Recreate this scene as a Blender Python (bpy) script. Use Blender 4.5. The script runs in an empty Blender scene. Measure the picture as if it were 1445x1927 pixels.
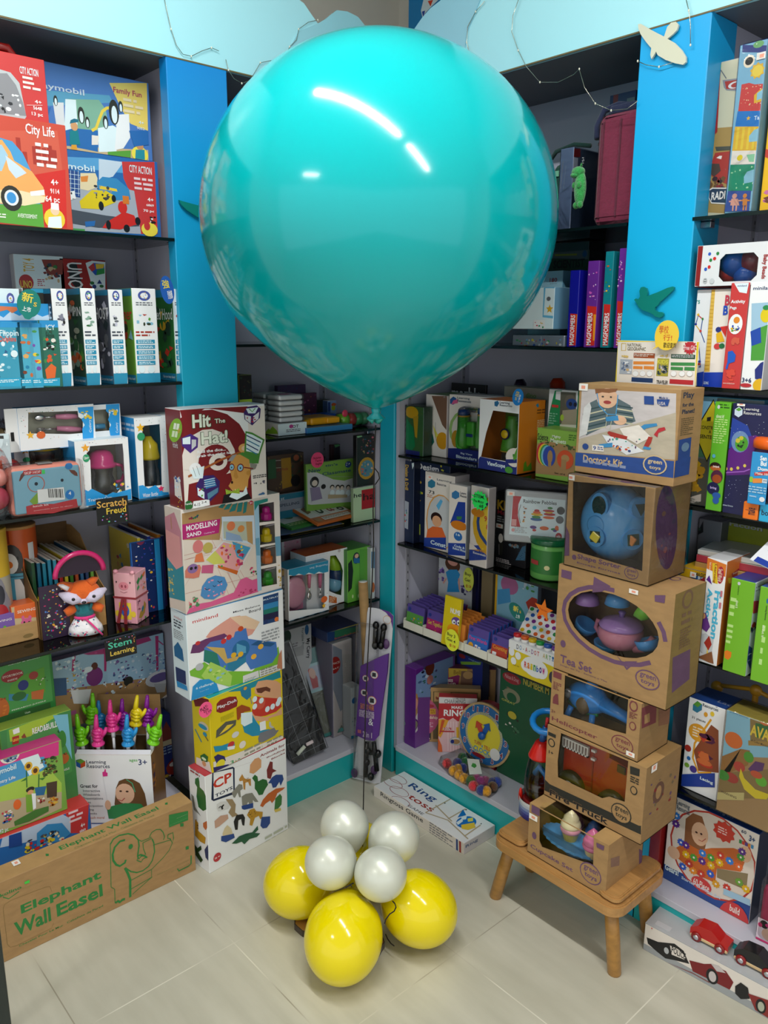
import bpy, bmesh, math, random
from mathutils import Matrix, Vector
sc=bpy.context.scene
# ---------- camera ----------
cd=bpy.data.cameras.new('camera'); cam=bpy.data.objects.new('camera',cd); sc.collection.objects.link(cam); sc.camera=cam
YAW,PITCH,ROLL=0.84193572,0.22705958,0.00449948
cd.sensor_fit='VERTICAL'; cd.sensor_height=24.0; cd.lens=24.0*1520/1927; cd.clip_start=.02
_f=Vector((-math.sin(YAW)*math.cos(PITCH),math.cos(YAW)*math.cos(PITCH),-math.sin(PITCH)))
_r=Vector((math.cos(YAW),math.sin(YAW),0)); _u=_r.cross(_f)
_r,_u=math.cos(ROLL)*_r+math.sin(ROLL)*_u,-math.sin(ROLL)*_r+math.cos(ROLL)*_u
cam.matrix_world=Matrix(((_r.x,_u.x,-_f.x,2.044),(_r.y,_u.y,-_f.y,-1.808),(_r.z,_u.z,-_f.z,1.6),(0,0,0,1)))
# ---------- world and light ----------
w=bpy.data.worlds.new('shop_ambient'); sc.world=w; w.use_nodes=True
w.node_tree.nodes['Background'].inputs[0].default_value=(.92,.97,1,1); w.node_tree.nodes['Background'].inputs[1].default_value=.75
sc.view_settings.view_transform='Standard'; sc.view_settings.look='None'; sc.view_settings.gamma=1; sc.view_settings.use_curve_mapping=False
sc.view_settings.exposure=0.42
sc.cycles.use_denoising=True; sc.cycles.max_bounces=8; sc.cycles.transparent_max_bounces=24; sc.cycles.caustics_reflective=False; sc.cycles.caustics_refractive=False
def lamp(name,x,y,z,sx,sy,e,col=(1,.985,.95),rz=0):
 l=bpy.data.lights.new(name,'AREA'); l.shape='RECTANGLE'; l.size=sx; l.size_y=sy; l.energy=e; l.color=col
 o=bpy.data.objects.new(name,l); sc.collection.objects.link(o); o.location=(x,y,z); o.rotation_euler=(0,0,rz); return o
lamp('ceiling_tube_light',1.12,-1.16,2.86,1.22,.055,22)
lamp('ceiling_tube_light',2.62,-1.16,2.86,1.22,.055,22)
lamp('ceiling_tube_light',1.1,-3.6,2.86,.5,.3,12)
# ---------- runtime helpers ----------
from mathutils import Matrix, Vector
def lin(c):
 c=c/255.0
 return c/12.92 if c<=0.04045 else ((c+0.055)/1.055)**2.4
def hx(s):
 if type(s) is int: s=PAL[s]
 s=s.strip('#')
 if len(s)==3: s=''.join(a+a for a in s)
 return (lin(int(s[0:2],16)),lin(int(s[2:4],16)),lin(int(s[4:6],16)),1.0)
PAL='2c7f3c 6a4a6a 2a8fb4 dff0f6 e8e0d8 c09028 c83a3a eef0f2 2b93d0 2a3a50 7a3a40 1f7fa8 a98558 e8c83a 2a2a24 24478c a83328 c83a50 2f8a60 3a9a4a 2aa4cc 4a7ac0 e0b030 2a3a6a c07a74 8a8a80 6a2a94 ecd0d4 e0e2e6 4a505c c8c0c0 18181c c83a2c 2f4a50 c8c4a8 e08a3a e0b01c e0c81c b8bcc0 4a58a0 3a70c0 6a6e74 2a9ce0 2a7a78 7a1c22 5aa03a d02a24 8a7a5a b8a888 e0a090 5a2a8a 0d86c8 49b8dc 7a5aa8 62b52c e0682e d86090 a8c83c c8a83a 4a8a3a 8a2a2a 2a8a4a d8d8d8 1c2a4a 3a2450 502040 1c2a24 2a4a3a 5a8a3a 2a4a6a dcd0c4 14149a f09a1c 12808c 5a3a8a 1a1c4a 9a2a34 d8c05a 2a2c34 3a7a3a 2f9a68 f0b830 c8b088 b02a70 e8f0e0 3a8a3a c83a8a 2a6a9a 4a7a3a 2a6a5a 9a7a50 2a6a34 3a8ac0 a0a4a8 24401c c8ccd0 3a2024 3a6a8a 4a9a3a 2a5a8a 1c3a6a 2a6ab0 0f8a54 22307c 3a8a2a 7a5a48 8a8a90 22409a b82a34 8ac0d8 5a1c7c 2a2a4a f0e0c8 c8b83a b8925e 3a3a3a e08a2a 3f8a4a 2f5a1c 4a9a2a d87a2c b8e088 e0b494 2f5ac0 2f7ad0 d8a070 e0a030 e8d8b0 b5bba8 2a3a3e b83a2e 3a3f2c 1f80b8 7ac0d8 5ab0d0 4a9a50 f0e050 f0a830 e83a6a 4a3a8a 2a4aa8 8a7040 b8c09a 3a4a80 5a3a60 c8d8e8 162c60 2a5aa8 6a9a4a 3a8ab0 a03a3a c86a3a c8662a c87a3a d8388a 4a9ad0 3a5a2a 6a8aa8 5a3418 3a7a2a 7aa83a 4a3020 c8c83a e0a880 6a3a2a 2f7ea0 2a9a5a 9a9a88 2a2a6a 2a4a7a 2a7a6a e8b040 8a2a3a c08a84 c83a6a 6aa0bc 3a7ab0 c08a40 3a6ab0 8a5a3a 3a3020 8ab0d8 4a6a9a 8a4a30 1c5a6a 8a3a4a 3a5a7a 8aa080 c8e0a0 2a5a2a 5a6a8a 3a4a6a e8a0d8 d05ac0 e8d0f0 8a9a3a 6a7c84 d8c83a 101830 4a7a2a 6a7458 2a5a9a 4a5a6a 3a5a3a d8b04a 7ab83a a82a3a e0a0a0 3a3a5a 6a4a9a 3a5a8a 8a6a1c 6a5a3a 8a1c1c e86a5a c05a80 8a2a1a 1c5a3a 1a4a30 7a6a50 4a7a5a 0f72c4 1c2a8a 1238a8 5a5030 d8b86a 4a8a1c 1c2a14 6a7420 7a7a80 e0c02c 5a9a20 e0f0c8 e0401c c84a38 cf5a45 f0a860 9fc4dc 3a8fd0 f6e8e4 e9c8a8 f0c8c4 e6cf6a 5aa0c4 7fb09a e8cc4a 1f6f8a b03a64 c89060 2a8fa0 5ba2d6 a8b0bc 8890a0 6a9c3c 5a60a8 d87a50 3a9ab8 e8542c 49a8c4 7a3f2c e0a860 d8483a 7a4aa8 d8542c 1f3a30 8a3a30 7a2a2a b05060 a01f1c d84a80 7a5a34 7a2f50 9a8a55 4ad04a 7a8a50 8fa8c8 b05a90 a83a78 c04a8a 8a2a60 5a7a8a 6a8ab8 7a5a9a 7a2a78 5a2a28 8a3a8a 5a6a9a 8a6aa0 6a5a9a c87a4a 4a6ab0 7a90b0 d8c8a0 a04a20 2a4a2a a8c850 b8622a 7aaa4a 4a6a30 6a4a2a c08060 4a3a30 e8a0b0 c8802a a85a1a b8c8dc 9a6a30 c8502a 5ab04a 4aa87a b04a40 b83a44 a08a68 c8a08a c8b01a 2aa098 5a5a50 e8d83a b8b020 d8c8b0 e07a3a 6a3a68 c8a860 a8d060 c8e080 8a9a90 c05a50 2a6a4a b02a48 d08a4a c8c860 4a9ac0 d07a7a b8a858 d07a68 4f8ac0 e090a8 c84a5a 4a8a5a e08a9a 3a6a4a 2a8a80 c8a84a c88a98 c8b86a b89a4a 5a1418 4a2a80 3a2468 5a8aa8 a85a2a d09a50 9a9a9a 2a1414 9ab83a e8f0a0 3a6a9a b83a8a 9ac83a 4a4a30 6a2a4a a05a80 c8d02a 8a7a30 a07a2a 2a5a3a 8a80a0 5a6a70 5a4a40 5aa86a 8ac08a c86a7a 5a8a9a c86a5a b8d0a8 b01a20 3a0a0a c8a0b0 d8a0b8 c87a98 c82a6a 6ab040 a8a03a b0643a 9a96b0 4a5a7a 7a8a9a 7ab0d0 6ab8e0 a8d4e4 b8dce8 3aa05a 7ab0e0 6a6258 a89c88 7ac0a0 8ab84a 7a9a4a c82a3a c8b84a d07a1c 7a4a1a e8c89a 5a7a1a 9ac070 1a6a5a d89a1c e0d85a 3a6a3a c8a020 b08a70 b8c84a e0a050 5ab0e0 3a7a4a d88a1c 6a8a9a 8a6a5a 1c3a5a 1a5a9a 6a4a3a 8a6ac0 4a3a7a b06a9a 5a9a7a c07a10 8a4a9a c01c24 e07a1c 2a6ac0 5a3a9a 3a3a4a b09a20 7a4a98 a82a8a 7a9ac8 4a4a7a 6a2c1c 5a2a7a 8a8a70 6a8a80 e0c0d0 c89878 e0b8bc 8a6048 4a4a40 8a7a70 8a4a50 4a3a58 b8ac98 c8a878 8a94b0 4a9a8a a8884a 6ab85a 6aa86a 8ac8a0 1c8a68 a8d8a8 3a4ea0 c06a9a 1c48b8 1c6a3a c8a0a0 2a9a4a 1c58c0 1c48a8 4a5a4a d8d04a d0c02c 7a5a1c c8b8e8 163a14 9a5ac0 d8e0ff 8ac03a 8a9424 7a8420 8a1c3a 8a3a1c 6a3a8a c87a8a 72b428 1c6a2a c8b02a 7a8a3a 9a8a40 a8823a dc6a20 5a2a6a c8b878 a8b4d0'.split()
MATS={}
def mat(name,rough=.5,metal=0.0,coat=0.0,noise=0.0,nscale=40.0,bump=0.0,bscale=60.0,sub=0.0,spec=.5,sheen=0.0,stretch=None,trans=0.0,alpha=1.0):
 m=bpy.data.materials.new(name); m.use_nodes=True; nt=m.node_tree; b=nt.nodes['Principled BSDF']
 a=nt.nodes.new('ShaderNodeAttribute'); a.attribute_name='Col'
 col=a.outputs['Color']
 tc=nt.nodes.new('ShaderNodeTexCoord'); mp=nt.nodes.new('ShaderNodeMapping'); nt.links.new(tc.outputs['Object'],mp.inputs[0])
 if stretch: mp.inputs['Scale'].default_value=stretch
 if noise:
  n=nt.nodes.new('ShaderNodeTexNoise'); n.inputs['Scale'].default_value=nscale; n.inputs['Detail'].default_value=6
  nt.links.new(mp.outputs[0],n.inputs['Vector'])
  r=nt.nodes.new('ShaderNodeMapRange'); r.inputs[1].default_value=.3; r.inputs[2].default_value=.7; r.inputs[3].default_value=1-noise; r.inputs[4].default_value=1+noise*.4
  nt.links.new(n.outputs[0],r.inputs[0])
  x=nt.nodes.new('ShaderNodeVectorMath'); x.operation='SCALE'; nt.links.new(col,x.inputs[0]); nt.links.new(r.outputs[0],x.inputs['Scale']); col=x.outputs[0]
 nt.links.new(col,b.inputs['Base Color'])
 if bump:
  n=nt.nodes.new('ShaderNodeTexNoise'); n.inputs['Scale'].default_value=bscale; n.inputs['Detail'].default_value=4
  nt.links.new(mp.outputs[0],n.inputs['Vector'])
  bp=nt.nodes.new('ShaderNodeBump'); bp.inputs['Strength'].default_value=bump; bp.inputs['Distance'].default_value=.004
  nt.links.new(n.outputs[0],bp.inputs['Height']); nt.links.new(bp.outputs[0],b.inputs['Normal'])
 b.inputs['Roughness'].default_value=rough; b.inputs['Metallic'].default_value=metal; b.inputs['Coat Weight'].default_value=coat
 b.inputs['Coat Roughness'].default_value=.06; b.inputs['Specular IOR Level'].default_value=spec
 if sub: b.inputs['Subsurface Weight'].default_value=sub; b.inputs['Subsurface Radius'].default_value=(.06,.06,.06)
 if sheen: b.inputs['Sheen Weight'].default_value=sheen
 if alpha<1: b.inputs['Alpha'].default_value=alpha
 MATS[name]=m; return m
def film(name,tint,base,bump,bscale,rough=.06,boost=1.0):
 m=bpy.data.materials.new(name); m.use_nodes=True; nt=m.node_tree; nt.nodes.remove(nt.nodes['Principled BSDF'])
 out=nt.nodes['Material Output']
 t=nt.nodes.new('ShaderNodeBsdfTransparent'); t.inputs[0].default_value=(*[v for v in tint],1)
 g=nt.nodes.new('ShaderNodeBsdfGlossy'); g.inputs['Roughness'].default_value=rough
 fr=nt.nodes.new('ShaderNodeFresnel'); fr.inputs[0].default_value=1.45
 mr=nt.nodes.new('ShaderNodeMapRange'); mr.inputs[3].default_value=base; mr.inputs[4].default_value=min(1,boost)
 nt.links.new(fr.outputs[0],mr.inputs[0])
 mx=nt.nodes.new('ShaderNodeMixShader'); nt.links.new(mr.outputs[0],mx.inputs[0]); nt.links.new(t.outputs[0],mx.inputs[1]); nt.links.new(g.outputs[0],mx.inputs[2])
 if bump:
  tc=nt.nodes.new('ShaderNodeTexCoord'); n=nt.nodes.new('ShaderNodeTexNoise'); n.inputs['Scale'].default_value=bscale; n.inputs['Detail'].default_value=3; n.inputs['Distortion'].default_value=1.5
  nt.links.new(tc.outputs['Object'],n.inputs['Vector'])
  bp=nt.nodes.new('ShaderNodeBump'); bp.inputs['Strength'].default_value=bump; bp.inputs['Distance'].default_value=.01
  nt.links.new(n.outputs[0],bp.inputs['Height'])
  nt.links.new(bp.outputs[0],g.inputs['Normal']); nt.links.new(bp.outputs[0],fr.inputs['Normal'])
 nt.links.new(mx.outputs[0],out.inputs[0]); MATS[name]=m; return m
mat('print',rough=.34,noise=.05,nscale=9)
mat('matte',rough=.8,noise=.06,nscale=15)
mat('kraft',rough=.72,noise=.13,nscale=24,stretch=(1,1,3),bump=.05,bscale=200)
mat('plastic',rough=.22,noise=.03,nscale=10)
mat('fabric',rough=.95,noise=.12,nscale=60,bump=.5,bscale=120,sheen=.2)
mat('fur',rough=1,noise=.3,nscale=150,bump=1.0,bscale=300,sheen=.5)
mat('latex',rough=.13,coat=.15,noise=.03,nscale=3,sub=.3)
mat('pearl',rough=.33,metal=.18,coat=.1,noise=.03,nscale=3,spec=.6,sub=.15)
mat('metal',rough=.25,metal=1,noise=.05,nscale=30)
mat('wood',rough=.42,noise=.2,nscale=9,stretch=(1,8,8),coat=.15)
mat('paint',rough=.3,noise=.03,nscale=4)
mat('laminate',rough=.5,noise=.04,nscale=5)
film('wrap',(.985,.985,.985),.01,.4,14,rough=.1,boost=.6)
film('clear',(.985,.985,.985),.015,.12,9,rough=.05,boost=.8)
film('frosted',(.62,.66,.68),.10,.2,30,rough=.35,boost=.9)
film('redclear',(.75,.12,.1),.04,.1,9)
film('shelf_glass',(.42,.47,.46),.05,0,1,rough=.02,boost=1)
_C=bpy.context.scene.collection
def tag(o,label=None,cat=None,group=None,kind=None):
 if label: o['label']=label
 if cat: o['category']=cat
 if group: o['group']=group
 if kind: o['kind']=kind
 return o
def empty(name,label,cat,loc=(0,0,0),rot=(0,0,0),group=None):
 o=bpy.data.objects.new(name,None); _C.objects.link(o); o.empty_display_size=.02
 o.location=loc; o.rotation_euler=[math.radians(a) for a in rot]; return tag(o,label,cat,group)
_T={}
def txt(s,bold=0):
 k=(s,bold)
 if k in _T: return _T[k]
 cu=bpy.data.curves.new('t','FONT'); cu.body=s; cu.size=1; cu.resolution_u=2; cu.fill_mode='FRONT'; cu.offset=(0,.012,.02,.028,.034,.04,.05,.055,.06)[min(bold,8)]
 o=bpy.data.objects.new('t',cu); _C.objects.link(o); dg=bpy.context.evaluated_depsgraph_get(); dg.update()
 me=bpy.data.meshes.new_from_object(o.evaluated_get(dg))
 vs=[(v.co.x,v.co.y) for v in me.vertices]; fs=[tuple(p.vertices) for p in me.polygons]
 bpy.data.objects.remove(o); bpy.data.curves.remove(cu); bpy.data.meshes.remove(me)
 if vs:
  x0=min(v[0] for v in vs);x1=max(v[0] for v in vs);y0=min(v[1] for v in vs);y1=max(v[1] for v in vs)
  vs=[((x-x0)/max(x1-x0,1e-6),(y-y0)/max(y1-y0,1e-6)) for x,y in vs]
 _T[k]=(vs,fs); return _T[k]
def _n(p):  # newell area sign
 return sum(p[i][0]*p[(i+1)%len(p)][1]-p[(i+1)%len(p)][0]*p[i][1] for i in range(len(p)))
class M:
 def __init__(s): s.v=[];s.f=[];s.c=[];s.s=[];s.cur=(.8,.8,.8,1);s.x=Matrix()
 def col(s,c): s.cur=hx(c); return s
 def at(s,x=0,y=0,z=0,rx=0,ry=0,rz=0):
  s.x=Matrix.Translation((x,y,z))@Matrix.Rotation(math.radians(rz),4,'Z')@Matrix.Rotation(math.radians(ry),4,'Y')@Matrix.Rotation(math.radians(rx),4,'X'); return s
 def add(s,vs,fs,smooth=False,c=None):
  b=len(s.v); s.v+=[tuple(s.x@Vector(p)) for p in vs]
  for f in fs: s.f.append(tuple(i+b for i in f)); s.c.append(c or s.cur); s.s.append(smooth)
  return s
 def box(s,x0,y0,z0,x1,y1,z1,b=0.0,cols=None):
  # cols: front(-y), right(+x), back, left(-x), top, bottom
  if b<=0:
   vs=[(x0,y0,z0),(x1,y0,z0),(x1,y1,z0),(x0,y1,z0),(x0,y0,z1),(x1,y0,z1),(x1,y1,z1),(x0,y1,z1)]
   fs=[(0,1,5,4),(1,2,6,5),(2,3,7,6),(3,0,4,7),(4,5,6,7),(3,2,1,0)]
   for i,f in enumerate(fs):
    s.add([vs[j] for j in f],[(0,1,2,3)],False,cols[i] if cols else None)
   return s
  bm=bmesh.new(); bmesh.ops.create_cube(bm,size=1)
  for v in bm.verts: v.co=Vector((x0+(v.co.x+.5)*(x1-x0),y0+(v.co.y+.5)*(y1-y0),z0+(v.co.z+.5)*(z1-z0)))
  bb=min(b,(x1-x0)*.49,(y1-y0)*.49,(z1-z0)*.49)
  bmesh.ops.bevel(bm,geom=bm.edges[:],offset=bb,segments=1 if b<.0025 else 3,affect='EDGES',profile=.5)
  bm.verts.index_update(); vs=[v.co.copy() for v in bm.verts]
  for f in bm.faces:
   n=f.normal; k=max(range(3),key=lambda i:abs(n[i]))
   ci={(0,1):1,(0,-1):3,(1,-1):0,(1,1):2,(2,1):4,(2,-1):5}[(k,1 if n[k]>0 else -1)]
   s.add([vs[v.index] for v in f.verts],[tuple(range(len(f.verts)))],b>=.0025,cols[ci] if cols else None)
  bm.free(); return s
 def ell(s,x,y,z,rx,ry,rz,n=20,m=12):
  vs=[(x,y,z+rz)]
  for i in range(1,m):
   t=math.pi*i/m
   for j in range(n):
    a=2*math.pi*j/n; vs.append((x+rx*math.sin(t)*math.cos(a),y+ry*math.sin(t)*math.sin(a),z+rz*math.cos(t)))
  vs.append((x,y,z-rz)); fs=[]
  for j in range(n):
   k=(j+1)%n; fs.append((0,1+j,1+k)); fs.append((len(vs)-1,1+(m-2)*n+k,1+(m-2)*n+j))
   for i in range(m-2): fs.append((1+i*n+j,1+(i+1)*n+j,1+(i+1)*n+k,1+i*n+k))
  return s.add(vs,fs,True)
 def lathe(s,pr,x=0,y=0,z=0,n=24,sx=1,sy=1,sm=True):
  # pr: [(r,z)...] from bottom to top
  vs=[];fs=[]
  for r,h in pr:
   for j in range(n):
    a=2*math.pi*j/n; vs.append((x+sx*r*math.cos(a),y+sy*r*math.sin(a),z+h))
  for i in range(len(pr)-1):
   for j in range(n):
    k=(j+1)%n; fs.append((i*n+j,i*n+k,(i+1)*n+k,(i+1)*n+j))
  fs.append(tuple(range(n-1,-1,-1))); fs.append(tuple((len(pr)-1)*n+j for j in range(n)))
  return s.add(vs,fs,sm)
 def tube(s,pts,r,n=8,closed=False):
  pts=[Vector(p) for p in pts]; N=len(pts); rs=r if isinstance(r,(list,tuple)) else [r]*N
  vs=[];fs=[];up=None
  for i,p in enumerate(pts):
   a=pts[(i-1)%N] if (closed or i>0) else p; b=pts[(i+1)%N] if (closed or i<N-1) else p
   d=(b-a); d=d.normalized() if d.length>1e-9 else Vector((0,0,1))
   if up is None: up=d.orthogonal().normalized()
   up=(up-d*up.dot(d)); up=up.normalized() if up.length>1e-6 else d.orthogonal().normalized()
   w=d.cross(up)
   for j in range(n):
    t=2*math.pi*j/n; vs.append(tuple(p+(up*math.cos(t)+w*math.sin(t))*rs[i]))
  for i in range(N if closed else N-1):
   for j in range(n):
    k=(j+1)%n; i2=(i+1)%N; fs.append((i*n+j,i*n+k,i2*n+k,i2*n+j))
  if not closed: fs.append(tuple(range(n-1,-1,-1))); fs.append(tuple((N-1)*n+j for j in range(n)))
  return s.add(vs,fs,True)
 def prism(s,poly,y0,y1,sm=False):  # polygon in xz extruded along y
  if _n(poly)<0: poly=poly[::-1]
  n=len(poly); vs=[(x,y0,z) for x,z in poly]+[(x,y1,z) for x,z in poly]
  fs=[tuple(range(n)),tuple(range(2*n-1,n-1,-1))]
  for i in range(n): k=(i+1)%n; s.add([vs[i+n],vs[k+n],vs[k],vs[i]],[(0,1,2,3)],sm)
  return s.add(vs,fs,False)
 def slab(s,poly,z0,z1):  # polygon in xy extruded along z
  if _n(poly)<0: poly=poly[::-1]
  n=len(poly); vs=[(x,y,z1) for x,y in poly]+[(x,y,z0) for x,y in poly]
  fs=[tuple(range(n)),tuple(range(2*n-1,n-1,-1))]
  for i in range(n): k=(i+1)%n; fs.append((i+n,k+n,k,i))
  return s.add(vs,fs,False)
 def text(s,t,x0,z0,x1,z1,y=0,bold=0,rot=0):  # on xz plane facing -y, filling the rectangle
  vs,fs=txt(t,bold)
  if not vs: return s
  out=[]
  for a,b in vs:
   if rot==90: a,b=1-b,a
   elif rot==-90: a,b=b,1-a
   elif rot==180: a,b=1-a,1-b
   out.append((x0+a*(x1-x0),y,z0+b*(z1-z0)))
  return s.add(out,fs)
 def art(s,face,W,H,D,items,off=0.0,q=.0001):
  # items in tenths of a millimetre on the face
  L={'F':(W,H),'L':(D,H),'R':(D,H),'T':(W,D)}[face]; k=0
  def P(u,v,e):
   u=min(max(u,.0006),L[0]-.0006); v=min(max(v,.0006),L[1]-.0006)
   if face=='F': return (u,-e,v)
   if face=='R': return (W+e,u,v)
   if face=='L': return (-e,D-u,v)
   return (u,v,H+e)
  for it in items:
   k+=1; e=off+min(.00015,.0015/len(items))*k; op=it[0]
   if type(op) is int: op='repltxgs'[op]
   if op=='r':
    _,a,b,c,d,cc=it; s.col(cc).add([P(a*q,b*q,e),P(c*q,b*q,e),P(c*q,d*q,e),P(a*q,d*q,e)],[(0,1,2,3)])
   elif op=='p':
    _,pt,cc=it; pp=[(pt[i]*q,pt[i+1]*q) for i in range(0,len(pt),2)]
    if _n(pp)<0: pp=pp[::-1]
    s.col(cc).add([P(u,v,e) for u,v in pp],[tuple(range(len(pp)))])
   elif op=='e':
    _,a,b,c,d,cc=it[:6]; n=18; pp=[((a+c)/2*q+abs(c-a)/2*q*math.cos(2*math.pi*i/n),(b+d)/2*q+abs(d-b)/2*q*math.sin(2*math.pi*i/n)) for i in range(n)]
    s.col(cc).add([P(u,v,e) for u,v in pp],[tuple(range(n))])
   elif op=='t':
    _,a,b,c,d,tt,cc,bo,ro=it; vs,fs=txt(tt,bo); out=[]
    a,c=min(a,c),max(a,c); b,d=min(b,d),max(b,d)
    for x,y in vs:
     if ro==90: x,y=1-y,x
     elif ro==-90: x,y=y,1-x
     elif ro==180: x,y=1-x,1-y
     out.append(P((a+x*(c-a))*q,(b+y*(d-b))*q,e))
    s.col(cc).add(out,fs)
   elif op=='l':
    _,pt,w,cc=it; pp=[(pt[i]*q,pt[i+1]*q) for i in range(0,len(pt),2)]; s.col(cc); h=w*q/2
    n=len(pp); A=[];B_=[]
    for i in range(n):
     x0,y0=pp[max(i-1,0)]; x1,y1=pp[min(i+1,n-1)]; dd=math.hypot(x1-x0,y1-y0) or 1; nx,ny=-(y1-y0)/dd*h,(x1-x0)/dd*h
     A.append(P(pp[i][0]-nx,pp[i][1]-ny,e)); B_.append(P(pp[i][0]+nx,pp[i][1]+ny,e))
    s.add(A+B_,[(i,i+1,n+i+1,n+i) for i in range(n-1)])
   elif op=='s':
    _,a,b,r_,n,k_,cc=it; pp=[(a*q+r_*q*(1 if i%2==0 else k_)*math.sin(math.pi*i/n),b*q+r_*q*(1 if i%2==0 else k_)*math.cos(math.pi*i/n)) for i in range(2*n)]
    s.col(cc).add([P(u,v,e) for u,v in pp[::-1]],[tuple(range(2*n))])
   elif op=='x':  # printed scatter of little shapes
    _,a,b,c,d,n,sz,cs,sd=it; R=random.Random(sd); a,c=min(a,c),max(a,c); b,d=min(b,d),max(b,d)
    for i in range(n):
     w=sz*R.uniform(.5,1.4); h=sz*R.uniform(.4,1.1); cx=R.uniform(a+w*.5,max(a+w*.5,c-w*.5)); cy=R.uniform(b+h*.5,max(b+h*.5,d-h*.5)); m=R.choice((3,4,5,8,8)); t0=R.uniform(0,6)
     pp=[((cx+w/2*math.cos(t0+6.2832*j/m))*q,(cy+h/2*math.sin(t0+6.2832*j/m))*q) for j in range(m)]
     s.col(cs[R.randrange(len(cs))]).add([P(u,v,e+(.000008*(i%7) if len(items)<40 else .0000015*(i%7))) for u,v in pp],[tuple(range(m))])
   elif op=='g':  # lines of small unreadable print
    _,a,b,c,d,n,cc,sd=it; R=random.Random(sd); s.col(cc); a,c=min(a,c),max(a,c); b,d=min(b,d),max(b,d); lh=max((d-b)/n,2)
    for i in range(n):
     u=a; y1=d-i*lh; lim=c-(0 if R.random()<.6 else (c-a)*R.uniform(.1,.4))
     while u<lim:
      w=lh*R.uniform(.8,2.6); w=min(w,lim-u)
      s.add([P(u*q,(y1-lh*.5)*q,e),P((u+w)*q,(y1-lh*.5)*q,e),P((u+w)*q,y1*q,e),P(u*q,y1*q,e)],[(0,1,2,3)]); u+=w+lh*.4
  return s
 def build(s,name,m='print',parent=None,loc=(0,0,0),rot=(0,0,0)):
  me=bpy.data.meshes.new(name); me.from_pydata(s.v,[],s.f)
  at=me.color_attributes.new('Col','FLOAT_COLOR','CORNER'); arr=[]
  for f,c in zip(s.f,s.c): arr+=list(c)*len(f)
  at.data.foreach_set('color',arr); me.polygons.foreach_set('use_smooth',s.s)
  me.materials.append(MATS[m] if isinstance(m,str) else m); me.update()
  o=bpy.data.objects.new(name,me); _C.objects.link(o); o.parent=parent; o.location=loc; o.rotation_euler=[math.radians(a) for a in rot]
  return o
def sheet(m,face,W,H,D,holes,c):
 # a face of a carton with cut-out holes (tenths of mm polygons)
 w,h={'F':(W,H),'L':(D,H),'R':(D,H),'T':(W,D)}[face]
 bm=bmesh.new()
 def loop(pp):
  vs=[bm.verts.new((x,y,0)) for x,y in pp]
  return [bm.edges.new((vs[i],vs[(i+1)%len(vs)])) for i in range(len(vs))]
 es=loop([(0,0),(w,0),(w,h),(0,h)])
 for ho in holes:
  es+=loop([(min(max(ho[i]*5e-4,.002),w-.002),min(max(ho[i+1]*5e-4,.002),h-.002)) for i in range(0,len(ho),2)])
 bmesh.ops.triangle_fill(bm,use_beauty=True,use_dissolve=False,edges=es)
 bm.verts.index_update(); m.cur=c
 for e,fl in ((0,0),(.0015,1)):
  for f in bm.faces:
   out=[]
   for v in f.verts:
    u,t=v.co.x,v.co.y
    out.append({'F':(u,e,t),'R':(W-e,u,t),'L':(e,D-u,t),'T':(u,t,H-e)}[face])
   m.add(out,[tuple(range(len(out)))])
 bm.free()
def carton(name,label,cat,loc,rot,size,cols,art,holes=None,group=None,mt='print',inner='998',bev=.0012,stickers=(),wrap=None):
 # cols: front, left, right, top
 W,H,D=size; F,Lc,Rc,T=[hx(c) for c in cols]; m=M(); six=[F,Rc,F,Lc,T,T]
 if not holes: m.box(0,0,0,W,D,H,bev,six)
 else:
  for f,c in (('F',F),('R',Rc),('L',Lc),('T',T)):
   sheet(m,f,W,H,D,holes.get(f,[]),c)
  m.cur=hx(inner); t=.002
  m.box(0,D-t,0,W,D,H); m.cur=T; m.box(0,0,0,W,D,t); m.cur=hx(inner)
  m.add([(t,D-t-.001,t),(W-t,D-t-.001,t),(W-t,D-t-.001,H-t),(t,D-t-.001,H-t)],[(0,1,2,3)])
 for f,it in art.items(): m.art(f,W,H,D,it,0,5e-4)
 multi=bool(holes or stickers or wrap)
 if multi:
  r=empty(name,label,cat,loc,rot,group); m.build('carton',mt,r)
 else:
  r=m.build(name,mt,None,loc,rot); tag(r,label,cat,group)
 if holes:
  for f,hs in holes.items():
   for ho in hs:
    fm=M(); pp=[(min(max(ho[i]*5e-4,.003),{'F':W,'T':W,'L':D,'R':D}[f]-.003),ho[i+1]*5e-4) for i in range(0,len(ho),2)]
    if _n(pp)<0: pp=pp[::-1]
    fm.add([{'F':(u,.0025,t),'R':(W-.0025,u,t),'L':(.0025,D-u,t),'T':(u,t,H-.0025)}[f] for u,t in pp],[tuple(range(len(pp)))])
    fm.build('window_film','clear',r)
 for f,a,b,c,d in stickers:
  sm=M(); R=random.Random(int(a+b)); sm.art(f,W,H,D,[('r',a,b,c,d,'f4f0ea'),('r',a+(c-a)*.3,b+(d-b)*.25,a+(c-a)*.72,b+(d-b)*.72,'f0a088')],.0018,5e-4)
  sm.build('price_sticker','matte',r)
 if wrap:
  g=wrap; wm=M(); wm.box(-g,-g,-.0005,W+g,D+g,H+g,.004); wm.build('plastic_wrap','wrap',r)
 return r
# ---------- room ----------
def struct(o): o['kind']='structure'; return o
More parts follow.
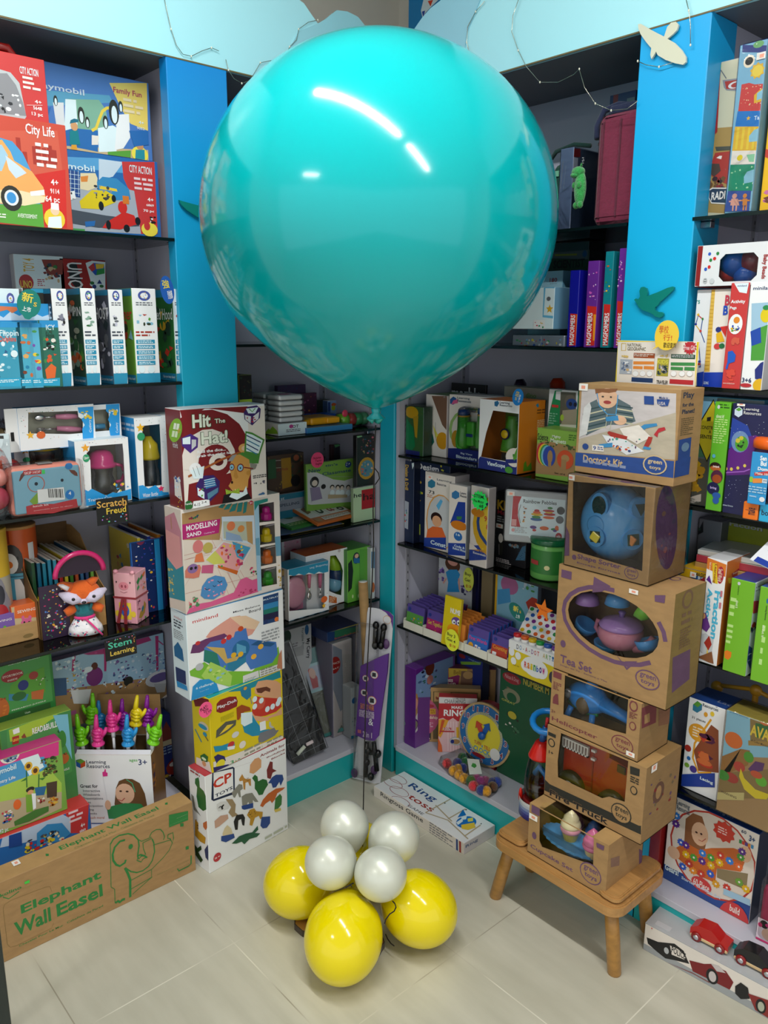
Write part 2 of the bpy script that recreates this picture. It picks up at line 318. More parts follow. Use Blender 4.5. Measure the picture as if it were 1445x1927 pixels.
# floor
def floor_mat():
 m=bpy.data.materials.new('floor_tile'); m.use_nodes=True; nt=m.node_tree; b=nt.nodes['Principled BSDF']; N=nt.nodes.new; L=nt.links.new
 g=N('ShaderNodeNewGeometry'); mp=N('ShaderNodeMapping'); mp.inputs['Location'].default_value=(.0,.05,0); L(g.outputs['Position'],mp.inputs[0])
 sx=N('ShaderNodeSeparateXYZ'); L(mp.outputs[0],sx.inputs[0])
 ds=[]
 for a in 'XY':
  d=N('ShaderNodeMath'); d.operation='DIVIDE'; d.inputs[1].default_value=.4155; L(sx.outputs[a],d.inputs[0])
  f=N('ShaderNodeMath'); f.operation='PINGPONG'; f.inputs[1].default_value=.5; L(d.outputs[0],f.inputs[0]); ds.append(f.outputs[0])
 mn=N('ShaderNodeMath'); mn.operation='MINIMUM'; L(ds[0],mn.inputs[0]); L(ds[1],mn.inputs[1])
 lt=N('ShaderNodeMath'); lt.operation='LESS_THAN'; lt.inputs[1].default_value=.0036; L(mn.outputs[0],lt.inputs[0])
 n=N('ShaderNodeTexNoise'); n.inputs['Scale'].default_value=3.2; n.inputs['Detail'].default_value=8; L(mp.outputs[0],n.inputs['Vector'])
 st=N('ShaderNodeMapping'); st.inputs['Scale'].default_value=(1.5,9,1); L(g.outputs['Position'],st.inputs[0])
 n2=N('ShaderNodeTexNoise'); n2.inputs['Scale'].default_value=2; n2.inputs['Detail'].default_value=5; L(st.outputs[0],n2.inputs['Vector'])
 ad=N('ShaderNodeMath'); ad.operation='MULTIPLY'; L(n.outputs[0],ad.inputs[0]); L(n2.outputs[0],ad.inputs[1])
 cr=N('ShaderNodeValToRGB'); cr.color_ramp.elements[0].position=.12; cr.color_ramp.elements[0].color=(.48,.46,.37,1); cr.color_ramp.elements[1].position=.42; cr.color_ramp.elements[1].color=(.61,.585,.485,1); L(ad.outputs[0],cr.inputs[0])
 mx=N('ShaderNodeMixRGB'); L(lt.outputs[0],mx.inputs[0]); L(cr.outputs[0],mx.inputs[1])
 n3=N('ShaderNodeTexNoise'); n3.inputs['Scale'].default_value=2.5; L(mp.outputs[0],n3.inputs['Vector'])
 c3=N('ShaderNodeValToRGB'); c3.color_ramp.elements[0].position=.42; c3.color_ramp.elements[0].color=(.34,.31,.24,1); c3.color_ramp.elements[1].position=.58; c3.color_ramp.elements[1].color=(.74,.71,.60,1); L(n3.outputs[0],c3.inputs[0]); L(c3.outputs[0],mx.inputs[2])
 L(mx.outputs[0],b.inputs['Base Color']); b.inputs['Roughness'].default_value=.33; b.inputs['Specular IOR Level'].default_value=.4
 return m
def quadmesh(name,vs,mt):
 me=bpy.data.meshes.new(name); me.from_pydata(vs,[],[(0,1,2,3)]); me.materials.append(mt); o=bpy.data.objects.new(name,me); _C.objects.link(o); return struct(o)
def plain(name,c,rough=.6,noise=.04,sc_=3.0,emit=None,grad=None):
 m=bpy.data.materials.new(name); m.use_nodes=True; nt=m.node_tree; b=nt.nodes['Principled BSDF']
 n=nt.nodes.new('ShaderNodeTexNoise'); n.inputs['Scale'].default_value=sc_; n.inputs['Detail'].default_value=5
 cr=nt.nodes.new('ShaderNodeValToRGB'); q=hx(c); cr.color_ramp.elements[0].position=.3; cr.color_ramp.elements[0].color=tuple(x*(1-noise) for x in q[:3])+(1,); cr.color_ramp.elements[1].position=.7; cr.color_ramp.elements[1].color=q
 nt.links.new(n.outputs[0],cr.inputs[0]); nt.links.new(cr.outputs[0],b.inputs['Base Color']); b.inputs['Roughness'].default_value=rough; return m
fl=quadmesh('floor',[(-.6,-5.5,0),(6,-5.5,0),(6,.6,0),(-.6,.6,0)],floor_mat())
wallm=plain('wall_paint','d9d3c8',.7)
quadmesh('wall_left',[(-.36,-5.5,0),(-.36,.4,0),(-.36,.4,3.0),(-.36,-5.5,3.0)],wallm)
quadmesh('wall_back',[(-.36,.4,0),(6,.4,0),(6,.4,3.0),(-.36,.4,3.0)],wallm)
quadmesh('ceiling',[(-.36,-5.5,3.0),(-.36,.4,3.0),(6,.4,3.0),(6,-5.5,3.0)],plain('ceiling_paint','e6e3dc',.8))
for x,y,a,b in((1.12,-1.16,.66,.09),(2.62,-1.16,.66,.09),(1.1,-3.6,.28,.18)):
 m=M().col('eeeeee').box(x-a,y-b,2.93,x+a,y+b,3.0,.006); t=empty('ceiling_light','slim white tube lamp housing on the ceiling above the shelves','lamp',(0,0,0),(0,0,0),'tube lamps on the ceiling'); m.build('housing','matte',t)
 t2=M().col('ffffff'); t2.tube([(x-a*.93 if a>b else x,y if a>b else y-b*.93,2.905),(x+a*.93 if a>b else x,y if a>b else y+b*.93,2.905)],.018,12); t2.build('tube','matte',t)
# shelving carcasses
LAM='b9b9c9'; TEAL='22b0b4'; BLUE='0c9ede'
def carcass(name,label,loc,rz,x0,x1,shelves,a0=0,a1=0,D=.35,top=2.27,ends=(1,1),skirt=TEAL):
 # local x along the wall, y back into the wall, front at y=0
 r=empty(name,label,'shelving',loc,(0,0,rz))
 M().col(LAM).box(x0,D-.012,.1,x1,D,top).build('back_panel','laminate',r)
 for k,e in enumerate((x0,x1)):
  if ends[k]:
   a=e-.016 if k==0 else e
   M().col(LAM).box(a,0.006,.1,a+.016,D-.012,top).build('side_panel','laminate',r)
 tr=M().col('8a8a92')
 for e,sgn in ((x0,1),(x1,-1)):
  for yy in (.04,D-.05):
   t=M().col('9c9ca6').box(min(e,e+sgn*.004),yy,.14,max(e,e+sgn*.004),yy+.014,top-.03)
   t.col('55555c')
   z=.16
   while z<top-.06:
    t.box(min(e+sgn*.0041,e+sgn*.0047),yy+.005,z,max(e+sgn*.0041,e+sgn*.0047),yy+.009,z+.008); z+=.03
   t.build('slotted_track','matte',r)
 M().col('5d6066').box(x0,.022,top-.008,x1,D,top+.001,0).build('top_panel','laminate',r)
 M().col('c9c9d6').box(x0+a0,-.002,.098,x1-a1,D-.012,.117,.001).build('bottom_board','laminate',r)
 M().col(skirt).box(x0+a0,0,0,x1-a1,.018,.098,.001).build('kick_board','paint',r)
 for z in shelves:
  pp=[(x0+a0+.002,0),(x1-a1-.002,0)]+([(x1-a1-.002,.05),(x1-.002,.05)] if a1 else [])+[(x1-.002,D-.02),(x0+.002,D-.02)]+([(x0+.002,.05),(x0+a0+.002,.05)] if a0 else [])
  s=M().col('103030').slab(pp,z-.008,z).build('glass_shelf','shelf_glass',r)
  ed=M().col('0a1414').box(x0+a0+.002,-.0006,z-.0078,x1-a1-.002,.0006,z-.0002).build('shelf_edge','plastic',s)
  for xx in (x0+.006,x1-.031):
   M().col('9a9aa2').box(xx,.03,z-.022,xx+.025,.05,z-.0085,.001).build('shelf_clip','metal',s)
 return r
def pillar(name,label,loc,rz,x0,x1,z1,c,D=.30,th=.035):
 r=empty(name,label,'pillar',loc,(0,0,rz)); r['kind']='structure'
 M().col(c).box(x0,-.012,0,x1,.03,z1,.003).build('trim_board','paint',r)
 return r
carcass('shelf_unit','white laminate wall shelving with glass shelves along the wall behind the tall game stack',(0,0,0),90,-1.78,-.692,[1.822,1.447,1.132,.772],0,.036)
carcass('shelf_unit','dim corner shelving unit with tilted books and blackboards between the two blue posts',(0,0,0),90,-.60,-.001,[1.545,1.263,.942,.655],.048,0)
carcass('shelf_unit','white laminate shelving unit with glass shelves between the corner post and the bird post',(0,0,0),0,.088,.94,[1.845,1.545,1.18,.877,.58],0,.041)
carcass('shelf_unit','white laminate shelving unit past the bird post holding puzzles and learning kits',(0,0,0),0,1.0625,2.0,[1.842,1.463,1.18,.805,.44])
def grad_mat(name,a,b,z0,z1):
 m=bpy.data.materials.new(name); m.use_nodes=True; nt=m.node_tree; bs=nt.nodes['Principled BSDF']
 g=nt.nodes.new('ShaderNodeNewGeometry'); s=nt.nodes.new('ShaderNodeSeparateXYZ'); nt.links.new(g.outputs['Position'],s.inputs[0])
 r=nt.nodes.new('ShaderNodeMapRange'); r.inputs[1].default_value=z0; r.inputs[2].default_value=z1; nt.links.new(s.outputs['Z'],r.inputs[0])
 c=nt.nodes.new('ShaderNodeValToRGB'); c.color_ramp.elements[0].color=hx(a); c.color_ramp.elements[1].color=hx(b); nt.links.new(r.outputs[0],c.inputs[0]); nt.links.new(c.outputs[0],bs.inputs['Base Color']); bs.inputs['Roughness'].default_value=.34; return m
PM=grad_mat('printed_blue_laminate','1fb4cc','0a86d2',1.3,2.25)
PM2=grad_mat('printed_blue_laminate_bright','18b4dc','12a6e6',1.3,2.25)
PM3=grad_mat('teal_laminate','16a8ae','1ab0cc',.2,1.3)
o=M().box(-.04,-.728,.0,.0,-.552,2.262,.002).build('trim_1',PM); struct(o)
o=M().box(.0,-.002,.0,.07,.04,2.262,.002).build('trim_2',PM3); struct(o)
o=M().box(.899,-.0,.0,1.0685,.12,2.262,.002).build('trim_3',PM2); struct(o)
HM=grad_mat('printed_sky_panel','a9e3ee','b9edf5',2.2,2.6)
hm=M(); hm.at(0,0,0,rz=90).prism([(-1.9,2.262),(-.0,2.262)]+[(0.036, 2.39), (-0.008, 2.441), (-0.061, 2.463), (-0.099, 2.488), (-0.139, 2.492), (-0.179, 2.486), (-0.218, 2.455), (-0.245, 2.441), (-0.264, 2.456), (-0.293, 2.481), (-0.342, 2.496), (-0.412, 2.5), (-0.519, 2.511), (-0.731, 2.491)]+[(-1.3,2.95),(-1.9,2.95)],0,.02); o=hm.build('trim_5',HM); struct(o)
hm=M(); hm.prism([(1.9,2.262),(.0,2.262)]+[(0.023, 2.393), (0.099, 2.406), (0.139, 2.436), (0.179, 2.463), (0.213, 2.479), (0.251, 2.488), (0.292, 2.51), (0.389, 2.535)]+[(.8,2.95),(1.9,2.95)],.0,.02); o=hm.build('trim_6',HM); struct(o)
cl=M().col('9fd6e2').at(0,0,0,rz=90).prism([(0.036, 2.393), (-0.008, 2.444), (-0.061, 2.466), (-0.099, 2.49), (-0.139, 2.495), (-0.179, 2.489), (-0.218, 2.458), (-0.245, 2.441), (-0.317, 2.403), (-0.345, 2.357), (-0.392, 2.28)],-.004,-.0005); o=cl.build('cloud_cutout','paint',None); tag(o,'pale blue wave shaped panel on the sky coloured fascia above the balloon','panel')
cl=M().col('9ccfe0').prism([(0.023, 2.396), (0.099, 2.409), (0.139, 2.439), (0.179, 2.466), (0.213, 2.482), (0.251, 2.491), (0.291, 2.512), (0.39, 2.509), (0.436, 2.521), (0.402, 2.455), (0.356, 2.388), (0.343, 2.311), (0.36, 2.267)],-.004,-.0005); o=cl.build('hill_cutout','paint',None); tag(o,'pale blue hill shaped panel on the sky coloured fascia beside the corner','panel')
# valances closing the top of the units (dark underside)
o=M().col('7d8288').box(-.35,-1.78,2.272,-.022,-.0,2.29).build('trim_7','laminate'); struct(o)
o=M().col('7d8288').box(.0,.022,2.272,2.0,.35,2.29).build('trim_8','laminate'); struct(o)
o=M().col('6a5a34').box(-.002,-1.78,2.259,.001,-.0,2.2625).build('trim_9','laminate'); struct(o)
o=M().col('6a5a34').box(.0,-.001,2.259,2.0,.002,2.2625).build('trim_10','laminate'); struct(o)
carton('wall_poster','bright blue wall poster with red and white corner figure above the fascia','poster',(-0.2668, 0.36, 2.5869),(0, 0, 0),(0.1718, 0.1299, 0.01),(51, 51, 51, 51),{'F': [(2,[156,229,321,186,230,154,169,127,149,89,126,154],3),(2,[193,196,245,190,220,157],233),(2,[137,145,168,144,154,98],140)]})
def bird(name,label,pts,c,plane,off,thick=.006,parent=None):
 m=M().col(c)
 if plane=='x': m.at(0,0,0,rz=90); m.prism([(p[1],p[2]) for p in pts],off-thick,off)
 else: m.prism([(p[0],p[2]) for p in pts],off-thick,off)
 o=m.build(name,'plastic'); tag(o,label,'bird cutout'); return o
bird('bird_cutout','white flat bird cutout at the very top of the blue post',[(0.8957, -0.004, 2.2743), (0.9026, -0.004, 2.2737), (0.9268, -0.004, 2.257), (0.9479, -0.004, 2.2433), (0.9645, -0.004, 2.233), (0.9706, -0.004, 2.2509), (0.979, -0.004, 2.2574), (0.9905, -0.004, 2.2567), (0.9976, -0.004, 2.2487), (0.9947, -0.004, 2.2388), (0.9852, -0.004, 2.2325), (0.9728, -0.004, 2.2268), (0.992, -0.004, 2.2138), (1.0101, -0.004, 2.1959), (1.0217, -0.004, 2.1795), (1.0227, -0.004, 2.1686), (1.0156, -0.004, 2.1647), (0.9958, -0.004, 2.1721), (0.9729, -0.004, 2.1835), (0.9519, -0.004, 2.1978), (0.9472, -0.004, 2.2065), (0.9401, -0.004, 2.1971), (0.9364, -0.004, 2.1935), (0.9329, -0.004, 2.2031), (0.9344, -0.004, 2.2159), (0.9196, -0.004, 2.2324), (0.9045, -0.004, 2.2513), (0.898, -0.004, 2.2638)],'d6d2bc','y',-.004)
bird('bird_cutout','dark teal flying bird cutout low on the blue post above the yellow magazine board',[(0.9362, -0.004, 1.6632), (0.9408, -0.004, 1.6662), (0.9477, -0.004, 1.6637), (0.952, -0.004, 1.6707), (0.9491, -0.004, 1.6833), (0.952, -0.004, 1.6916), (0.9591, -0.004, 1.6929), (0.9672, -0.004, 1.6891), (0.971, -0.004, 1.6796), (0.9706, -0.004, 1.6703), (0.9769, -0.004, 1.6728), (0.9969, -0.004, 1.679), (1.022, -0.004, 1.6885), (1.0345, -0.004, 1.6911), (1.039, -0.004, 1.689), (1.0372, -0.004, 1.6835), (1.0262, -0.004, 1.6736), (1.0129, -0.004, 1.6625), (1.0047, -0.004, 1.6562), (0.9996, -0.004, 1.6485), (0.9935, -0.004, 1.6445), (0.9934, -0.004, 1.6388), (1.0009, -0.004, 1.6343), (1.0126, -0.004, 1.6334), (1.017, -0.004, 1.6298), (1.0158, -0.004, 1.6238), (1.0079, -0.004, 1.6205), (0.996, -0.004, 1.6232), (0.9881, -0.004, 1.6292), (0.9773, -0.004, 1.6337), (0.962, -0.004, 1.6381), (0.9508, -0.004, 1.6453), (0.9439, -0.004, 1.6546), (0.9395, -0.004, 1.6599)],'127c72','y',-.004)
bird('bird_cutout','teal bird cutout wing poking out behind the giant balloon',[(0.004, -0.7161, 1.9174), (0.004, -0.7009, 1.9149), (0.004, -0.6542, 1.9087), (0.004, -0.6141, 1.907), (0.004, -0.5803, 1.9266), (0.004, -0.5461, 1.9437), (0.004, -0.5645, 1.9074), (0.004, -0.5992, 1.8769), (0.004, -0.6319, 1.8755), (0.004, -0.6637, 1.8796), (0.004, -0.6943, 1.8943), (0.004, -0.7091, 1.9062)],'127c72','x',-.004)
carton('toy_box','red and orange city box with a peach ice cream van, lowest at the shelf left','toy box',(-0.0, -1.2302, 1.822),(0, 0, 90),(0.2323, 0.235, 0.11),(234, 6, 130, 16),{'F': [(2,[38,384,425,441,438,201,15,155],235),(2,[15,155,448,273,434,7,0,12],46),(0,170,263,190,331,16),(0,220,269,240,315,16),(0,231,270,251,385,16),(0,256,274,276,328,16),(0,301,279,322,357,16),(0,318,281,339,374,16),(0,345,285,366,355,16),(0,370,288,392,370,16),(0,390,290,412,353,16),(2,[32,325,163,373,215,365,257,319,290,239,318,102,326,8,0,12],155),(2,[6,73,326,107,325,-2,0,12],45),(2,[32,325,170,366,203,319,215,283,290,246,337,182,344,140,335,115,244,91,8,88],236),(2,[31,311,167,344,190,302,156,231,23,237],237),(2,[178,301,244,256,266,236,216,207,188,242],145),(2,[13,140,234,156,344,140,335,115,244,91,182,93,9,95],127),(1,141,62,235,174,14),(1,157,86,220,155,28),(1,167,96,209,145,238),(2,[274,156,340,171,340,147,276,137],7),(4,278,395,410,452,'City Life',7,1,0),(6,316,258,412,375,4,239,2),(4,374,196,409,223,'4+','fff',1,0),(4,368,158,410,180,'9114','fff',1,0),(4,342,111,409,146,'64 pc','fff',1,0),(1,328,-4,427,92,13),(1,361,60,403,108,240),(0,365,86,402,116,7),(2,[350,50,409,59,409,5,342,3],3),(6,114,24,161,47,2,84,3),(4,208,37,297,55,'AVERTISSEMENT',84,1,0)]})
case=carton('toy_case','red police car case box with rounded corner and handle, above the van box','toy box',(-0.012, -1.2055, 2.058),(0, 0, 90),(0.1748, 0.1354, 0.09),(6, 16, 16, 16),{'F': [(2,[26,207,194,189,229,152,247,14,238,-2,2,-25],38),(2,[20,153,178,183,212,142,237,72,247,16,3,-17],106),(5,8,7,229,104,26,19,[31,28,3,78,7],4),(4,235,193,317,224,'CITY ACTION',3,1,0),(6,244,124,322,185,3,4,5),(4,291,78,321,93,'4+','fff',1,0),(4,281,50,320,65,'5648','fff',1,0),(4,272,20,322,39,'13 pc','fff',1,0),(3,[252,63,324,74],2,241)]})
M().col('7a1614').tube([(.05,.045,0.13139),(.07,.045,0.15739),(.11,.045,0.15739),(.13,.045,0.13139)],.010,8).build('carry_handle','plastic',case)
carton('toy_box','penguin enclosure box in blue and yellow stacked on the go-kart box','toy box',(-0.11, -1.0561, 2.0269),(0, 0, 90),(0.3325, 0.1929, 0.09),(21, 69, 87, 169),{'F': [(2,[448,347,655,384,646,150,550,170,506,231],242),(2,[117,255,444,288,461,257,111,183],243),(2,[95,5,641,54,640,1,90,-54],82),(2,[223,234,386,257,420,217,431,119,193,83],244),(2,[194,100,370,110,362,8,187,17],101),(2,[214,232,267,237,266,111,197,84],3),(2,[151,206,204,214,199,52,163,47],28),(3,[338,105,362,121,379,161,401,206,425,225,444,230],14,245),(2,[371,122,452,147,476,138,462,21,367,8],3),(2,[456,198,544,216,543,101,502,44,453,28,471,141],7),(2,[336,84,373,85,366,42,332,37],4),(1,271,130,306,209,14),(1,279,134,299,189,3),(1,306,114,330,168,14),(1,311,117,325,155,3),(1,399,124,428,188,14),(1,406,127,422,172,3),(1,435,152,489,271,14),(1,448,158,479,242,3),(1,488,216,513,271,14),(1,494,219,508,257,3),(1,154,192,175,240,14),(1,159,194,171,228,3),(2,[224,88,265,98,272,29,218,22],73),(1,230,91,266,133,125),(2,[226,121,272,136,273,146,251,148,232,138],246),(2,[227,23,252,26,255,-15,281,-16,223,-29],126),(2,[127,178,141,184,114,120,108,119],101),(4,58,255,312,290,'playmobil',145,1,0),(4,466,299,620,333,'Family Fun',247,1,0),(6,516,208,630,289,3,127,6),(4,595,176,625,192,'4+',3,1,0),(4,583,149,626,161,'9052',3,1,0),(4,564,115,626,134,'20 pc','fff',1,0),(2,[414,15,541,38,538,3,414,-13],45),(1,544,-15,638,65,136),(1,574,47,614,84,248),(2,[569,46,619,52,618,2,563,-5],249),(2,[538,134,646,150,645,80,562,60],101)]})
carton('toy_box','go-kart garage box, red and blue, lowest beside the blue post','toy box',(-0.11, -1.0721, 1.822),(0, 0, 90),(0.362, 0.2049, 0.09),(101, 108, 6, 87),{'F': [(2,[197,370,397,388,530,384,526,331,193,325],250),(2,[396,384,530,386,466,307,389,281],145),(2,[520,387,705,408,701,39,604,32,575,196,524,305],6),(2,[208,294,579,249,604,32,171,22],251),(2,[197,317,289,308,284,185,190,192],15),(3,[204,306,197,184],2,3),(3,[197,293,290,293],2,3),(3,[224,308,217,186],2,3),(3,[195,271,288,271],2,3),(3,[244,311,236,188],2,3),(3,[193,249,286,249],2,3),(3,[264,313,256,190],2,3),(3,[192,227,285,227],2,3),(3,[284,315,276,192],2,3),(3,[190,205,283,205],2,3),(2,[294,304,372,313,382,289,375,245,328,223,287,227],127),(2,[292,287,334,296,327,266,295,262],35),(2,[377,271,409,300,485,300,550,255,556,203,381,177],92),(2,[278,167,347,229,423,233,469,212,471,181,377,138,284,134],37),(2,[387,255,481,248,485,235,390,238],13),(1,377,133,405,178,31),(1,450,180,474,216,31),(5,346,179,460,266,18,19,[78,37,'444',252],7),(2,[203,126,413,110,569,106,597,72,370,46,206,58],29),(2,[411,75,512,137,570,124,587,81,486,46,389,47],46),(1,410,41,437,87,31),(1,506,35,541,74,31),(1,573,76,604,117,31),(1,482,127,533,190,46),(0,511,178,546,218,120),(2,[204,202,255,215,261,178,205,160],7),(5,203,166,257,209,14,14,['222','222','eee'],8),(2,[298,70,354,79,347,53,300,45],101),(2,[172,32,295,33,293,15,171,13],135),(4,127,308,370,346,'playmobil',3,1,0),(4,558,339,685,377,'CITY ACTION',3,1,0),(6,581,246,687,318,3,27,9),(4,652,203,686,223,'4+','fff',1,0),(4,643,178,686,190,'6869','fff',1,0),(4,624,144,686,161,'70 pc','fff',1,0),(1,606,22,701,95,136),(1,622,53,658,99,6),(5,655,88,702,129,10,14,['222','eee'],10)]})
carton('puzzle_box','white spined puzzle game box with black temple cover','puzzle box',(-0.012, -1.0617, 1.447),(0, 0, 90),(0.0387, 0.2369, 0.2),(7, 78, 28, 4),{'F': [(1,28,416,62,465,39),(1,35,426,56,455,7),(5,30,423,58,458,7,8,[19,22,6,40],11),(6,21,389,65,409,2,41,12),(5,15,289,65,366,8,22,['222','556','889'],13),(6,12,240,63,271,2,29,14),(0,10,211,61,230,2),(6,15,211,56,226,2,3,15),(0,10,185,60,204,2),(6,14,185,55,200,2,3,16),(0,9,160,59,178,2),(6,13,160,54,174,2,3,17),(0,8,134,58,153,2),(6,13,134,53,148,2,3,18),(0,7,108,57,127,2),(6,12,108,52,122,2,3,19),(1,9,67,27,103,3),(1,35,66,54,102,3),(2,[-8,66,70,67,64,-7,-6,-4],2)],'L': [(0,0,450,400,520,11),(0,0,0,400,42,11),(5,20,60,398,430,46,60,['222','556','889'],9),(4,180,330,392,390,'TEMPLE',7,1,0),(4,250,12,390,30,'Can you help them?',3,1,0)]},group='white spined puzzle boxes')
carton('puzzle_box','white spined puzzle game box with dark green forest cover with an orange fox','puzzle box',(-0.012, -0.9895, 1.447),(0, 0, 90),(0.0384, 0.2401, 0.2),(7, 67, 28, 4),{'F': [(1,26,419,61,469,39),(1,32,430,54,459,7),(5,28,426,57,462,7,8,[19,22,6,40],20),(6,18,392,64,412,2,41,21),(5,13,290,65,368,8,22,[55,59,'8a9',128,91],22),(6,10,239,64,271,2,29,23),(0,9,209,62,229,2),(6,14,209,57,224,2,3,24),(0,8,183,61,202,2),(6,13,183,56,198,2,3,25),(0,8,157,61,176,2),(6,13,157,55,172,2,3,26),(0,7,130,60,150,2),(6,12,130,54,145,2,3,27),(0,7,104,59,123,2),(6,11,104,54,119,2,3,28),(1,9,62,27,99,3),(1,36,61,56,98,3),(2,[-9,61,72,61,67,-8,-6,-5],2)],'L': [(0,0,450,400,520,11),(0,0,0,400,42,11),(5,20,60,398,430,46,60,[55,59,'8a9',128,91],10),(4,180,330,392,390,'JUMPIN',7,1,0),(4,250,12,390,30,'Can you help them?',3,1,0)]},group='white spined puzzle boxes')
carton('puzzle_box','white spined puzzle game box with grey ghostly mansion cover','puzzle box',(-0.012, -0.9181, 1.447),(0, 0, 90),(0.0394, 0.2389, 0.2),(7, 29, 28, 4),{'F': [(1,24,422,62,473,39),(1,31,433,55,463,7),(5,26,429,58,466,7,8,[19,22,6,40],29),(6,16,394,66,415,2,41,30),(5,11,290,68,370,8,22,[41,129,'ccd'],31),(6,9,238,67,270,2,29,32),(0,8,208,66,228,2),(6,13,208,60,223,2,3,33),(0,7,181,65,201,2),(6,13,181,59,196,2,3,34),(0,7,154,64,174,2),(6,12,154,59,169,2,3,35),(0,7,127,64,147,2),(6,12,127,58,142,2,3,36),(0,6,100,63,120,2),(6,11,100,57,115,2,3,37),(1,9,57,29,95,3),(1,38,56,60,94,3),(2,[-10,56,78,56,73,-12,-6,-8],2)],'L': [(0,0,450,400,520,11),(0,0,0,400,42,11),(5,20,60,398,430,46,60,[41,129,'ccd'],11),(4,180,330,392,390,'GHOST',7,1,0),(4,250,12,390,30,'Can you help them?',3,1,0)]},group='white spined puzzle boxes')
carton('puzzle_box','white spined puzzle game box with bright meadow and dog cover, widest of the row','puzzle box',(-0.012, -0.8549, 1.447),(0, 0, 90),(0.0683, 0.2444, 0.2),(7, 253, 28, 4),{'F': [(1,36,426,106,478,39),(1,49,437,92,467,7),(5,40,433,98,471,7,8,[19,22,6,40],38),(6,22,397,114,419,2,41,39),(5,15,290,117,372,8,22,[130,45,109,131],40),(6,12,237,117,270,2,16,41),(0,11,206,116,226,2),(6,20,206,105,222,2,3,42),(0,10,179,115,199,2),(6,20,179,104,194,2,3,43),(0,10,151,114,171,2),(6,20,151,103,167,2,3,44),(0,10,123,113,144,2),(6,19,123,103,139,2,3,45),(0,10,95,112,116,2),(6,19,95,102,111,2,3,46),(1,15,52,50,91,3),(1,67,50,106,89,3),(2,[-11,51,139,50,135,-16,-6,-10],2)],'L': [(0,0,450,400,520,11),(0,0,0,400,42,11),(5,20,60,398,430,46,60,[130,45,109,131],12),(4,180,330,392,390,'Farmer',6,1,0),(4,250,12,390,30,'Can you help them?',3,1,0)]},group='white spined puzzle boxes')
carton('puzzle_box','white spined puzzle game box with red hood forest cover, against the blue post','puzzle box',(-0.012, -0.7396, 1.447),(0, 0, 90),(0.0539, 0.2457, 0.2),(7, 91, 28, 4),{'F': [(1,25,431,83,484,39),(1,36,442,72,473,7),(5,28,438,76,477,7,8,[19,22,6,40],47),(6,14,401,91,423,2,41,48),(5,9,291,96,375,8,22,[32,22,0,67],49),(6,7,236,98,270,2,29,50),(0,7,204,97,225,2),(6,15,204,88,220,2,3,51),(0,7,175,97,196,2),(6,15,175,88,191,2,3,52),(0,7,147,96,168,2),(6,15,147,88,163,2,3,53),(0,7,118,96,139,2),(6,15,118,88,134,2,3,54),(0,7,89,96,110,2),(6,15,89,87,106,2,3,55),(1,12,44,44,84,3),(1,58,42,92,83,3),(2,[-12,43,116,43,112,-25,-6,-20],2)],'L': [(0,0,450,400,520,11),(0,0,0,400,42,11),(5,20,60,398,430,46,60,[32,22,0,67],13),(4,180,330,392,390,'Red Hood',7,1,0),(4,250,12,390,30,'Can you help them?',3,1,0)]},group='white spined puzzle boxes')
carton('puzzle_box','white spined puzzle box half hidden behind the tilted cyan travel games','puzzle box',(-0.05, -1.1792, 1.447),(0, 0, 90),(0.0573, 0.2349, 0.16),(3, 28, 28, 62),{'F': [(1,53,396,89,450,254),(1,61,408,81,437,'eef'),(5,55,400,87,446,7,8,[19,22,6],56)]})
carton('puzzle_box','dark fronted puzzle box with blue top behind the travel games','puzzle box',(-0.06, -1.1116, 1.447),(0, 0, 90),(0.0735, 0.2379, 0.16),(14, 28, 28, 11),{'F': [(0,41,455,146,474,2)]})
carton('travel_display','blue display box with white mountain tops holding the travel games','display box',(-0.035, -1.2698, 1.448),(0, 0, 90),(0.2332, 0.1999, 0.0145),(8, 132, 132, 2),{'F': [(2,[34,358,108,335,157,360,202,332,237,361,276,341,327,364,384,338,463,364,460,321,30,318],145),(2,[189,360,222,369,244,353,270,368,267,382,191,385],255)]})
carton('travel_game','travel game box with jumping dolphins on a blue sea','travel game',(-0.004, -1.2557, 1.447),(0, 0, 90),(0.1132, 0.1569, 0.028),(256, 20, 20, 52),{'F': [(0,14,289,234,321,8),(5,15,53,212,281,24,22,[87,3,99,133],57),(2,[3,55,212,53,208,9,0,19],20),(6,17,30,197,46,2,3,58),(4,130,241,215,277,'Flippin',3,1,0),(4,128,216,202,248,'Dolphins',257,1,0),(1,171,150,203,183,3)]},group='slim cyan travel games')
carton('travel_game','slim cyan travel game box with a red headed monkey','travel game',(-0.004, -1.1539, 1.447),(0, 0, 90),(0.0391, 0.157, 0.028),(258, 20, 20, 52),{'F': [(0,11,289,86,322,8),(5,14,48,65,281,9,22,[151,259,260,11],59),(2,[3,47,64,51,61,10,0,13],20),(6,6,24,49,41,2,3,60)]},group='slim cyan travel games')
carton('travel_game','slim cyan travel game box with a rainbow arc','travel game',(-0.004, -1.1267, 1.447),(0, 0, 90),(0.035, 0.1551, 0.028),(134, 20, 20, 52),{'F': [(0,10,289,78,322,8),(5,14,46,57,281,9,22,[261,13,135,262],61),(2,[3,45,57,49,53,8,0,11],20),(6,6,22,42,39,2,3,62)]},group='slim cyan travel games')
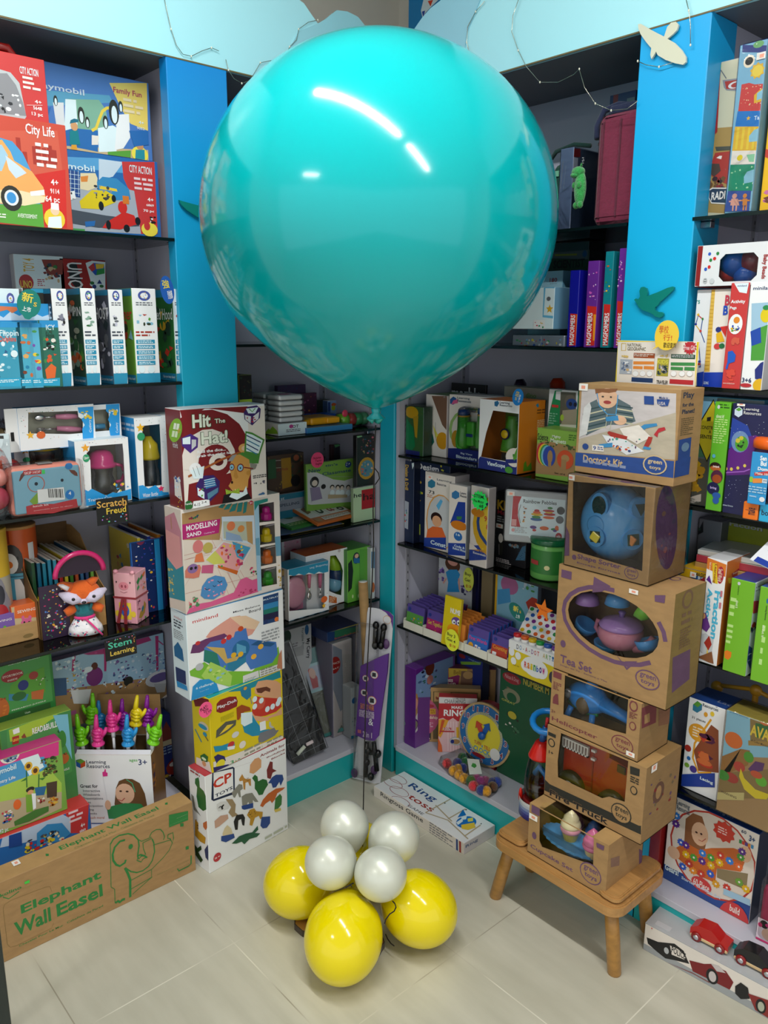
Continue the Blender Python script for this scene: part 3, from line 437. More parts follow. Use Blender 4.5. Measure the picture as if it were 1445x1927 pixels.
carton('travel_game','travel game box with an orange fox in a jungle','travel game',(-0.004, -1.1015, 1.447),(0, 0, 90),(0.0493, 0.1616, 0.028),(89, 20, 20, 52),{'F': [(0,9,289,106,323,8),(5,13,44,85,281,24,22,[263,67,4,117],63),(2,[3,43,85,46,82,6,0,10],20),(6,6,20,70,37,2,3,64),(4,38,277,81,302,'ICY',3,1,0),(4,35,239,74,264,'Hole',264,1,0),(2,[16,87,48,116,71,98,61,47,20,43],55),(5,26,180,73,222,8,19,['222','eee','111'],65)]},group='slim cyan travel games')
carton('card_game','white toy themed card pack leaning on the back above the dark spines','card pack',(-0.24, -1.0673, 1.448),(0, 0, 90),(0.1303, 0.33, 0.03),(3, 'ccc', 'ccc', 'ccc'),{'F': [(4,46,572,105,639,'TOY 4',22,1,90),(2,[145,638,259,642,251,566,170,558],265),(5,143,499,246,637,22,22,[82,79,266,4,9],66),(1,18,477,93,558,108),(4,25,489,84,527,'UNO',136,1,0),(0,106,488,155,545,3),(6,113,497,150,536,4,267,67)]})
carton('card_game','red card pack with slanted white and yellow letters, beside the white pack','card pack',(-0.24, -0.9483, 1.448),(0, 0, 90),(0.1291, 0.3253, 0.03),(268, 44, 44, 44),{'F': [(2,[45,614,91,636,119,505,128,486,88,485,49,540],31),(4,38,493,122,631,'UNO',7,1,-90),(2,[144,632,180,646,258,643,245,480,177,478],3),(2,[157,610,189,635,250,631,248,581,194,569],123),(2,[157,610,189,635,197,602,176,587],6),(2,[199,569,248,581,250,609,206,598],19),(2,[199,630,250,631,243,609,202,602],13),(5,150,488,248,550,7,29,[103,3,91],68)]})
def tagsign(name,label,p,rx,rz,ax,c,texts,group=None,pts=None,th=.0012,roll=0,mt='matte'):
 # flat tag in front of a shelf; local x right, z up, facing -y
 yaw={'x':90,'y':0}[ax]
 m=M().col(c); n=28
 pp=pts or [(rx*math.cos(2*math.pi*i/n),rz*math.sin(2*math.pi*i/n)) for i in range(n)]
 m.prism(pp,0,th)
 for i,(t,x0,z0,x1,z1,cc,b,r) in enumerate(texts):
  m.col(cc).text(t,x0,z0,x1,z1,-.0004-.0001*i,b,r)
 o=m.build(name,mt,None,p,(0,roll,yaw)); tag(o,label,'sign',group); return o
tagsign('shelf_tag','round teal shelf tag with yellow characters over the travel games',(0.02, -1.1251, 1.6465),.027,.033,'x','0f7a70',[('新',-.018,.002,.008,.024,'e8d048',1,0),('S',.010,-.004,.018,.006,'e8c040',1,0),('上市',-.014,-.020,.006,-.008,'f0f0f0',1,0)],roll=12,pts=[(.027*math.cos(a)*(.92 if -2.2<a<-1 else 1),.033*math.sin(a)-( .004 if -2.0<a<-1.2 else 0)) for a in [2*math.pi*i/28-math.pi for i in range(28)]])
tagsign('shelf_tag','round royal blue shelf tag with yellow characters beside the blue post',(0.02, -0.7686, 1.6884),.019,.036,'x','1258b0',[('強',-.012,.004,.008,.026,'e8d048',1,0),('烈推薦',-.002,-.024,.012,-.002,'f0f0f0',1,0)],roll=-8)
def bottle(r,x,y,z,R,H,cap,clear,handle=None,kind='cup'):
 m=M().col(clear); m.lathe([(R*.8,0),(R*.95,.02*H),(R*.95,.3*H),(R*.8,.42*H),(R*.95,.6*H),(R,.62*H)],x,y,z,20); o=m.build('cup_body','frosted',r)
 m=M().col(cap)
 if kind=='cup': m.lathe([(R*1.12,.60*H),(R*1.15,.64*H),(R*1.15,.68*H),(R*.98,.7*H),(R*.95,.85*H),(R*.75,.95*H),(R*.4,H),(0.0005,H)],x,y,z,24)
 else: m.lathe([(R*1.05,.56*H),(R*1.08,.6*H),(R*1.05,.64*H),(R*.98,.70*H),(R*.9,.85*H),(R*.5,.93*H),(R*.3,H),(.0005,H)],x,y,z,24)
 m.build('cup_lid','plastic',r)
 if handle: M().col(cap).tube([(x+R*1.0,y,z+.64*H),(x+R*1.7,y,z+.58*H),(x+R*1.9,y,z+.4*H),(x+R*1.6,y,z+.22*H),(x+R*1.1,y,z+.2*H)],R*.14).build('cup_handle','plastic',r)
r1=carton('cup_box','white and blue window box with a pink handled training cup','toy box',(-0.018, -1.0317, 1.132),(0, 0, 90),(0.1442, 0.1738, 0.085),(7, 8, 3, 3),{'F': [(5,27,320,287,348,14,4,[17,18,21,22,'333'],69),(5,15,44,47,229,8,4,[17,18,21,22,'333'],70),(2,[33,95,52,83,72,94,108,71,145,47,185,60,204,53,290,66,286,8,27,6],42),(7,55,311,24,5,0.45,137),(1,37,237,73,278,80),(4,42,252,68,267,'12m+','fff',1,0),(4,46,21,177,42,'Training Cup',7,1,0),(5,187,54,285,112,7,22,[13,269,155],71)]},holes={'F': [[80,318,257,315,259,263,255,51,234,59,225,70,204,48,185,60,164,46,69,62,76,244,59,283,74,295]]})
bottle(r1,0.084500,.043,.025,.033,.115,'e2458e','e8d8e0',1)
r2=carton('cup_box','white and blue window box with a yellow lidded cup behind the lunch kit','toy box',(-0.1, -1.1559, 1.132),(0, 0, 90),(0.1496, 0.1662, 0.085),(7, 8, 3, 7),{'F': [(7,56,305,24,5,0.45,137),(1,39,241,77,268,80),(5,29,317,295,338,14,4,[17,18,21,22,'333'],72)]},holes={'F': [[83,203,255,203,266,214,266,303,255,314,83,314,72,303,72,214]]})
bottle(r2,0.085600,.04,.06,.035,.14,'e8c83a','d8d0c0')
r3=carton('cutlery_box','long white window box with pink spoon and fork lying across the cup boxes','toy box',(-0.06, -1.151, 1.287),(0, 0, 90),(0.1936, 0.1083, 0.035),(7, 8, 8, 8),{'F': [(5,19,187,302,212,20,4,[17,18,21,22,'333'],73),(5,13,80,39,185,8,4,[17,18,21,22,'333'],74),(5,111,50,309,67,8,4,[17,18,21,22,'333'],75),(2,[303,203,387,203,374,29,317,34,318,92,333,109,318,138,328,165,306,176],42),(7,53,79,21,5,0.45,81),(1,83,57,127,95,55),(4,354,68,370,135,'Cutlery',3,1,90),(5,305,137,375,187,9,19,[7,3,13],76)]},holes={'F': [[53,193,302,185,304,153,326,137,320,68,250,68,43,89]]})
for (hx0,hz0,hx1,hz1,fork) in ((0.0994, 0.0795, 0.1566, 0.0769, 0),(0.0999, 0.0488, 0.1655, 0.0413, 1)):
 u=M().col('e890b4'); u.tube([(hx0,.018,hz0),((hx0+hx1)/2,.014,(hz0+hz1)/2),(hx1,.018,hz1)],[.0065,.008,.006]); c=u.build('cutlery_handle','plastic',r3)
 dx=-1; s=M().col('d8d8dc'); s.tube([(hx0,.018,hz0),(hx0-.03,.018,hz0)],.0022)
 if fork:
  for k in (-1,0,1): s.tube([(hx0-.03,.018,hz0+k*.003),(hx0-.05,.018,hz0+k*.004)],.0012)
 else: s.ell(hx0-.04,.016,hz0,.014,.004,.008)
 s.build('steel_'+('fork' if fork else 'spoon'),'metal',r3)
M().col('efefef').box(-.03,.002,.0,0,.004,0.108293).build('hang_tab','print',r3)
M().col('141414').box(-.02,.0005,.028,-.012,.0018,.05,.0003).build('hang_hole','matte',r3)
r3b=carton('cutlery_box','second white cutlery box with blue handles, behind the pink one','toy box',(-0.07, -0.9569, 1.287),(0, 0, 90),(0.0759, 0.104, 0.03),(7, 8, 8, 8),{'F': [(2,[75,209,152,208,140,34,87,39,83,78,96,96,81,125,93,153,73,173],42),(4,120,50,137,107,'Cutlery',3,1,90),(5,72,143,141,185,8,19,[7,3,13],77)]},holes={'F': [[7,67,83,67,88,72,88,177,83,182,7,182,2,177,2,72]]})
for z in (.02,.045): M().col('3f9ccc').tube([(.0,.016,z),(.035,.012,z)],.0075).build('cutlery_handle','plastic',r3b)
r4=carton('bottle_box','tall white and blue window box with a yellow water bottle','toy box',(-0.02, -0.8664, 1.132),(0, 0, 90),(0.1016, 0.2218, 0.09),(7, 8, 3, 7),{'F': [(5,11,408,201,439,12,4,[17,18,21,22,'333'],78),(5,150,59,189,375,10,4,[17,18,21,22,'333'],79),(2,[2,75,28,76,58,53,100,67,145,21,177,17,178,-24,0,-5],42),(7,34,391,25,5,0.45,81),(1,12,321,56,365,80),(4,23,7,113,29,'Water Bottle',7,1,0),(7,133,43,20,5,0.45,138)],'L': [(6,20,357,177,411,2,145,80)]},holes={'F': [[45,400,148,402,148,280,140,62,100,62,38,65,38,193,42,319]]})
bottle(r4,0.057400,.04,.02,.026,.145,'e8cf2a','d8d4c8',None,'bottle')
carton('bottle_box','white and blue bottle box tucked behind the stack of games','toy box',(-0.03, -0.7814, 1.132),(0, 0, 90),(0.112, 0.2224, 0.09),(7, 8, 3, 7),{'F': [(7,35,399,21,5,0.45,81),(5,-1,73,63,410,10,6,[17,18],81),(2,[-7,56,53,69,49,-12,-5,-5],42),(1,-2,12,41,93,138)]})
lk=empty('lunch_kit','coral and light blue lunch kit wrapped in clear film with barcode sticker','lunch box',(-0.0, -1.2044, 1.133),(0, 0, 90))
W,H=(0.1807, 0.1242)
M().col('e08a78').box(0,0,0,W,.05,H,.018).build('case','plastic',lk)
M().col('7fb4cc').box(.008,-.003,.008,W-.008,.006,H-.008,.012).build('face_panel','plastic',lk)
m=M(); m.art('F',W,H,.05,[('p', [45, 186, 56, 215, 74, 231, 99, 235, 100, 215, 72, 209, 50, 183], '6a3a30'), ('p', [291, 213, 320, 207, 332, 192, 333, 175, 318, 180, 301, 196], '6a3a30'), ('p', [70, 233, 156, 229, 154, 208, 85, 210, 67, 218], 'c03438'), ('t', 73, 213, 151, 226, 'SKIP HOP', 'f0dcdc', 1, 0), ('r', 157, 207, 172, 227, '4ad86a'), ('e', 82, 119, 167, 203, 'b86a60'), ('e', 86, 123, 162, 198, '7fb4cc'), ('e', 116, 152, 133, 170, '1c2836'), ('e', 245, 156, 260, 172, '1c2836'), ('e', 273, 215, 311, 249, '2a7fc4'), ('e', 262, 60, 309, 110, '1f7cc8'), ('t', 279, 83, 292, 101, '4', 'fff', 1, 0), ('p', [85, 79, 127, 118, 127, 68, 108, 49], '7fa83a'), ('p', [66, 55, 105, 60, 156, 55, 199, 49, 317, 59, 321, 18, 195, -1, 66, 14], 'b8323a'), ('t', 99, 45, 175, 55, 'lunch kit', 'f0dcdc', 1, 0), ('t', 100, 25, 296, 29, 'ensemble pour le diner', 'f0dcdc', 1, 0), ('p', [127, 131, 257, 128, 258, 64, 125, 64], 'eef0f0'), ('r', 178, 84, 182, 129, '222'), ('r', 184, 83, 187, 128, '222'), ('r', 190, 82, 193, 127, '222'), ('r', 197, 81, 201, 126, '222'), ('r', 203, 81, 205, 125, '222'), ('r', 209, 80, 212, 125, '222'), ('r', 215, 79, 220, 124, '222'), ('r', 222, 78, 224, 123, '222'), ('r', 228, 77, 231, 122, '222'), ('r', 234, 76, 239, 121, '222'), ('r', 241, 75, 243, 121, '222'), ('r', 247, 74, 250, 120, '222')],.0035,5e-4); m.build('printed_face','matte',lk)
M().box(-.004,-.006,-.0005,W+.004,.055,H+.006,.008).build('plastic_wrap','wrap',lk); M().col('8a8a8a').box(W*.42,.012,H+.0005,W*.62,.035,H+.004,.001).build('latch','plastic',lk)
def bag(name,label,cat,loc,parts,rx,ry,rz,group=None,seed=1):
 e=empty(name,label,cat,loc,(0,0,0),group)
 for i,(dx,dy,dz,r,c) in enumerate(parts): M().col(c).ell(dx,dy,dz,r,r*.8,r*.75,12,8).build('wrapped_item','plastic',e)
 R=random.Random(seed); m=M(); n,k=18,10; vs=[];fs=[]
 m.ell(0,0,rz,rx,ry,rz,24,14)
 m.v=[(v[0]*(1+R.uniform(-.06,.06)),v[1]*(1+R.uniform(-.06,.06)),v[2]*(1+R.uniform(-.05,.05))) for v in m.v]
 m.build('clear_bag','wrap',e); return e
bag('wrapped_toy','clear bag with a blue soft toy on top behind the cutlery boxes','toy',(-0.2, -0.7826, 1.3388)[:2]+(1.255,),[(0,0,.03,.035,'2a62a8'),(.02,-.01,.04,.02,'35b07a')],.06,.05,.035,seed=2)
bag('wrapped_toy','clear bag with a dim brown grey toy near the shelf corner','toy',(-0.22, -0.7061, 1.3424)[:2]+(1.26,),[(0,0,.03,.035,'6a5250'),(.015,0,.045,.018,'8a7a78')],.06,.05,.035,seed=3)
bag('wrapped_toy','clear bag with a red toy, far end of the tableware shelf','toy',(-0.1, -1.179, 1.3439)[:2]+(1.134,),[(0,0,.10,.05,'a01f24'),(0,0,.19,.03,'6a5a40'),(0,0,.04,.05,'1c2a44')],.05,.05,.115,seed=4)
bag('wrapped_toy','crumpled clear bag with pink items beside the lunch kit','toy',(-0.03, -1.2302, 1.1638)[:2]+(1.134,),[(0,0,.05,.04,'c04a60'),(.0,0.01,.10,.03,'d88a80')],.05,.045,.09,seed=5)
m=M().col('4a9a4a').tube([(0,0,0),(0,.03,.004),(0,.07,.004),(0,.1,0)],[.009,.012,.011,.006]); o=m.build('green_clip','plastic',None,(-0.25, -1.0531, 1.3929)); o.location.z=1.30; tag(o,'small green plastic clip lying on top of boxes behind the cutlery','clip')
carton('toy_box','blue carton at the back of the tableware shelf under the green clip','toy box',(-0.19, -1.1262, 1.132),(0, 0, 90),(0.2175, 0.157, 0.12),(8, 8, 8, 238),{})
carton('cup_box','white blister card with slot at the far left of the tableware shelf','toy box',(-0.06, -1.2363, 1.132),(0, 0, 90),(0.0617, 0.2031, 0.02),(3, 'ccc', 'ccc', 'ddd'),{'F': [(2,[71,400,96,398,96,382,70,385],115),(2,[18,274,76,277,76,233,14,231],257),(5,7,85,89,235,14,16,[76,70,60],83)]})
def canister(name,label,loc,R,H,c,top,fn):
 e=empty(name,label,'tube',loc); m=M().col(c).lathe([(R,0),(R,H)],n=32); 
 m.build('tube_body','print',e); M().col(top).lathe([(R*1.02,H-.004),(R*1.02,H+.003),(R,H+.004)],n=32).build('tube_lid','kraft',e)
 fn(e,R,H); return e
def cyl_patch(m,R,a0,z0,pts,e=.0012):
 # pts (angle deg offset, z) polygon wrapped on a cylinder around the z axis
 out=[]
 N=len(pts)
 for i in range(N):
  (a,z),(b,w)=pts[i],pts[(i+1)%N]
  for k in range(3):
   t=k/3; aa=math.radians(a0+a+(b-a)*t); out.append(((R+e)*math.cos(aa),(R+e)*math.sin(aa),z0+z+(w-z)*t))
 m.add(out,[tuple(range(len(out)))])
def ov(ca,cz,ra,rz,n=12): return [(ca+ra*math.cos(2*math.pi*i/n),cz+rz*math.sin(2*math.pi*i/n)) for i in range(n)]
def strip(m,R,a0,a1,z0,z1,e=.001):
 n=max(2,int(abs(a1-a0)/8)); vs=[];fs=[]
 for i in range(n+1):
  a=math.radians(a0+(a1-a0)*i/n)
  for z in (z0,z1): vs.append(((R+e)*math.cos(a),(R+e)*math.sin(a),z))
 for i in range(n): fs.append((2*i,2*i+2,2*i+3,2*i+1))
 m.add(vs,fs,True)
def ell_cap(m,R,ca,cz,ra,rz,e):
 # ellipse patch following the cylinder
 vs=[];fs=[];n=16
 for k in range(5):
  f=k/4
  for i in range(n):
   t=2*math.pi*i/n; a=math.radians(ca+ra*f*math.cos(t)); vs.append(((R+e)*math.cos(a),(R+e)*math.sin(a),cz+rz*f*math.sin(t)))
 for k in range(4):
  for i in range(n): j=(i+1)%n; fs.append((k*n+i,(k+1)*n+i,(k+1)*n+j,k*n+j))
 m.add(vs,fs,True)
CA=-25
def peng(e,R,H):
 m=M(); m.col('d8602a'); strip(m,R,CA-95,CA+95,H*.55,H*.995,.0004); m.col('a03a20'); strip(m,R,CA-95,CA-10,H*.86,H*.99,.0008); m.col('c08040'); strip(m,R,CA-95,CA+95,0,H*.2,.0004)
 m.col('f0f0f0'); strip(m,R,CA+40,CA+60,H*.58,H*.85,.0009)
 for args,c,k in (((-8,.38,42,.27),'3f3a38',1),((-10,.36,30,.2),'dedad6',2),((-8,.70,30,.155),'3f3a38',3),((-14,.67,22,.10),'e4e0da',4),((-16,.66,10,.035),'d8722a',6),((-22,.72,3,.018),'111',7),((8,.72,3,.018),'111',7),((30,.38,10,.16),'3f3a38',5),((-42,.38,8,.14),'3f3a38',5),((-12,.12,22,.03),'c8602a',8)):
  m.col(c); ell_cap(m,R,CA+args[0],args[1]*H,args[2],args[3]*H,.0008+.0003*k)
 m.col('4f9ab4'); strip(m,R,CA-38,CA+18,H*.52,H*.575,.0034); strip(m,R,CA-22,CA-6,H*.26,H*.53,.0037); m.col('a82a50'); strip(m,R,CA-24,CA-8,H*.25,H*.32,.004); m.col('2a5a70'); strip(m,R,CA-38,CA+18,H*.54,H*.55,.004)
 m.build('penguin_print','print',e)
def koala(e,R,H):
 m=M(); m.col('e0b83a'); strip(m,R,CA-95,CA+95,H*.6,H*.995,.0004); m.col('b8b4ac'); strip(m,R,CA-95,CA+95,0,H*.05,.0004)
 for args,c,k in (((10,.28,60,.26),'8d8a94',1),((20,.46,30,.16),'8d8a94',2),((30,.45,16,.09),'3a3a44',3),((28,.26,26,.11),'b02c34',4)):
  m.col(c); ell_cap(m,R,CA+args[0],args[1]*H,args[2],args[3]*H,.0008+.0003*k)
 m.build('animal_print','print',e)
canister('craft_tube','orange kraft tube printed with a scarfed penguin, left of the fox',(-0.235, -1.1319, 0.7725),.052,0.2897,'b5895a','c08c50',peng)
canister('craft_tube','yellow and grey kraft tube printed with a grey animal and red heart',(-0.16, -1.2252, 0.7725),.046,0.3065,'b8b0a0','d8b040',koala)
tray=carton('display_tray','open kraft tray along the shelf edge holding the little sewing kits','tray',(-0.105, -1.2877, 0.773),(0, 0, 90),(0.2208, 0.0504, 0.0015),(114, 12, 12, 12),{'F': [(4,150,1,338,6,'My Creative Box',270,1,0),(1,220,15,274,38,141)]},mt='kraft')
carton('sewing_kit','green frog kit with violet label in the kraft tray','craft kit',(-0.108, -1.2657, 0.775),(0, 0, 90),(0.073, 0.0838, 0.05),(82, 53, 53, 53),{'F': [(2,[18,203,148,187,145,83,13,108],53),(4,30,129,131,141,'SEWING',4,1,0),(1,45,41,100,95,54),(1,46,-7,93,55,54),(1,52,88,67,112,54),(1,84,81,101,106,54),(1,59,69,68,80,'222'),(1,82,65,90,76,'222'),(1,65,31,80,48,17)]},group='small sewing kits in the tray')
carton('sewing_kit','pink cat kit with orange label in the kraft tray','craft kit',(-0.108, -1.1996, 0.775),(0, 0, 90),(0.0691, 0.0989, 0.05),(82, 55, 55, 55),{'F': [(2,[18,230,140,217,138,111,13,132],55),(4,30,155,123,171,'SEWING',4,1,0),(1,41,66,98,121,56),(1,42,17,90,81,56),(1,47,113,63,139,56),(1,81,107,99,132,56),(1,55,94,64,106,'222'),(1,79,90,88,102,'222'),(1,61,56,77,73,17)]},group='small sewing kits in the tray')
carton('sewing_kit','green owl kit with yellow label in the kraft tray','craft kit',(-0.108, -1.1386, 0.775),(0, 0, 90),(0.0667, 0.1007, 0.05),(82, 37, 37, 37),{'F': [(2,[18,232,135,221,133,112,13,131],37),(4,31,154,118,173,'SEWING',4,1,0),(1,37,64,97,120,57),(1,39,14,89,79,57),(1,44,113,60,138,57),(1,79,106,97,132,57),(1,52,93,62,105,'222'),(1,77,89,86,101,'222'),(1,59,54,75,72,17)]},group='small sewing kits in the tray')
bn=empty('book_bin','kraft cardboard magazine bin with cut away side full of thin books','bin',(-0.085, -1.1384, 0.7725),(0,0,90))
# local x right along the shelf, y back
bw=0.1834
M().col('b5894f').box(0,0,0,bw,.002,.11).build('front_board','kraft',bn)
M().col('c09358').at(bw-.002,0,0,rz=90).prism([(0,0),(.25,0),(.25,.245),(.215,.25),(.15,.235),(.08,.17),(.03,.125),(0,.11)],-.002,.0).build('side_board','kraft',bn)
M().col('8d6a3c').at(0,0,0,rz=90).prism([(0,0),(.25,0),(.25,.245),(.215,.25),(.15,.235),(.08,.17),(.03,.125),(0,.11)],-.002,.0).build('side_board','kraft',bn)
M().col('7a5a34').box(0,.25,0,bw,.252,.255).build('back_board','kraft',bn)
_b=bn.location
for i,c in enumerate(['1f4a2c','0f5a78','1a7a94','2a86a8','3a9ab8','c8302c','e0d040','4a8a3a','c85a2a','2a6a9a','1c3a6a','6fa83a']):
 x=.006+i*(bw-.012)/12; m=M().col(c).box(0,0,0,.0085,.19,.205-.0035*(i%3),.0008,[hx('e8e4da') if k in (4,) else hx(c) for k in range(6)])
 o=m.build('thin_book','print',None,(_b[0]-.04,_b[1]+x,_b[2]+.001),(0,0,90)); tag(o,'thin picture book standing in the kraft bin behind the fox','book','thin books in the kraft bin')
m=M().col('3a1c3c').box(0,0,0,.075,.006,.15,.001,[hx('30203a')]*6); m.art('F',.075,.15,.006,[('x',50,50,700,1400,70,60,['c82a6a','e8a83a','4a7ac0','e8e0d0','3a8a5a'],7)])
o=m.build('picture_book','print',None,(_b[0]+.012,_b[1]+.002,_b[2]),(0,0,90)); tag(o,'dark floral picture book in front of the bin left of the fox','book')
m=M().col('c8286a'); pts=[(.065*math.cos(a)*1.0,.058*math.sin(a)) for a in [math.pi*i/16 for i in range(17)]]; inner=[(.05*math.cos(a),.043*math.sin(a)) for a in [math.pi*(16-i)/16 for i in range(17)]]
m.tube([(p[0],0,p[1]) for p in pts],.0075,6); m.add([(p[0]*.9,.002,p[1]*.9) for p in pts],[tuple(range(17))],c=hx('2a1c30')); 
o=m.build('bag_handle_frame','plastic',None,(-0.08, -1.0417, 0.9516),(0,0,90)); tag(o,'crimson arched handle of a craft case above the fox head','craft case')
o.location.x=-.028
carton('activity_book','dark violet activity book with a bright blue spine right of the pink pig box','book',(-0.095, -0.8661, 0.772),(0, 0, 90),(0.0952, 0.2186, 0.012),(146, 124, 8, 124),{'F': [(5,17,-50,175,451,45,14,[139,28,140,17,22],84),(1,33,418,86,480,271),(0,143,-49,176,461,8)]})
_y=-0.8313
for i,c in enumerate(['e0c83a','5fa83a','c84a2a','2a3a8a','c82a4a','2a6a3a','e08a2a','3a2a6a']):
 m=M().box(0,0,0,.009,.2,.225-.006*(i%3),.0008,[hx(c)]*4+[hx('ded8c8')]*2); m.art('L',.009,.22,.2,[('x',100,100,1900,2000,14,200,['e8e0d0','2a86c8','e0a83a','c83a4a'],i)])
 o=m.build('thin_book','print',None,(-.115,_y-.005+i*.0105,.7725),(0,0,90)); tag(o,'thin colourful book in the row beside the tall game stack','book','thin books beside the game stack')
pb=empty('pig_box','pink pig cube stacked on a pink farm cube tied with a dark red ribbon','toy box',(-.0812,-.9326,.773),(0,0,36))
w=.068
lo_=M().box(0,0,0,w,w,.075,.0015,[hx('e3a0ae')]*4+[hx('e8a8b4')]*2)
lo_.art('F',w,.075,w,[('r',150,120,520,620,'e8cc40'),('e',200,200,460,560,'3a6ac8'),('e',250,350,420,500,'d83a3a'),('e',20,200,160,380,'e8c83a'),('e',500,200,660,380,'e8c83a'),('g',300,20,500,60,1,'6a3a4a',3)])
lo_.art('R',w,.075,w,[('p',[100,150,250,100,450,200,550,420,450,560,380,350,200,300],'b08a3a'),('p',[300,250,420,350,380,450,280,380],'3a7a8a'),('x',60,350,260,680,9,70,['c05a7a','6a3050','3a7a4a'],5),('t',60,20,240,90,'C E','333',1,0),('e',420,20,500,90,'4aa83a')])
lo_.build('farm_cube','print',pb)
up=M().box(.001,.001,.0765,w-.001,w-.001,.148,.0015,[hx('eab0b8')]*4+[hx('e8a8b4')]*2)
up.build('pig_cube','print',pb)
ar=M(); ar.at(0,0,.0765); ar.art('F',w,.07,w,[('e',180,230,480,460,'e08a98'),('e',250,290,310,380,'a04a5a'),('e',360,290,420,380,'a04a5a'),('e',100,430,140,480,'222'),('e',520,430,560,480,'222'),('l',[220,180,330,140,440,180],10,'7a3040')])
ar.art('R',w,.07,w,[('p',[100,450,250,560,300,480,180,350],'3a8a4a'),('p',[300,500,420,600,460,520,350,440],'3a8a4a'),('p',[420,560,560,640,600,600,480,500],'e0742a'),('p',[100,200,240,260,220,340,120,300],'4a9a5a'),('x',250,100,600,420,8,60,['e08a98','3a7a4a','e0742a'],3)]); ar.build('pig_print','print',pb)
rb=M().col('8e1a26').box(-.001,-.001,.0735,w+.001,w+.001,.0785); rb.build('ribbon_band','fabric',pb)
for s,(a,b,c) in enumerate(((.02,-.006,.0),(.012,-.008,-.0))):
 t=M().col('8e1a26').at(.028+s*.008,-.002,0); t.prism([(-.002,.075),(.006,.075),(.0+(-.012 if s==0 else .004),-.0),(-.01+(-.012 if s==0 else .004),.0)],-.0025-.001*s,-.0015-.001*s); t.build('ribbon_tail','fabric',pb)
for x in (.008,.06): M().col('e6a0ae').lathe([(.008,.148),(.006,.155),(.0005,.157)],x,.005,0,10).build('pig_ear','print',pb)
fx=empty('fox_plush','orange fox plush in teal top and floral skirt with pink belt','soft toy',(-.055,-1.028,.7735),(0,0,72))
s=.001
hd=M().col('df6420'); hd.ell(0,0,.118,.045,.022,.034,24,16)
hd.build('head','fabric',fx)
M().col('df6420').tube([(-.03,-.001,.135),(-.05,-.004,.146),(-.062,-.006,.150)],[.016,.010,.003],8).build('ear','fabric',fx)
M().col('ece6ea').tube([(-.036,-.010,.136),(-.050,-.011,.145),(-.059,-.011,.149)],[.008,.006,.002],8).build('inner_ear','fabric',fx)
M().col('df6420').tube([(.02,0,.14),(.032,.002,.150),(.042,.004,.152)],[.016,.010,.003],8).build('ear','fabric',fx)
for sg in (-1,1): M().col('d8cfe6').at(0,0,0).tube([(sg*.006,-.018,.100),(sg*.022,-.016,.106),(sg*.042,-.010,.114),(sg*.060,-.004,.122)],[.006,.017,.015,.004],10).build('cheek','fabric',fx)
M().col('d8cfe6').ell(0,-.017,.098,.012,.008,.008).build('muzzle','fabric',fx)
M().col('1c1418').ell(0,-.025,.0965,.006,.004,.004).build('nose','plastic',fx)
for sg in (-1,1): M().col('101014').ell(sg*.026,-.0305,.112 if sg>0 else .110,.0045,.003,.0045).build('eye','plastic',fx)
M().col('1f6f78').ell(0,0,.064,.026,.018,.024).build('top','fabric',fx)
M().col('1f6f78').tube([(-.014,-.012,.07),(-.02,-.012,.088)],.004).build('strap','fabric',fx); M().col('1f6f78').tube([(.014,-.012,.07),(.02,-.012,.088)],.004).build('strap','fabric',fx)
for sg in (-1,1): M().col('df6420').tube([(sg*.02,0,.076),(sg*.035,-.004,.072),(sg*.048,-.008,.066)],[.011,.013,.011],10).build('arm','fabric',fx)
sk=M(); R=random.Random(4); sk.col('f0eef2').lathe([(.046,.004),(.043,.02),(.033,.036),(.024,.05)],n=28,sy=.75)
sk.build('skirt','fabric',fx)
fl2=M()
for i in range(46):
 a=math.radians(R.uniform(-170,-10)); t=R.uniform(0,1); r=(.046*(1-t)+.025*t)+.001; z=.006+.042*t; x,y=r*math.cos(a),r*.75*math.sin(a); q=.0026
 fl2.col(R.choice(['c82a5a','2a3a8a','2a7a8a','e07a9a','8a2a3a'])).ell(x,y,z,q,q*.5,q,6,4)
fl2.build('floral_print','fabric',fx)
M().col('df6420').ell(-.016,-.004,.004,.018,.016,.007).build('foot','fabric',fx); M().col('df6420').ell(.018,-.004,.004,.016,.016,.007).build('foot','fabric',fx)
M().col('e83a88').lathe([(.0275,.046),(.028,.050),(.0265,.053)],n=24,sy=.76).build('belt','fabric',fx)
M().col('e83a88').tube([(.0,-.021,.049),(.014,-.030,.035),(.028,-.036,.018),(.040,-.036,.002)],.0028,6).build('belt_tail','fabric',fx); M().col('e83a88').ell(0,-.022,.050,.010,.004,.005).build('belt_bow','fabric',fx)
m=M().col('121414').box(0,-.001,0,0.087100,.0,0.070400); W,H=0.087100,0.070400
its=[('t', 0.02, 0.66, 0.95, 0.92, 'Scratch', 'd8a850', 1, 0), ('t', 0.3, 0.38, 0.92, 0.62, 'Freud', 'e0c040', 1, 0), ('x', 0.02, 0.02, 0.95, 0.35, 16, 40, ['5ac0e0', 'a070d0', 'e07080', '60d080'], 31), ('x', 0.7, 0.5, 0.98, 0.8, 6, 50, ['e0a040', 'd06060'], 32)]; m.art('F',W,H,.001,[(i[0],int(i[1]*W*1e4),int(i[2]*H*1e4),int(i[3]*W*1e4),int(i[4]*H*1e4))+tuple(i[5:]) for i in its],off=.001)
o=m.build('chalk_sign','matte',None,(0.012, -0.9999, 1.0843),(0,0,90)); tag(o,'black scratch sign reading Scratch Freud hanging from the tableware shelf','sign')
m=M().col('121414').box(0,-.001,0,0.089400,.0,0.059600); W,H=0.089400,0.059600
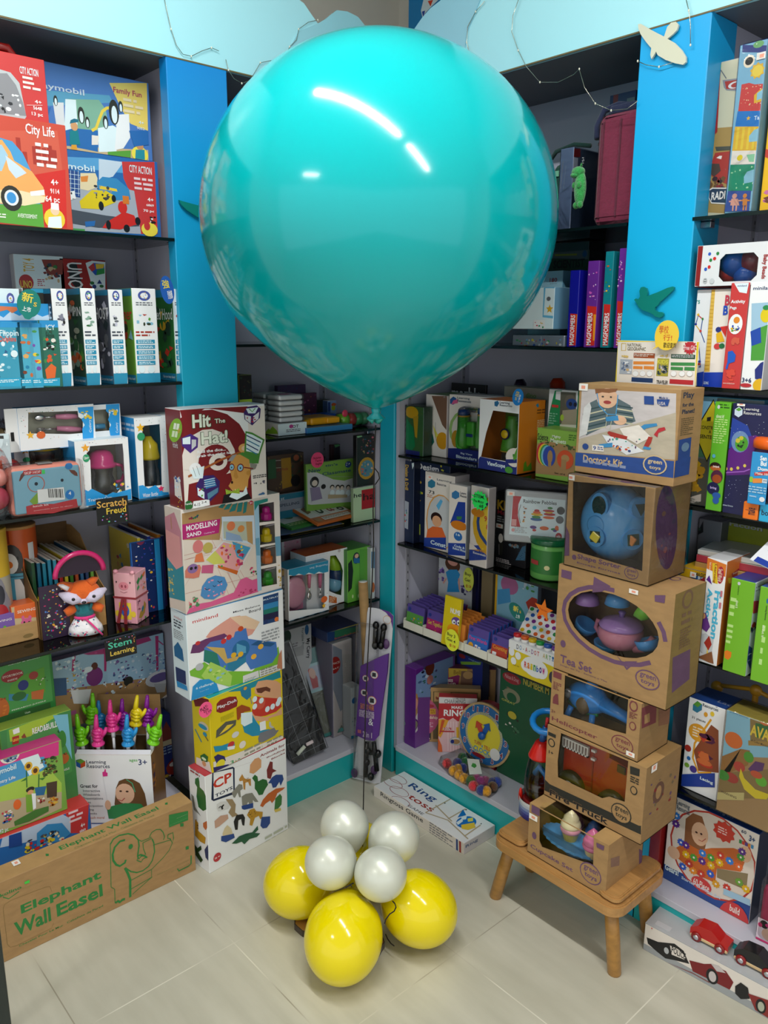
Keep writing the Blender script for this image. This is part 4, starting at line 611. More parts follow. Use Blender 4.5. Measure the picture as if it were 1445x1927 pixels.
its=[('t', 0.1, 0.55, 0.85, 0.85, 'Stem', '50c0a0', 1, 0), ('t', 0.15, 0.12, 0.92, 0.42, 'Learning', 'e0c050', 1, 0), ('x', 0.05, 0.86, 0.95, 0.99, 14, 30, ['5ac0e0', 'a070d0', 'e07080', '60d080'], 33), ('x', 0.85, 0.2, 0.99, 0.9, 8, 30, ['e0a040', 'd06060'], 34)]; m.art('F',W,H,.001,[(i[0],int(i[1]*W*1e4),int(i[2]*H*1e4),int(i[3]*W*1e4),int(i[4]*H*1e4))+tuple(i[5:]) for i in its],off=.001)
o=m.build('chalk_sign','matte',None,(0.012, -1.006, 0.705),(0,0,90)); tag(o,'black scratch sign reading Stem Learning hanging from the fox shelf','sign')
carton('easel_box','long kraft cardboard easel box with green elephant drawing on the floor','cardboard box',(0.084, -1.3926, 0.0),(0, 0, 90),(0.5824, 0.2301, 0.07),(12, 12, 12, 114),{'F': [(4,173,216,597,283,'Elephant',0,3,0),(4,132,113,316,199,'Wall',0,3,0),(4,347,118,598,195,'Easel',0,3,0),(4,145,49,374,61,'Chevalet Pour Le Mur',0,1,0),(4,393,52,593,64,'Caballete de Pared',0,1,0),(4,84,377,188,396,'kolino',0,2,0),(3,[96,373,122,350,159,361,174,366],5,0),(4,190,368,293,375,'Toddlin Road',272,0,0),(3,[132,336,304,325,326,316,331,285],2,141),(3,[132,336,99,328,91,306,91,97,103,72,131,64,312,69,326,94],2,141),(3,[661,411,646,149,665,125,661,37],4,0),(3,[661,411,680,435,714,442,765,430,798,406,821,365,823,326,810,266,817,244,831,256,853,250],8,0),(3,[745,400,716,404,684,382,669,343,670,306,685,271,705,253,735,260,741,276],12,0),(3,[733,228,747,183,757,140,750,29],14,0),(3,[741,219,765,188,799,165,834,159,870,170,895,196,912,246,911,304,903,331],7,0),(3,[757,133,887,142,963,183,1002,213,1024,251,1015,275,905,292],4,0),(3,[757,78,883,91,886,138],4,0),(3,[764,41,888,93],4,0),(3,[846,334,899,338,908,325],4,0),(3,[846,334,847,296,858,253],4,0),(3,[887,353,902,375,929,381,956,371,972,343,978,311,970,296],5,0),(3,[999,316,1031,316,1033,276,1023,252,1011,286,997,293,999,316],5,0),(3,[806,268,828,267,853,245,865,230],9,0),(3,[814,264,804,241,829,219,839,233,866,235],5,0),(3,[663,38,677,43,689,30,702,37,719,35],14,0),(3,[825,363,838,348,900,347],4,0),(1,761,329,787,360,0),(2,[1013,439,1134,413,1131,354,1009,360],0),(4,1059,395,1128,397,'Safari',142,1,0),(4,1016,370,1126,371,'Collection',142,1,0),(2,[1080,354,1101,348,1100,327,1079,333],0),(2,[1106,188,1125,184,1124,163,1105,167],0),(4,920,88,1118,92,'Playful,wall-mounted',0,0,0),(4,1002,65,1117,68,'art easel',0,0,0),(3,[1045,69,1053,50,1116,51,1134,60,1137,114],7,0),(2,[204,407,229,408,228,391,204,394],273)],'T': [(4,416,45,983,95,'Elephant Wall Easel',0,2,0),(2,[344,80,357,68,350,50,338,58],0),(2,[1038,92,1052,88,1042,68,1029,76],0),(4,476,15,933,32,'Chevalet Pour Le Mur - Caballete de Pared',274,0,0)]},mt='kraft',stickers=[('T',183,79,219,124)])
carton('toy_box','wide winter palace playset box, blue and purple, at the back under the chalk sign','toy box',(-0.27, -1.081, 0.4),(0, 0, 90),(0.381, 0.2258, 0.03),(275, 143, 143, 144),{'F': [(2,[40,563,917,533,895,143,14,262],237),(2,[15,272,896,154,875,-215,-11,-26],12),(0,1,79,165,106,276),(2,[669,-60,882,-55,879,-140,678,-79],215),(2,[237,510,368,551,663,475,679,420,413,403,267,435],277),(5,237,405,668,511,12,21,[278,279],85),(2,[172,584,191,579,172,356,160,360],83),(2,[367,532,387,527,370,298,357,302],83),(2,[706,444,728,438,713,197,699,201],83),(3,[710,422,758,369,822,383,903,278],8,277),(5,40,370,229,508,34,21,[3,3,280,145],86),(5,391,223,887,362,60,19,[3,281,210,145,282],87),(1,243,224,347,348,283),(1,279,329,320,377,284),(1,224,323,287,361,3),(5,114,182,254,408,60,16,[3,58,285,145,286,28],88),(2,[47,346,124,328,119,219,46,233],99),(2,[143,241,268,211,242,121,154,150],28),(5,334,118,621,256,46,20,[208,3,287,125,144],89),(1,476,158,538,222,14),(1,492,133,550,172,114),(1,618,92,827,204,28),(1,648,122,801,183,288),(2,[675,120,768,97,748,40,692,53],95),(1,720,-43,840,20,4),(1,746,-28,819,6,289),(5,639,173,822,314,22,16,[3,290,181],90)]})
carton('toy_box','lower dark blue holiday calendar box with snowy roof and red suited figure','toy box',(-0.255, -0.7782, 0.117),(0, 0, 90),(0.0782, 0.2298, 0.06),(103, 146, 146, 140),{'F': [(4,192,425,290,448,'70188',145,1,0),(2,[73,325,126,412,295,344,299,222,87,288],265),(2,[159,337,209,373,251,305,243,242,160,267],70),(0,173,268,231,327,291),(0,87,239,299,276,292),(5,40,-163,284,160,60,27,[44,58,131,27,141,111],91),(1,106,12,212,120,16),(1,128,74,181,106,4),(1,79,-72,163,4,22),(6,73,169,285,233,3,275,92),(0,50,476,333,492,147)]})
carton('brick_pack','upper green jungle read and build brick pack with storybook oval','toy box',(-0.2, -1.2694, 0.3),(0, 0, 90),(0.1913, 0.3802, 0.05),(0, 59, 59, 148),{'F': [(2,[46,787,367,761,367,474,15,483],135),(4,148,755,319,763,'READ & BUILD',62,2,0),(1,103,653,222,726,76),(4,111,688,219,701,'STORYBOOK',4,1,0),(4,135,663,187,673,'INSIDE',4,1,0),(2,[146,635,213,676,336,694,331,541,238,516,130,551],45),(1,185,588,243,649,103),(2,[134,590,238,557,223,521,130,551],149),(1,248,636,300,684,150),(1,148,534,225,586,91),(2,[253,566,324,561,311,502,251,521],151),(1,35,444,129,582,152),(5,81,455,126,584,6,24,[120,293],93),(4,140,483,327,492,'PEEKABOO JUNGLE',84,2,0),(0,24,408,350,470,189),(4,208,442,236,456,'13 pcs',84,1,0),(5,280,583,352,636,8,11,[4,294],94)]})
carton('brick_pack','lower green read and build brick pack in front of the jungle one','toy box',(-0.15, -1.2499, 0.117),(0, 0, 90),(0.1952, 0.401, 0.05),(117, 45, 45, 295),{'F': [(2,[38,849,308,843,353,778,365,417,287,401,21,507],135),(2,[48,793,175,802,193,832,307,830,320,789,261,772,159,717,49,721],57),(4,169,723,311,760,'READ&BUILD',7,2,0),(2,[67,786,102,791,103,760,70,758],7),(2,[61,746,98,744,92,697,58,700],16),(4,63,716,93,730,'LEGO',136,2,0),(2,[108,731,126,747,135,717,112,721],183),(1,304,679,337,706,217),(2,[288,800,370,781,371,491,313,699],133),(1,304,585,349,693,85),(1,298,481,355,545,296),(5,283,495,349,585,7,21,[158,153],95),(4,300,433,351,451,'JUNGLE',84,1,0)]})
carton('toy_box','pink topped country box with sunflowers and a gardener, atop the kart box','toy box',(-0.1, -1.3118, 0.243),(0, 0, 90),(0.206, 0.2174, 0.07),(297, 86, 86, 154),{'F': [(2,[34,371,86,438,398,433,391,349,310,353,77,346],154),(2,[36,388,82,396,196,396,312,370,327,274,219,226,24,270],155),(2,[188,399,282,399,306,309,225,287],3),(2,[25,279,185,285,329,291,392,174,386,102,213,156,18,203],295),(2,[18,203,213,165,388,120,379,20,199,6,1,32],48),(5,283,245,385,360,50,21,[156,298,94,299],96),(1,87,399,186,475,4),(1,101,406,175,461,157),(5,101,406,175,461,9,19,[23,62,300],97),(1,203,319,246,371,22),(1,213,332,236,360,158),(1,237,279,279,331,22),(1,246,290,270,320,158),(3,[212,323,205,223],6,91),(3,[275,276,266,198],6,91),(2,[176,270,209,284,203,268],159),(2,[270,251,308,244,291,233],159),(2,[245,206,308,190,291,141,248,155],87),(2,[309,208,368,198,358,104,305,117],301),(1,198,189,244,220,14),(1,204,171,237,202,125),(2,[195,181,226,173,224,69,189,75],160),(2,[226,178,248,169,241,80,225,77],7),(1,126,113,167,173,55),(5,61,55,127,133,34,16,[4,17,88,302,178],98),(5,303,41,366,113,24,19,[303,304,204],99),(5,242,96,296,141,12,12,[60,150,4],100),(4,32,346,162,387,'playmobil',3,2,0),(4,27,296,152,320,'Country Life',7,2,0),(2,[121,50,237,72,309,65,306,33,200,15,122,22],88),(4,43,3,88,33,'92 pc',3,1,0)]})
carton('toy_box','red and blue go-kart box lying lowest behind the kraft easel box','toy box',(-0.085, -1.3191, 0.117),(0, 0, 90),(0.271, 0.125, 0.07),(101, 6, 6, 6),{'F': [(2,[399,466,537,340,515,71,420,114,403,311,389,392],6),(2,[61,377,214,374,387,318,427,206,420,114,43,197],305),(4,44,266,229,286,'playmobil',3,2,0),(4,403,254,501,322,'CITY ACTION',3,1,0),(6,418,165,504,275,4,27,101),(4,480,122,505,148,'4+','fff',1,0),(4,471,93,506,110,'6869','fff',1,0),(2,[238,198,297,227,377,200,420,114,367,91,230,117],92),(5,158,90,392,180,40,24,[78,37,46,127,29],102),(2,[94,254,159,243,155,162,87,176],15)]})
fd=carton('pointer_display','white and kraft display carton full of bright pointing hand sticks','display box',(-0.1964, -1.0405, 0.117),(0, 0, 48.3),(0.2276, 0.2308, 0.13),(7, 30, 306, 4),{'F': [(2,[5,428,35,437,61,418,59,389,30,374,5,389],89),(2,[35,437,62,421,32,403,7,421],253),(2,[32,403,62,421,59,389,30,374],307),(2,[7,421,32,403,30,374,5,389],147),(4,67,399,185,428,'Learning',9,1,0),(4,67,376,205,402,'Resources',9,1,0),(4,325,415,374,434,'ages',308,1,0),(4,378,397,430,436,'3+',23,1,0),(4,18,245,124,268,'Great for',78,2,0),(4,33,217,135,233,'Interactive',29,0,0),(4,31,191,133,207,'Whiteboards',29,0,0),(4,29,166,150,182,'Presentations',29,0,0),(4,27,140,74,156,'Class',29,0,0),(4,25,114,146,130,'Participation',29,0,0),(4,23,88,88,104,'Reading',29,0,0),(4,21,62,105,78,'Big Books',29,0,0),(4,19,36,150,52,'and much more!',151,0,0),(3,[160,326,177,138],4,28),(2,[159,350,171,355,174,370,181,369,181,350,190,346,188,324,160,321],154),(2,[234,247,255,292,291,307,335,305,378,278,404,209,413,129,363,49,229,48,217,138],299),(1,227,139,342,275,122),(3,[300,302,333,277,347,218],6,309),(3,[237,168,263,158,282,178],6,310),(1,252,218,268,230,161),(1,290,216,308,228,161),(2,[170,103,199,123,280,144,378,139,410,89,415,29,175,38],61),(1,159,98,195,163,122),(2,[-35,7,425,9,421,-62,-41,-64],15)],'R': [(5,-19,134,95,397,30,27,[64,303,259],103)]},inner=90,holes={'T': [[12,12,443,12,443,248,12,248]]})
W,D=0.2276,.13
M().col('a07c4c').box(0,D-.002,0.2308,W,D,0.3661).build('back_flap','kraft',fd)
fl=M().col('dcdce4').box(.003,.003,0,W-.003,.006,.018).build('insert_flap','print',fd,(0,0,0.2308),(-50,0,0))
def pointer(label,c,x,y,z,tilt,s=1.0,yawd=0,flip=1,group=None):
 # foam pointing hand on a white stick; built upright, origin at the hand base
 e=empty('pointer_hand',label,'pointer',(0,0,0),(0,tilt,50+yawd),group)
 e.location=(x,y,z)
 m=M().col(c); m.lathe([(.0135,0),(.0165,.002),(.016,.006),(.0125,.009),(.0115,.014)],n=20)
 m.ell(0,0,.030,.0165,.011,.019,18,12)
 for k,(fx_,fz) in enumerate(((.0035,.038),(.005,.029),(.005,.020))): m.tube([(-.010,-.006,fz),(fx_-.002,-.0125,fz),(.010,-.008,fz-.001)],[.0042,.0052,.0045],8)
 m.tube([(-.004*flip,0,.040),(-.003*flip,0,.060),(-.002*flip,0,.080)],[.0072,.0062,.0042],10)
 m.ell(-.002*flip,0,.0805,.0043,.0043,.0043,10,6)
 m.tube([(.012*flip,-.003,.028),(.019*flip,-.003,.038),(.022*flip,-.003,.047)],[.0060,.0052,.0040],8); m.ell(.022*flip,-.003,.0475,.0041,.0041,.0041,8,6)
 m.v=[tuple(c*1.18 for c in v) for v in m.v]
 m.build('hand','plastic',e)
 M().col('eceef2').tube([(0,0,-.10),(0,0,.002)],.0042,10).build('stick','plastic',e)
 M().col('eceef2').lathe([(.0062,-.022),(.0062,.001)],n=12).build('collar','plastic',e)
pointer('lime green pointing hand stick at the back left of the display','7ad01e',-0.2318,-0.9676,0.4140,4,flip=-1)
pointer('lime green pointing hand stick in front at the left','7ad01e',-0.2092,-1.0099,0.3673,-4,flip=1)
pointer('pink pointing hand stick, front low of the two pink ones','f0409c',-0.1755,-0.9750,0.3662,2,flip=1)
pointer('tall pink pointing hand stick in the middle of the display','f0409c',-0.1655,-0.9308,0.4031,0,flip=1)
pointer('blue pointing hand stick in the front middle','2a9ae0',-0.1174,-0.9068,0.3655,3,flip=1)
pointer('blue pointing hand stick mostly hidden behind the pinks','2a88c8',-0.2386,-0.9376,0.3762,0,flip=1)
pointer('dark violet pointing hand stick behind the tall pink one','8a1c9c',-0.1777,-0.8918,0.3894,2,flip=1)
pointer('yellow pointing hand stick at the back','f0d81e',-0.1434,-0.8683,0.4072,8,flip=1)
pointer('dark violet pointing hand stick at the right rear','8a1c9c',-0.1330,-0.8341,0.3995,4,flip=1)
pointer('lime green pointing hand stick tilted at the right edge','7ad01e',-0.0724,-0.8488,0.3679,16,flip=-1)
carton('game_box','white animal building blocks box standing at the foot of the game stack','toy box',(0.1273, -0.7884, 0.0),(0, 0, 95.2),(0.3053, 0.3239, 0.085),(7, 7, 28, 311),{'F': [(2,[51,657,63,661,198,625,210,611,205,450,193,442,52,462,36,479],63),(2,[60,644,198,612,194,459,53,475],7),(4,54,536,187,599,'CP',32,3,0),(4,63,480,190,501,'TOYS',63,2,0),(4,402,601,601,620,'Animals for',60,2,0),(4,453,571,600,583,'Building',60,2,0),(4,489,547,600,558,'Blocks',60,2,0),(3,[212,614,618,562],1.2,30),(2,[318,533,325,584,361,609,392,605,411,579,408,531,373,518,347,513],125),(1,338,528,410,590,125),(2,[453,438,450,494,478,542,499,529,497,483,528,456,496,456,479,419],266),(2,[238,524,263,548,277,515,291,502,326,489,326,440,314,447,305,476,285,480,281,433,269,443,266,502,242,509],177),(5,267,477,321,508,8,7,[158],104),(2,[336,489,357,503,377,481,381,447,417,447,447,427,457,390,430,366,413,341,382,350,368,384,353,409,355,454],91),(2,[457,399,490,427,522,431,575,408,583,372,557,336,547,369,519,344,493,351,483,388],15),(2,[181,460,236,493,260,478,264,449,244,445,247,399,234,405,224,441,203,415,192,424],25),(2,[389,273,412,305,454,327,519,335,594,310,572,301,528,297,506,261,484,248,469,273,431,268,410,254],152),(2,[511,268,550,283,565,257,560,202,514,177,501,192],79),(2,[498,194,552,182,555,162,508,170],77),(2,[252,401,282,405,332,390,351,355,378,306,350,319,335,340,334,308,309,318,300,343,284,325,254,341],25),(2,[249,339,337,318,336,285,268,303,250,319],15),(2,[70,433,98,438,145,419,168,395,152,367,114,376,81,383,70,406],62),(5,73,377,134,412,7,13,['111'],105),(2,[136,437,184,415,206,368,199,318,222,289,178,296,151,341,172,367],312),(2,[50,332,94,346,146,330,149,301,110,289,81,281,52,282],313),(2,[186,261,208,296,257,279,271,247,263,196,249,207,241,253,221,253,213,193,194,201],31),(2,[286,258,308,284,343,278,357,251,408,222,402,179,386,182,377,210,346,211,323,166,303,181,310,219],5),(5,296,221,357,275,10,8,[158],106),(2,[397,191,465,163,463,116,436,96,404,107,386,135],15),(2,[102,222,118,250,138,262,165,226,178,174,143,174,105,197],292),(2,[92,209,183,181,189,150,123,152,90,178],15),(2,[165,121,221,143,271,137,321,121,364,146,368,116,341,106,382,83,356,71,299,85,258,69,239,97,199,104],217),(1,29,56,85,113,108),(4,37,79,79,89,'2+','fff',1,0),(4,520,40,597,42,'17 pc. Box','555',0,0),(6,417,-58,600,36,3,128,107),(4,170,3,260,4,'Made in China','888',0,0)],'L': [(2,[63,557,68,590,104,614,111,591,112,553,152,544,176,520,173,432,134,405,87,411,72,474,84,541],91),(2,[16,468,43,462,52,395,110,359,83,365,36,370],25),(2,[127,323,170,356,178,312,151,286,128,297],151),(2,[45,312,78,300,73,245,148,235,137,186,89,180,35,199],5),(5,42,255,78,320,5,14,[158],108),(2,[130,146,172,198,176,151,163,87,137,96],23),(2,[27,132,56,119,94,156,99,131,61,94,107,63,84,33,31,61],94),(6,23,613,121,671,3,150,109)]})
carton('game_box','yellow and teal dough dentist box with gaping mouth toy, on the animal blocks box','toy box',(0.1288, -0.7644, 0.3247),(0, 0, 97.0),(0.2776, 0.2347, 0.085),(37, 37, 314, 315),{'F': [(2,[129,476,537,464,544,417,254,431,138,464],249),(2,[7,478,139,489,138,456,15,459],162),(2,[48,373,52,421,79,436,146,432,194,415,204,381,196,351,133,349,75,354],60),(4,56,378,194,404,'Play-Doh',7,2,0),(2,[362,454,429,441,503,410,543,374,539,268,446,311,374,354,334,386,335,420],163),(2,[345,412,396,403,428,396,458,372,452,352,416,374,385,368,354,383],164),(2,[333,369,384,342,531,280,545,220,496,203,410,209,337,228,303,267,321,322],32),(1,341,266,413,344,235),(2,[303,276,328,241,410,200,495,194,545,212,544,167,483,154,388,178,326,210],163),(1,314,329,350,367,3),(1,364,302,401,339,3),(1,312,282,348,320,3),(1,409,228,446,266,3),(1,451,229,489,268,3),(1,494,235,533,274,3),(1,506,253,545,292,3),(2,[227,270,308,257,336,202,386,121,438,109,426,78,302,115,243,165,230,226],2),(2,[225,442,266,463,305,431,305,379,272,365,233,405],165),(1,250,433,275,454,126),(3,[297,373,309,326],6,106),(2,[362,183,409,178,412,119,365,125],7),(1,435,104,515,175,38),(1,450,114,502,161,77),(2,[347,83,364,112,481,101,513,70,479,47,383,42,351,54],229),(2,[430,183,544,167,541,68,491,79],37),(2,[35,210,42,258,110,286,187,269,181,237,107,215,49,213],316),(2,[59,222,119,261,167,251,127,233],13),(1,149,158,203,196,62),(2,[16,167,74,147,113,144,166,135,169,95,111,106,26,125],2),(1,117,111,166,145,6),(2,[112,123,170,108,164,88,116,100],7),(1,200,68,251,115,4),(2,[191,344,231,350,290,311,299,286,248,297,228,287,207,261,192,267],293),(2,[223,298,308,274,306,205,244,203,220,230],3),(2,[8,69,545,21,549,-27,10,4],4),(4,130,-1,156,22,'3',166,2,0),(5,154,-13,223,30,8,14,[126,6,166],110),(6,237,-56,401,50,4,167,111),(6,414,-31,532,31,3,167,112),(2,[15,100,44,105,90,72,98,39,31,50],168),(1,26,9,92,63,317),(2,[7,36,116,9,120,-19,10,4],168),(4,19,8,77,9,'Play-Doh',6,1,0),(6,74,295,169,328,5,318,113)],'L': [(2,[21,416,103,455,178,467,175,425,33,378],44),(1,63,252,154,304,319),(1,56,257,141,287,2),(3,[22,230,81,167],10,165),(3,[99,232,147,199],8,212),(1,98,218,137,244,2),(2,[20,49,149,65,168,2,16,0],4),(2,[61,73,102,102,139,95,130,57,71,43],91),(1,75,57,119,75,232),(1,77,18,116,53,125)]})
carton('game_box','white maze balance board box with a blue track and a hand, mid stack','toy box',(0.1079, -0.8115, 0.5602),(0, 0, 91.7),(0.3314, 0.2587, 0.085),(7, 3, 28, 92),{'F': [(4,40,456,203,476,'miniland',6,1,0),(4,305,451,493,462,'Maze Balance',78,1,0),(4,413,424,496,442,'Board',78,1,0),(2,[515,501,628,504,624,322,511,326],169),(4,516,476,627,485,'MULTIPLAY',3,1,0),(2,[518,452,624,451,623,417,517,418],92),(2,[517,418,623,417,622,387,516,389],170),(2,[516,389,622,387,620,348,515,350],111),(4,554,333,591,350,'3-6',23,1,0),(1,520,326,547,355,23),(1,594,323,625,352,320),(2,[118,354,150,383,222,411,286,432,349,426,475,336,430,289,342,274,240,340,148,337],49),(2,[280,434,391,415,487,352,452,312,367,345],240),(2,[16,285,33,331,118,345,240,345,260,325,196,295,74,273],321),(1,50,321,82,345,6),(2,[5,182,101,209,188,126,420,55,617,158,636,10,374,0,256,8,9,153],205),(2,[96,215,105,293,147,318,301,305,313,335,388,339,401,268,472,239,601,193,610,110,568,66,410,68,379,127,292,94,209,129,180,167],21),(2,[105,283,184,242,209,129,150,176,99,215],170),(2,[253,184,381,176,379,127,292,94,250,117],165),(1,287,157,409,272,87),(2,[320,261,383,224,382,185,317,194],243),(2,[115,299,236,256,253,184,338,178,316,156,242,158,193,230],322),(2,[416,224,560,174,595,185,472,239],99),(1,332,328,370,360,307),(1,251,297,288,329,6),(1,214,283,251,315,6),(1,277,179,315,211,22),(1,325,170,363,203,22),(1,467,178,507,211,171),(1,415,129,455,162,171),(2,[77,132,141,198,230,133,280,69,266,5,185,50,105,94],323),(5,97,53,260,176,16,22,[205,324,109],114),(1,42,168,94,211,38),(2,[5,3,19,84,66,111,125,98,174,53,187,4,191,-30],8),(4,39,55,154,73,'6 challenge',3,1,0),(4,62,37,122,39,'cards',3,1,0),(4,32,0,146,4,'6 tarjetas reto',3,1,0),(2,[354,46,465,47,468,-10,352,-3],62),(2,[470,45,625,44,624,-7,474,-11],62),(6,364,-12,463,18,4,325,115),(6,481,-13,612,47,4,25,116),(6,495,205,625,284,4,93,117),(2,[615,98,639,132,641,-12,601,21],300)],'L': [(4,37,467,125,484,'miniland',326,0,0),(6,32,406,129,458,3,29,118),(6,25,340,132,398,5,93,119),(2,[18,285,66,328,114,296,124,225,21,229],87),(2,[23,164,136,172,136,88,26,79],23),(2,[26,79,141,84,150,57,33,42],8)]})
sandbox=carton('game_box','pink and white modelling sand box with four windows of bright pieces','toy box',(0.1101, -0.8112, 0.8197),(0, 0, 93.4),(0.3325, 0.2962, 0.085),(4, 70, 28, 4),{'F': [(2,[6,555,-12,8,490,19,477,550],70),(2,[7,572,237,579,478,569,477,486,257,478,237,383,3,427],12),(2,[6,512,248,504,234,424,3,427],83),(4,29,470,225,501,'MODELLING',7,2,0),(4,30,435,121,458,'SAND',7,2,0),(4,139,432,208,442,'Cooking Set',194,0,0),(5,37,527,113,556,10,14,[172,23,327],120),(3,[6,314,446,307],1.6,173),(3,[15,314,447,344],1.6,173),(3,[165,361,284,44],1.6,24),(3,[224,323,347,38],1.6,24),(3,[284,284,413,32],1.6,24),(3,[7,339,503,352],1.6,24),(3,[178,412,357,8],1.6,24),(3,[229,420,446,34],1.6,24),(3,[-5,122,472,123],1.6,24),(3,[70,247,-3,166],1.6,24),(2,[236,570,257,584,288,584,266,561],43),(2,[271,551,298,578,329,580,307,550],43),(2,[306,532,334,572,366,577,348,534],43),(2,[358,524,371,574,403,575,390,523],43),(2,[400,508,411,574,435,575,422,514],43),(1,445,551,473,576,328),(4,450,556,469,568,'3+','fff',1,0),(2,[256,514,475,487,479,310,258,379],145),(2,[263,486,462,452,463,332,263,387],128),(1,287,423,344,477,255),(2,[419,459,462,452,462,313,425,339],114),(1,359,402,407,443,329),(2,[280,425,373,385,393,345,278,376],275),(2,[136,287,257,375,456,296,342,152,259,197],62),(2,[151,288,262,365,440,294,342,166],207),(2,[141,286,204,327,272,241,190,249],330),(2,[319,359,445,298,388,235,347,262],331),(2,[215,243,281,211,353,177,342,156,219,224],152),(5,233,203,411,358,26,25,[174,13,19,55,259,247,255],121),(1,62,335,128,409,332),(1,125,323,190,384,333),(2,[67,288,79,329,119,335,131,279],255),(2,[108,217,115,260,190,249,182,201],215),(2,[5,213,7,252,27,274,100,267,109,248,92,198,57,198],334),(1,22,228,89,281,287),(1,36,248,56,266,'222'),(1,65,247,82,264,'222'),(2,[96,89,108,140,145,177,197,184,258,161,276,111,253,70,179,46,119,65],335),(5,103,51,265,168,14,15,[336],122),(3,[123,126,137,114,157,115],4,63),(3,[210,149,223,137,241,142],4,63),(3,[178,129,188,120,199,124],4,63),(2,[2,4,29,42,98,43,159,37,316,55,362,119,406,128,448,100,482,102,490,19],56),(5,11,20,89,100,14,25,[337,338,339],123),(5,429,116,495,182,12,14,[340,174],124),(5,337,15,479,62,10,17,[247],125),(2,[478,564,511,565,513,23,484,23],237),(2,[480,347,508,347,509,238,482,244],175),(2,[620,331,661,328,663,207,628,210],175),(2,[480,568,577,572,577,554,510,545,481,513],341),(5,636,16,665,161,9,17,[342],126)],'L': [(2,[-6,526,103,570,163,469,160,278,-6,295],343),(2,[3,457,145,440,159,269,77,233,-14,303],207),(2,[-6,295,94,245,176,281,176,78,-7,60],249),(5,-13,85,71,251,18,20,[344],127),(2,[-14,-7,86,10,169,9,51,-22],3),(3,[69,469,68,539],4,345)]},holes={'F': [[510,544,624,543,624,427,509,437],[508,418,625,413,627,293,509,300],[509,286,627,282,630,166,509,170],[508,153,630,147,631,34,511,42]]})
sand=[]
m=M().col('c82a90'); m.lathe([(.017,-.022),(.018,-.018),(.018,-.004),(.012,0),(.013,.004),(.012,.014),(.007,.018)],0.3040,.03,0.2368,10,sm=False); m.build('moulded_sand_cake','plastic',sandbox)
m=M().col('e0c81e'); m.lathe([(.017,-.022),(.018,-.018),(.018,-.004),(.012,0),(.013,.004),(.012,.014),(.007,.018)],0.3017,.03,0.1708,10,sm=False); m.build('moulded_sand_cake','plastic',sandbox)
m=M().col('f07a1e'); m.lathe([(.017,-.022),(.018,-.018),(.018,-.004),(.012,0),(.013,.004),(.012,.014),(.007,.018)],0.3022,.03,0.1034,10,sm=False); m.build('moulded_sand_cake','plastic',sandbox)
m=M().col('2aa82a'); m.lathe([(.017,-.022),(.018,-.018),(.018,-.004),(.012,0),(.013,.004),(.012,.014),(.007,.018)],0.3027,.03,0.0352,10,sm=False); m.build('moulded_sand_cake','plastic',sandbox)
M().col('d8d8dc').box(0.2830,.004,0.2014,0.3190,.05,0.2030).build('divider','print',sandbox)
M().col('d8d8dc').box(0.2806,.004,0.1342,0.3166,.05,0.1358).build('divider','print',sandbox)
M().col('d8d8dc').box(0.2783,.004,0.0672,0.3143,.05,0.0688).build('divider','print',sandbox)
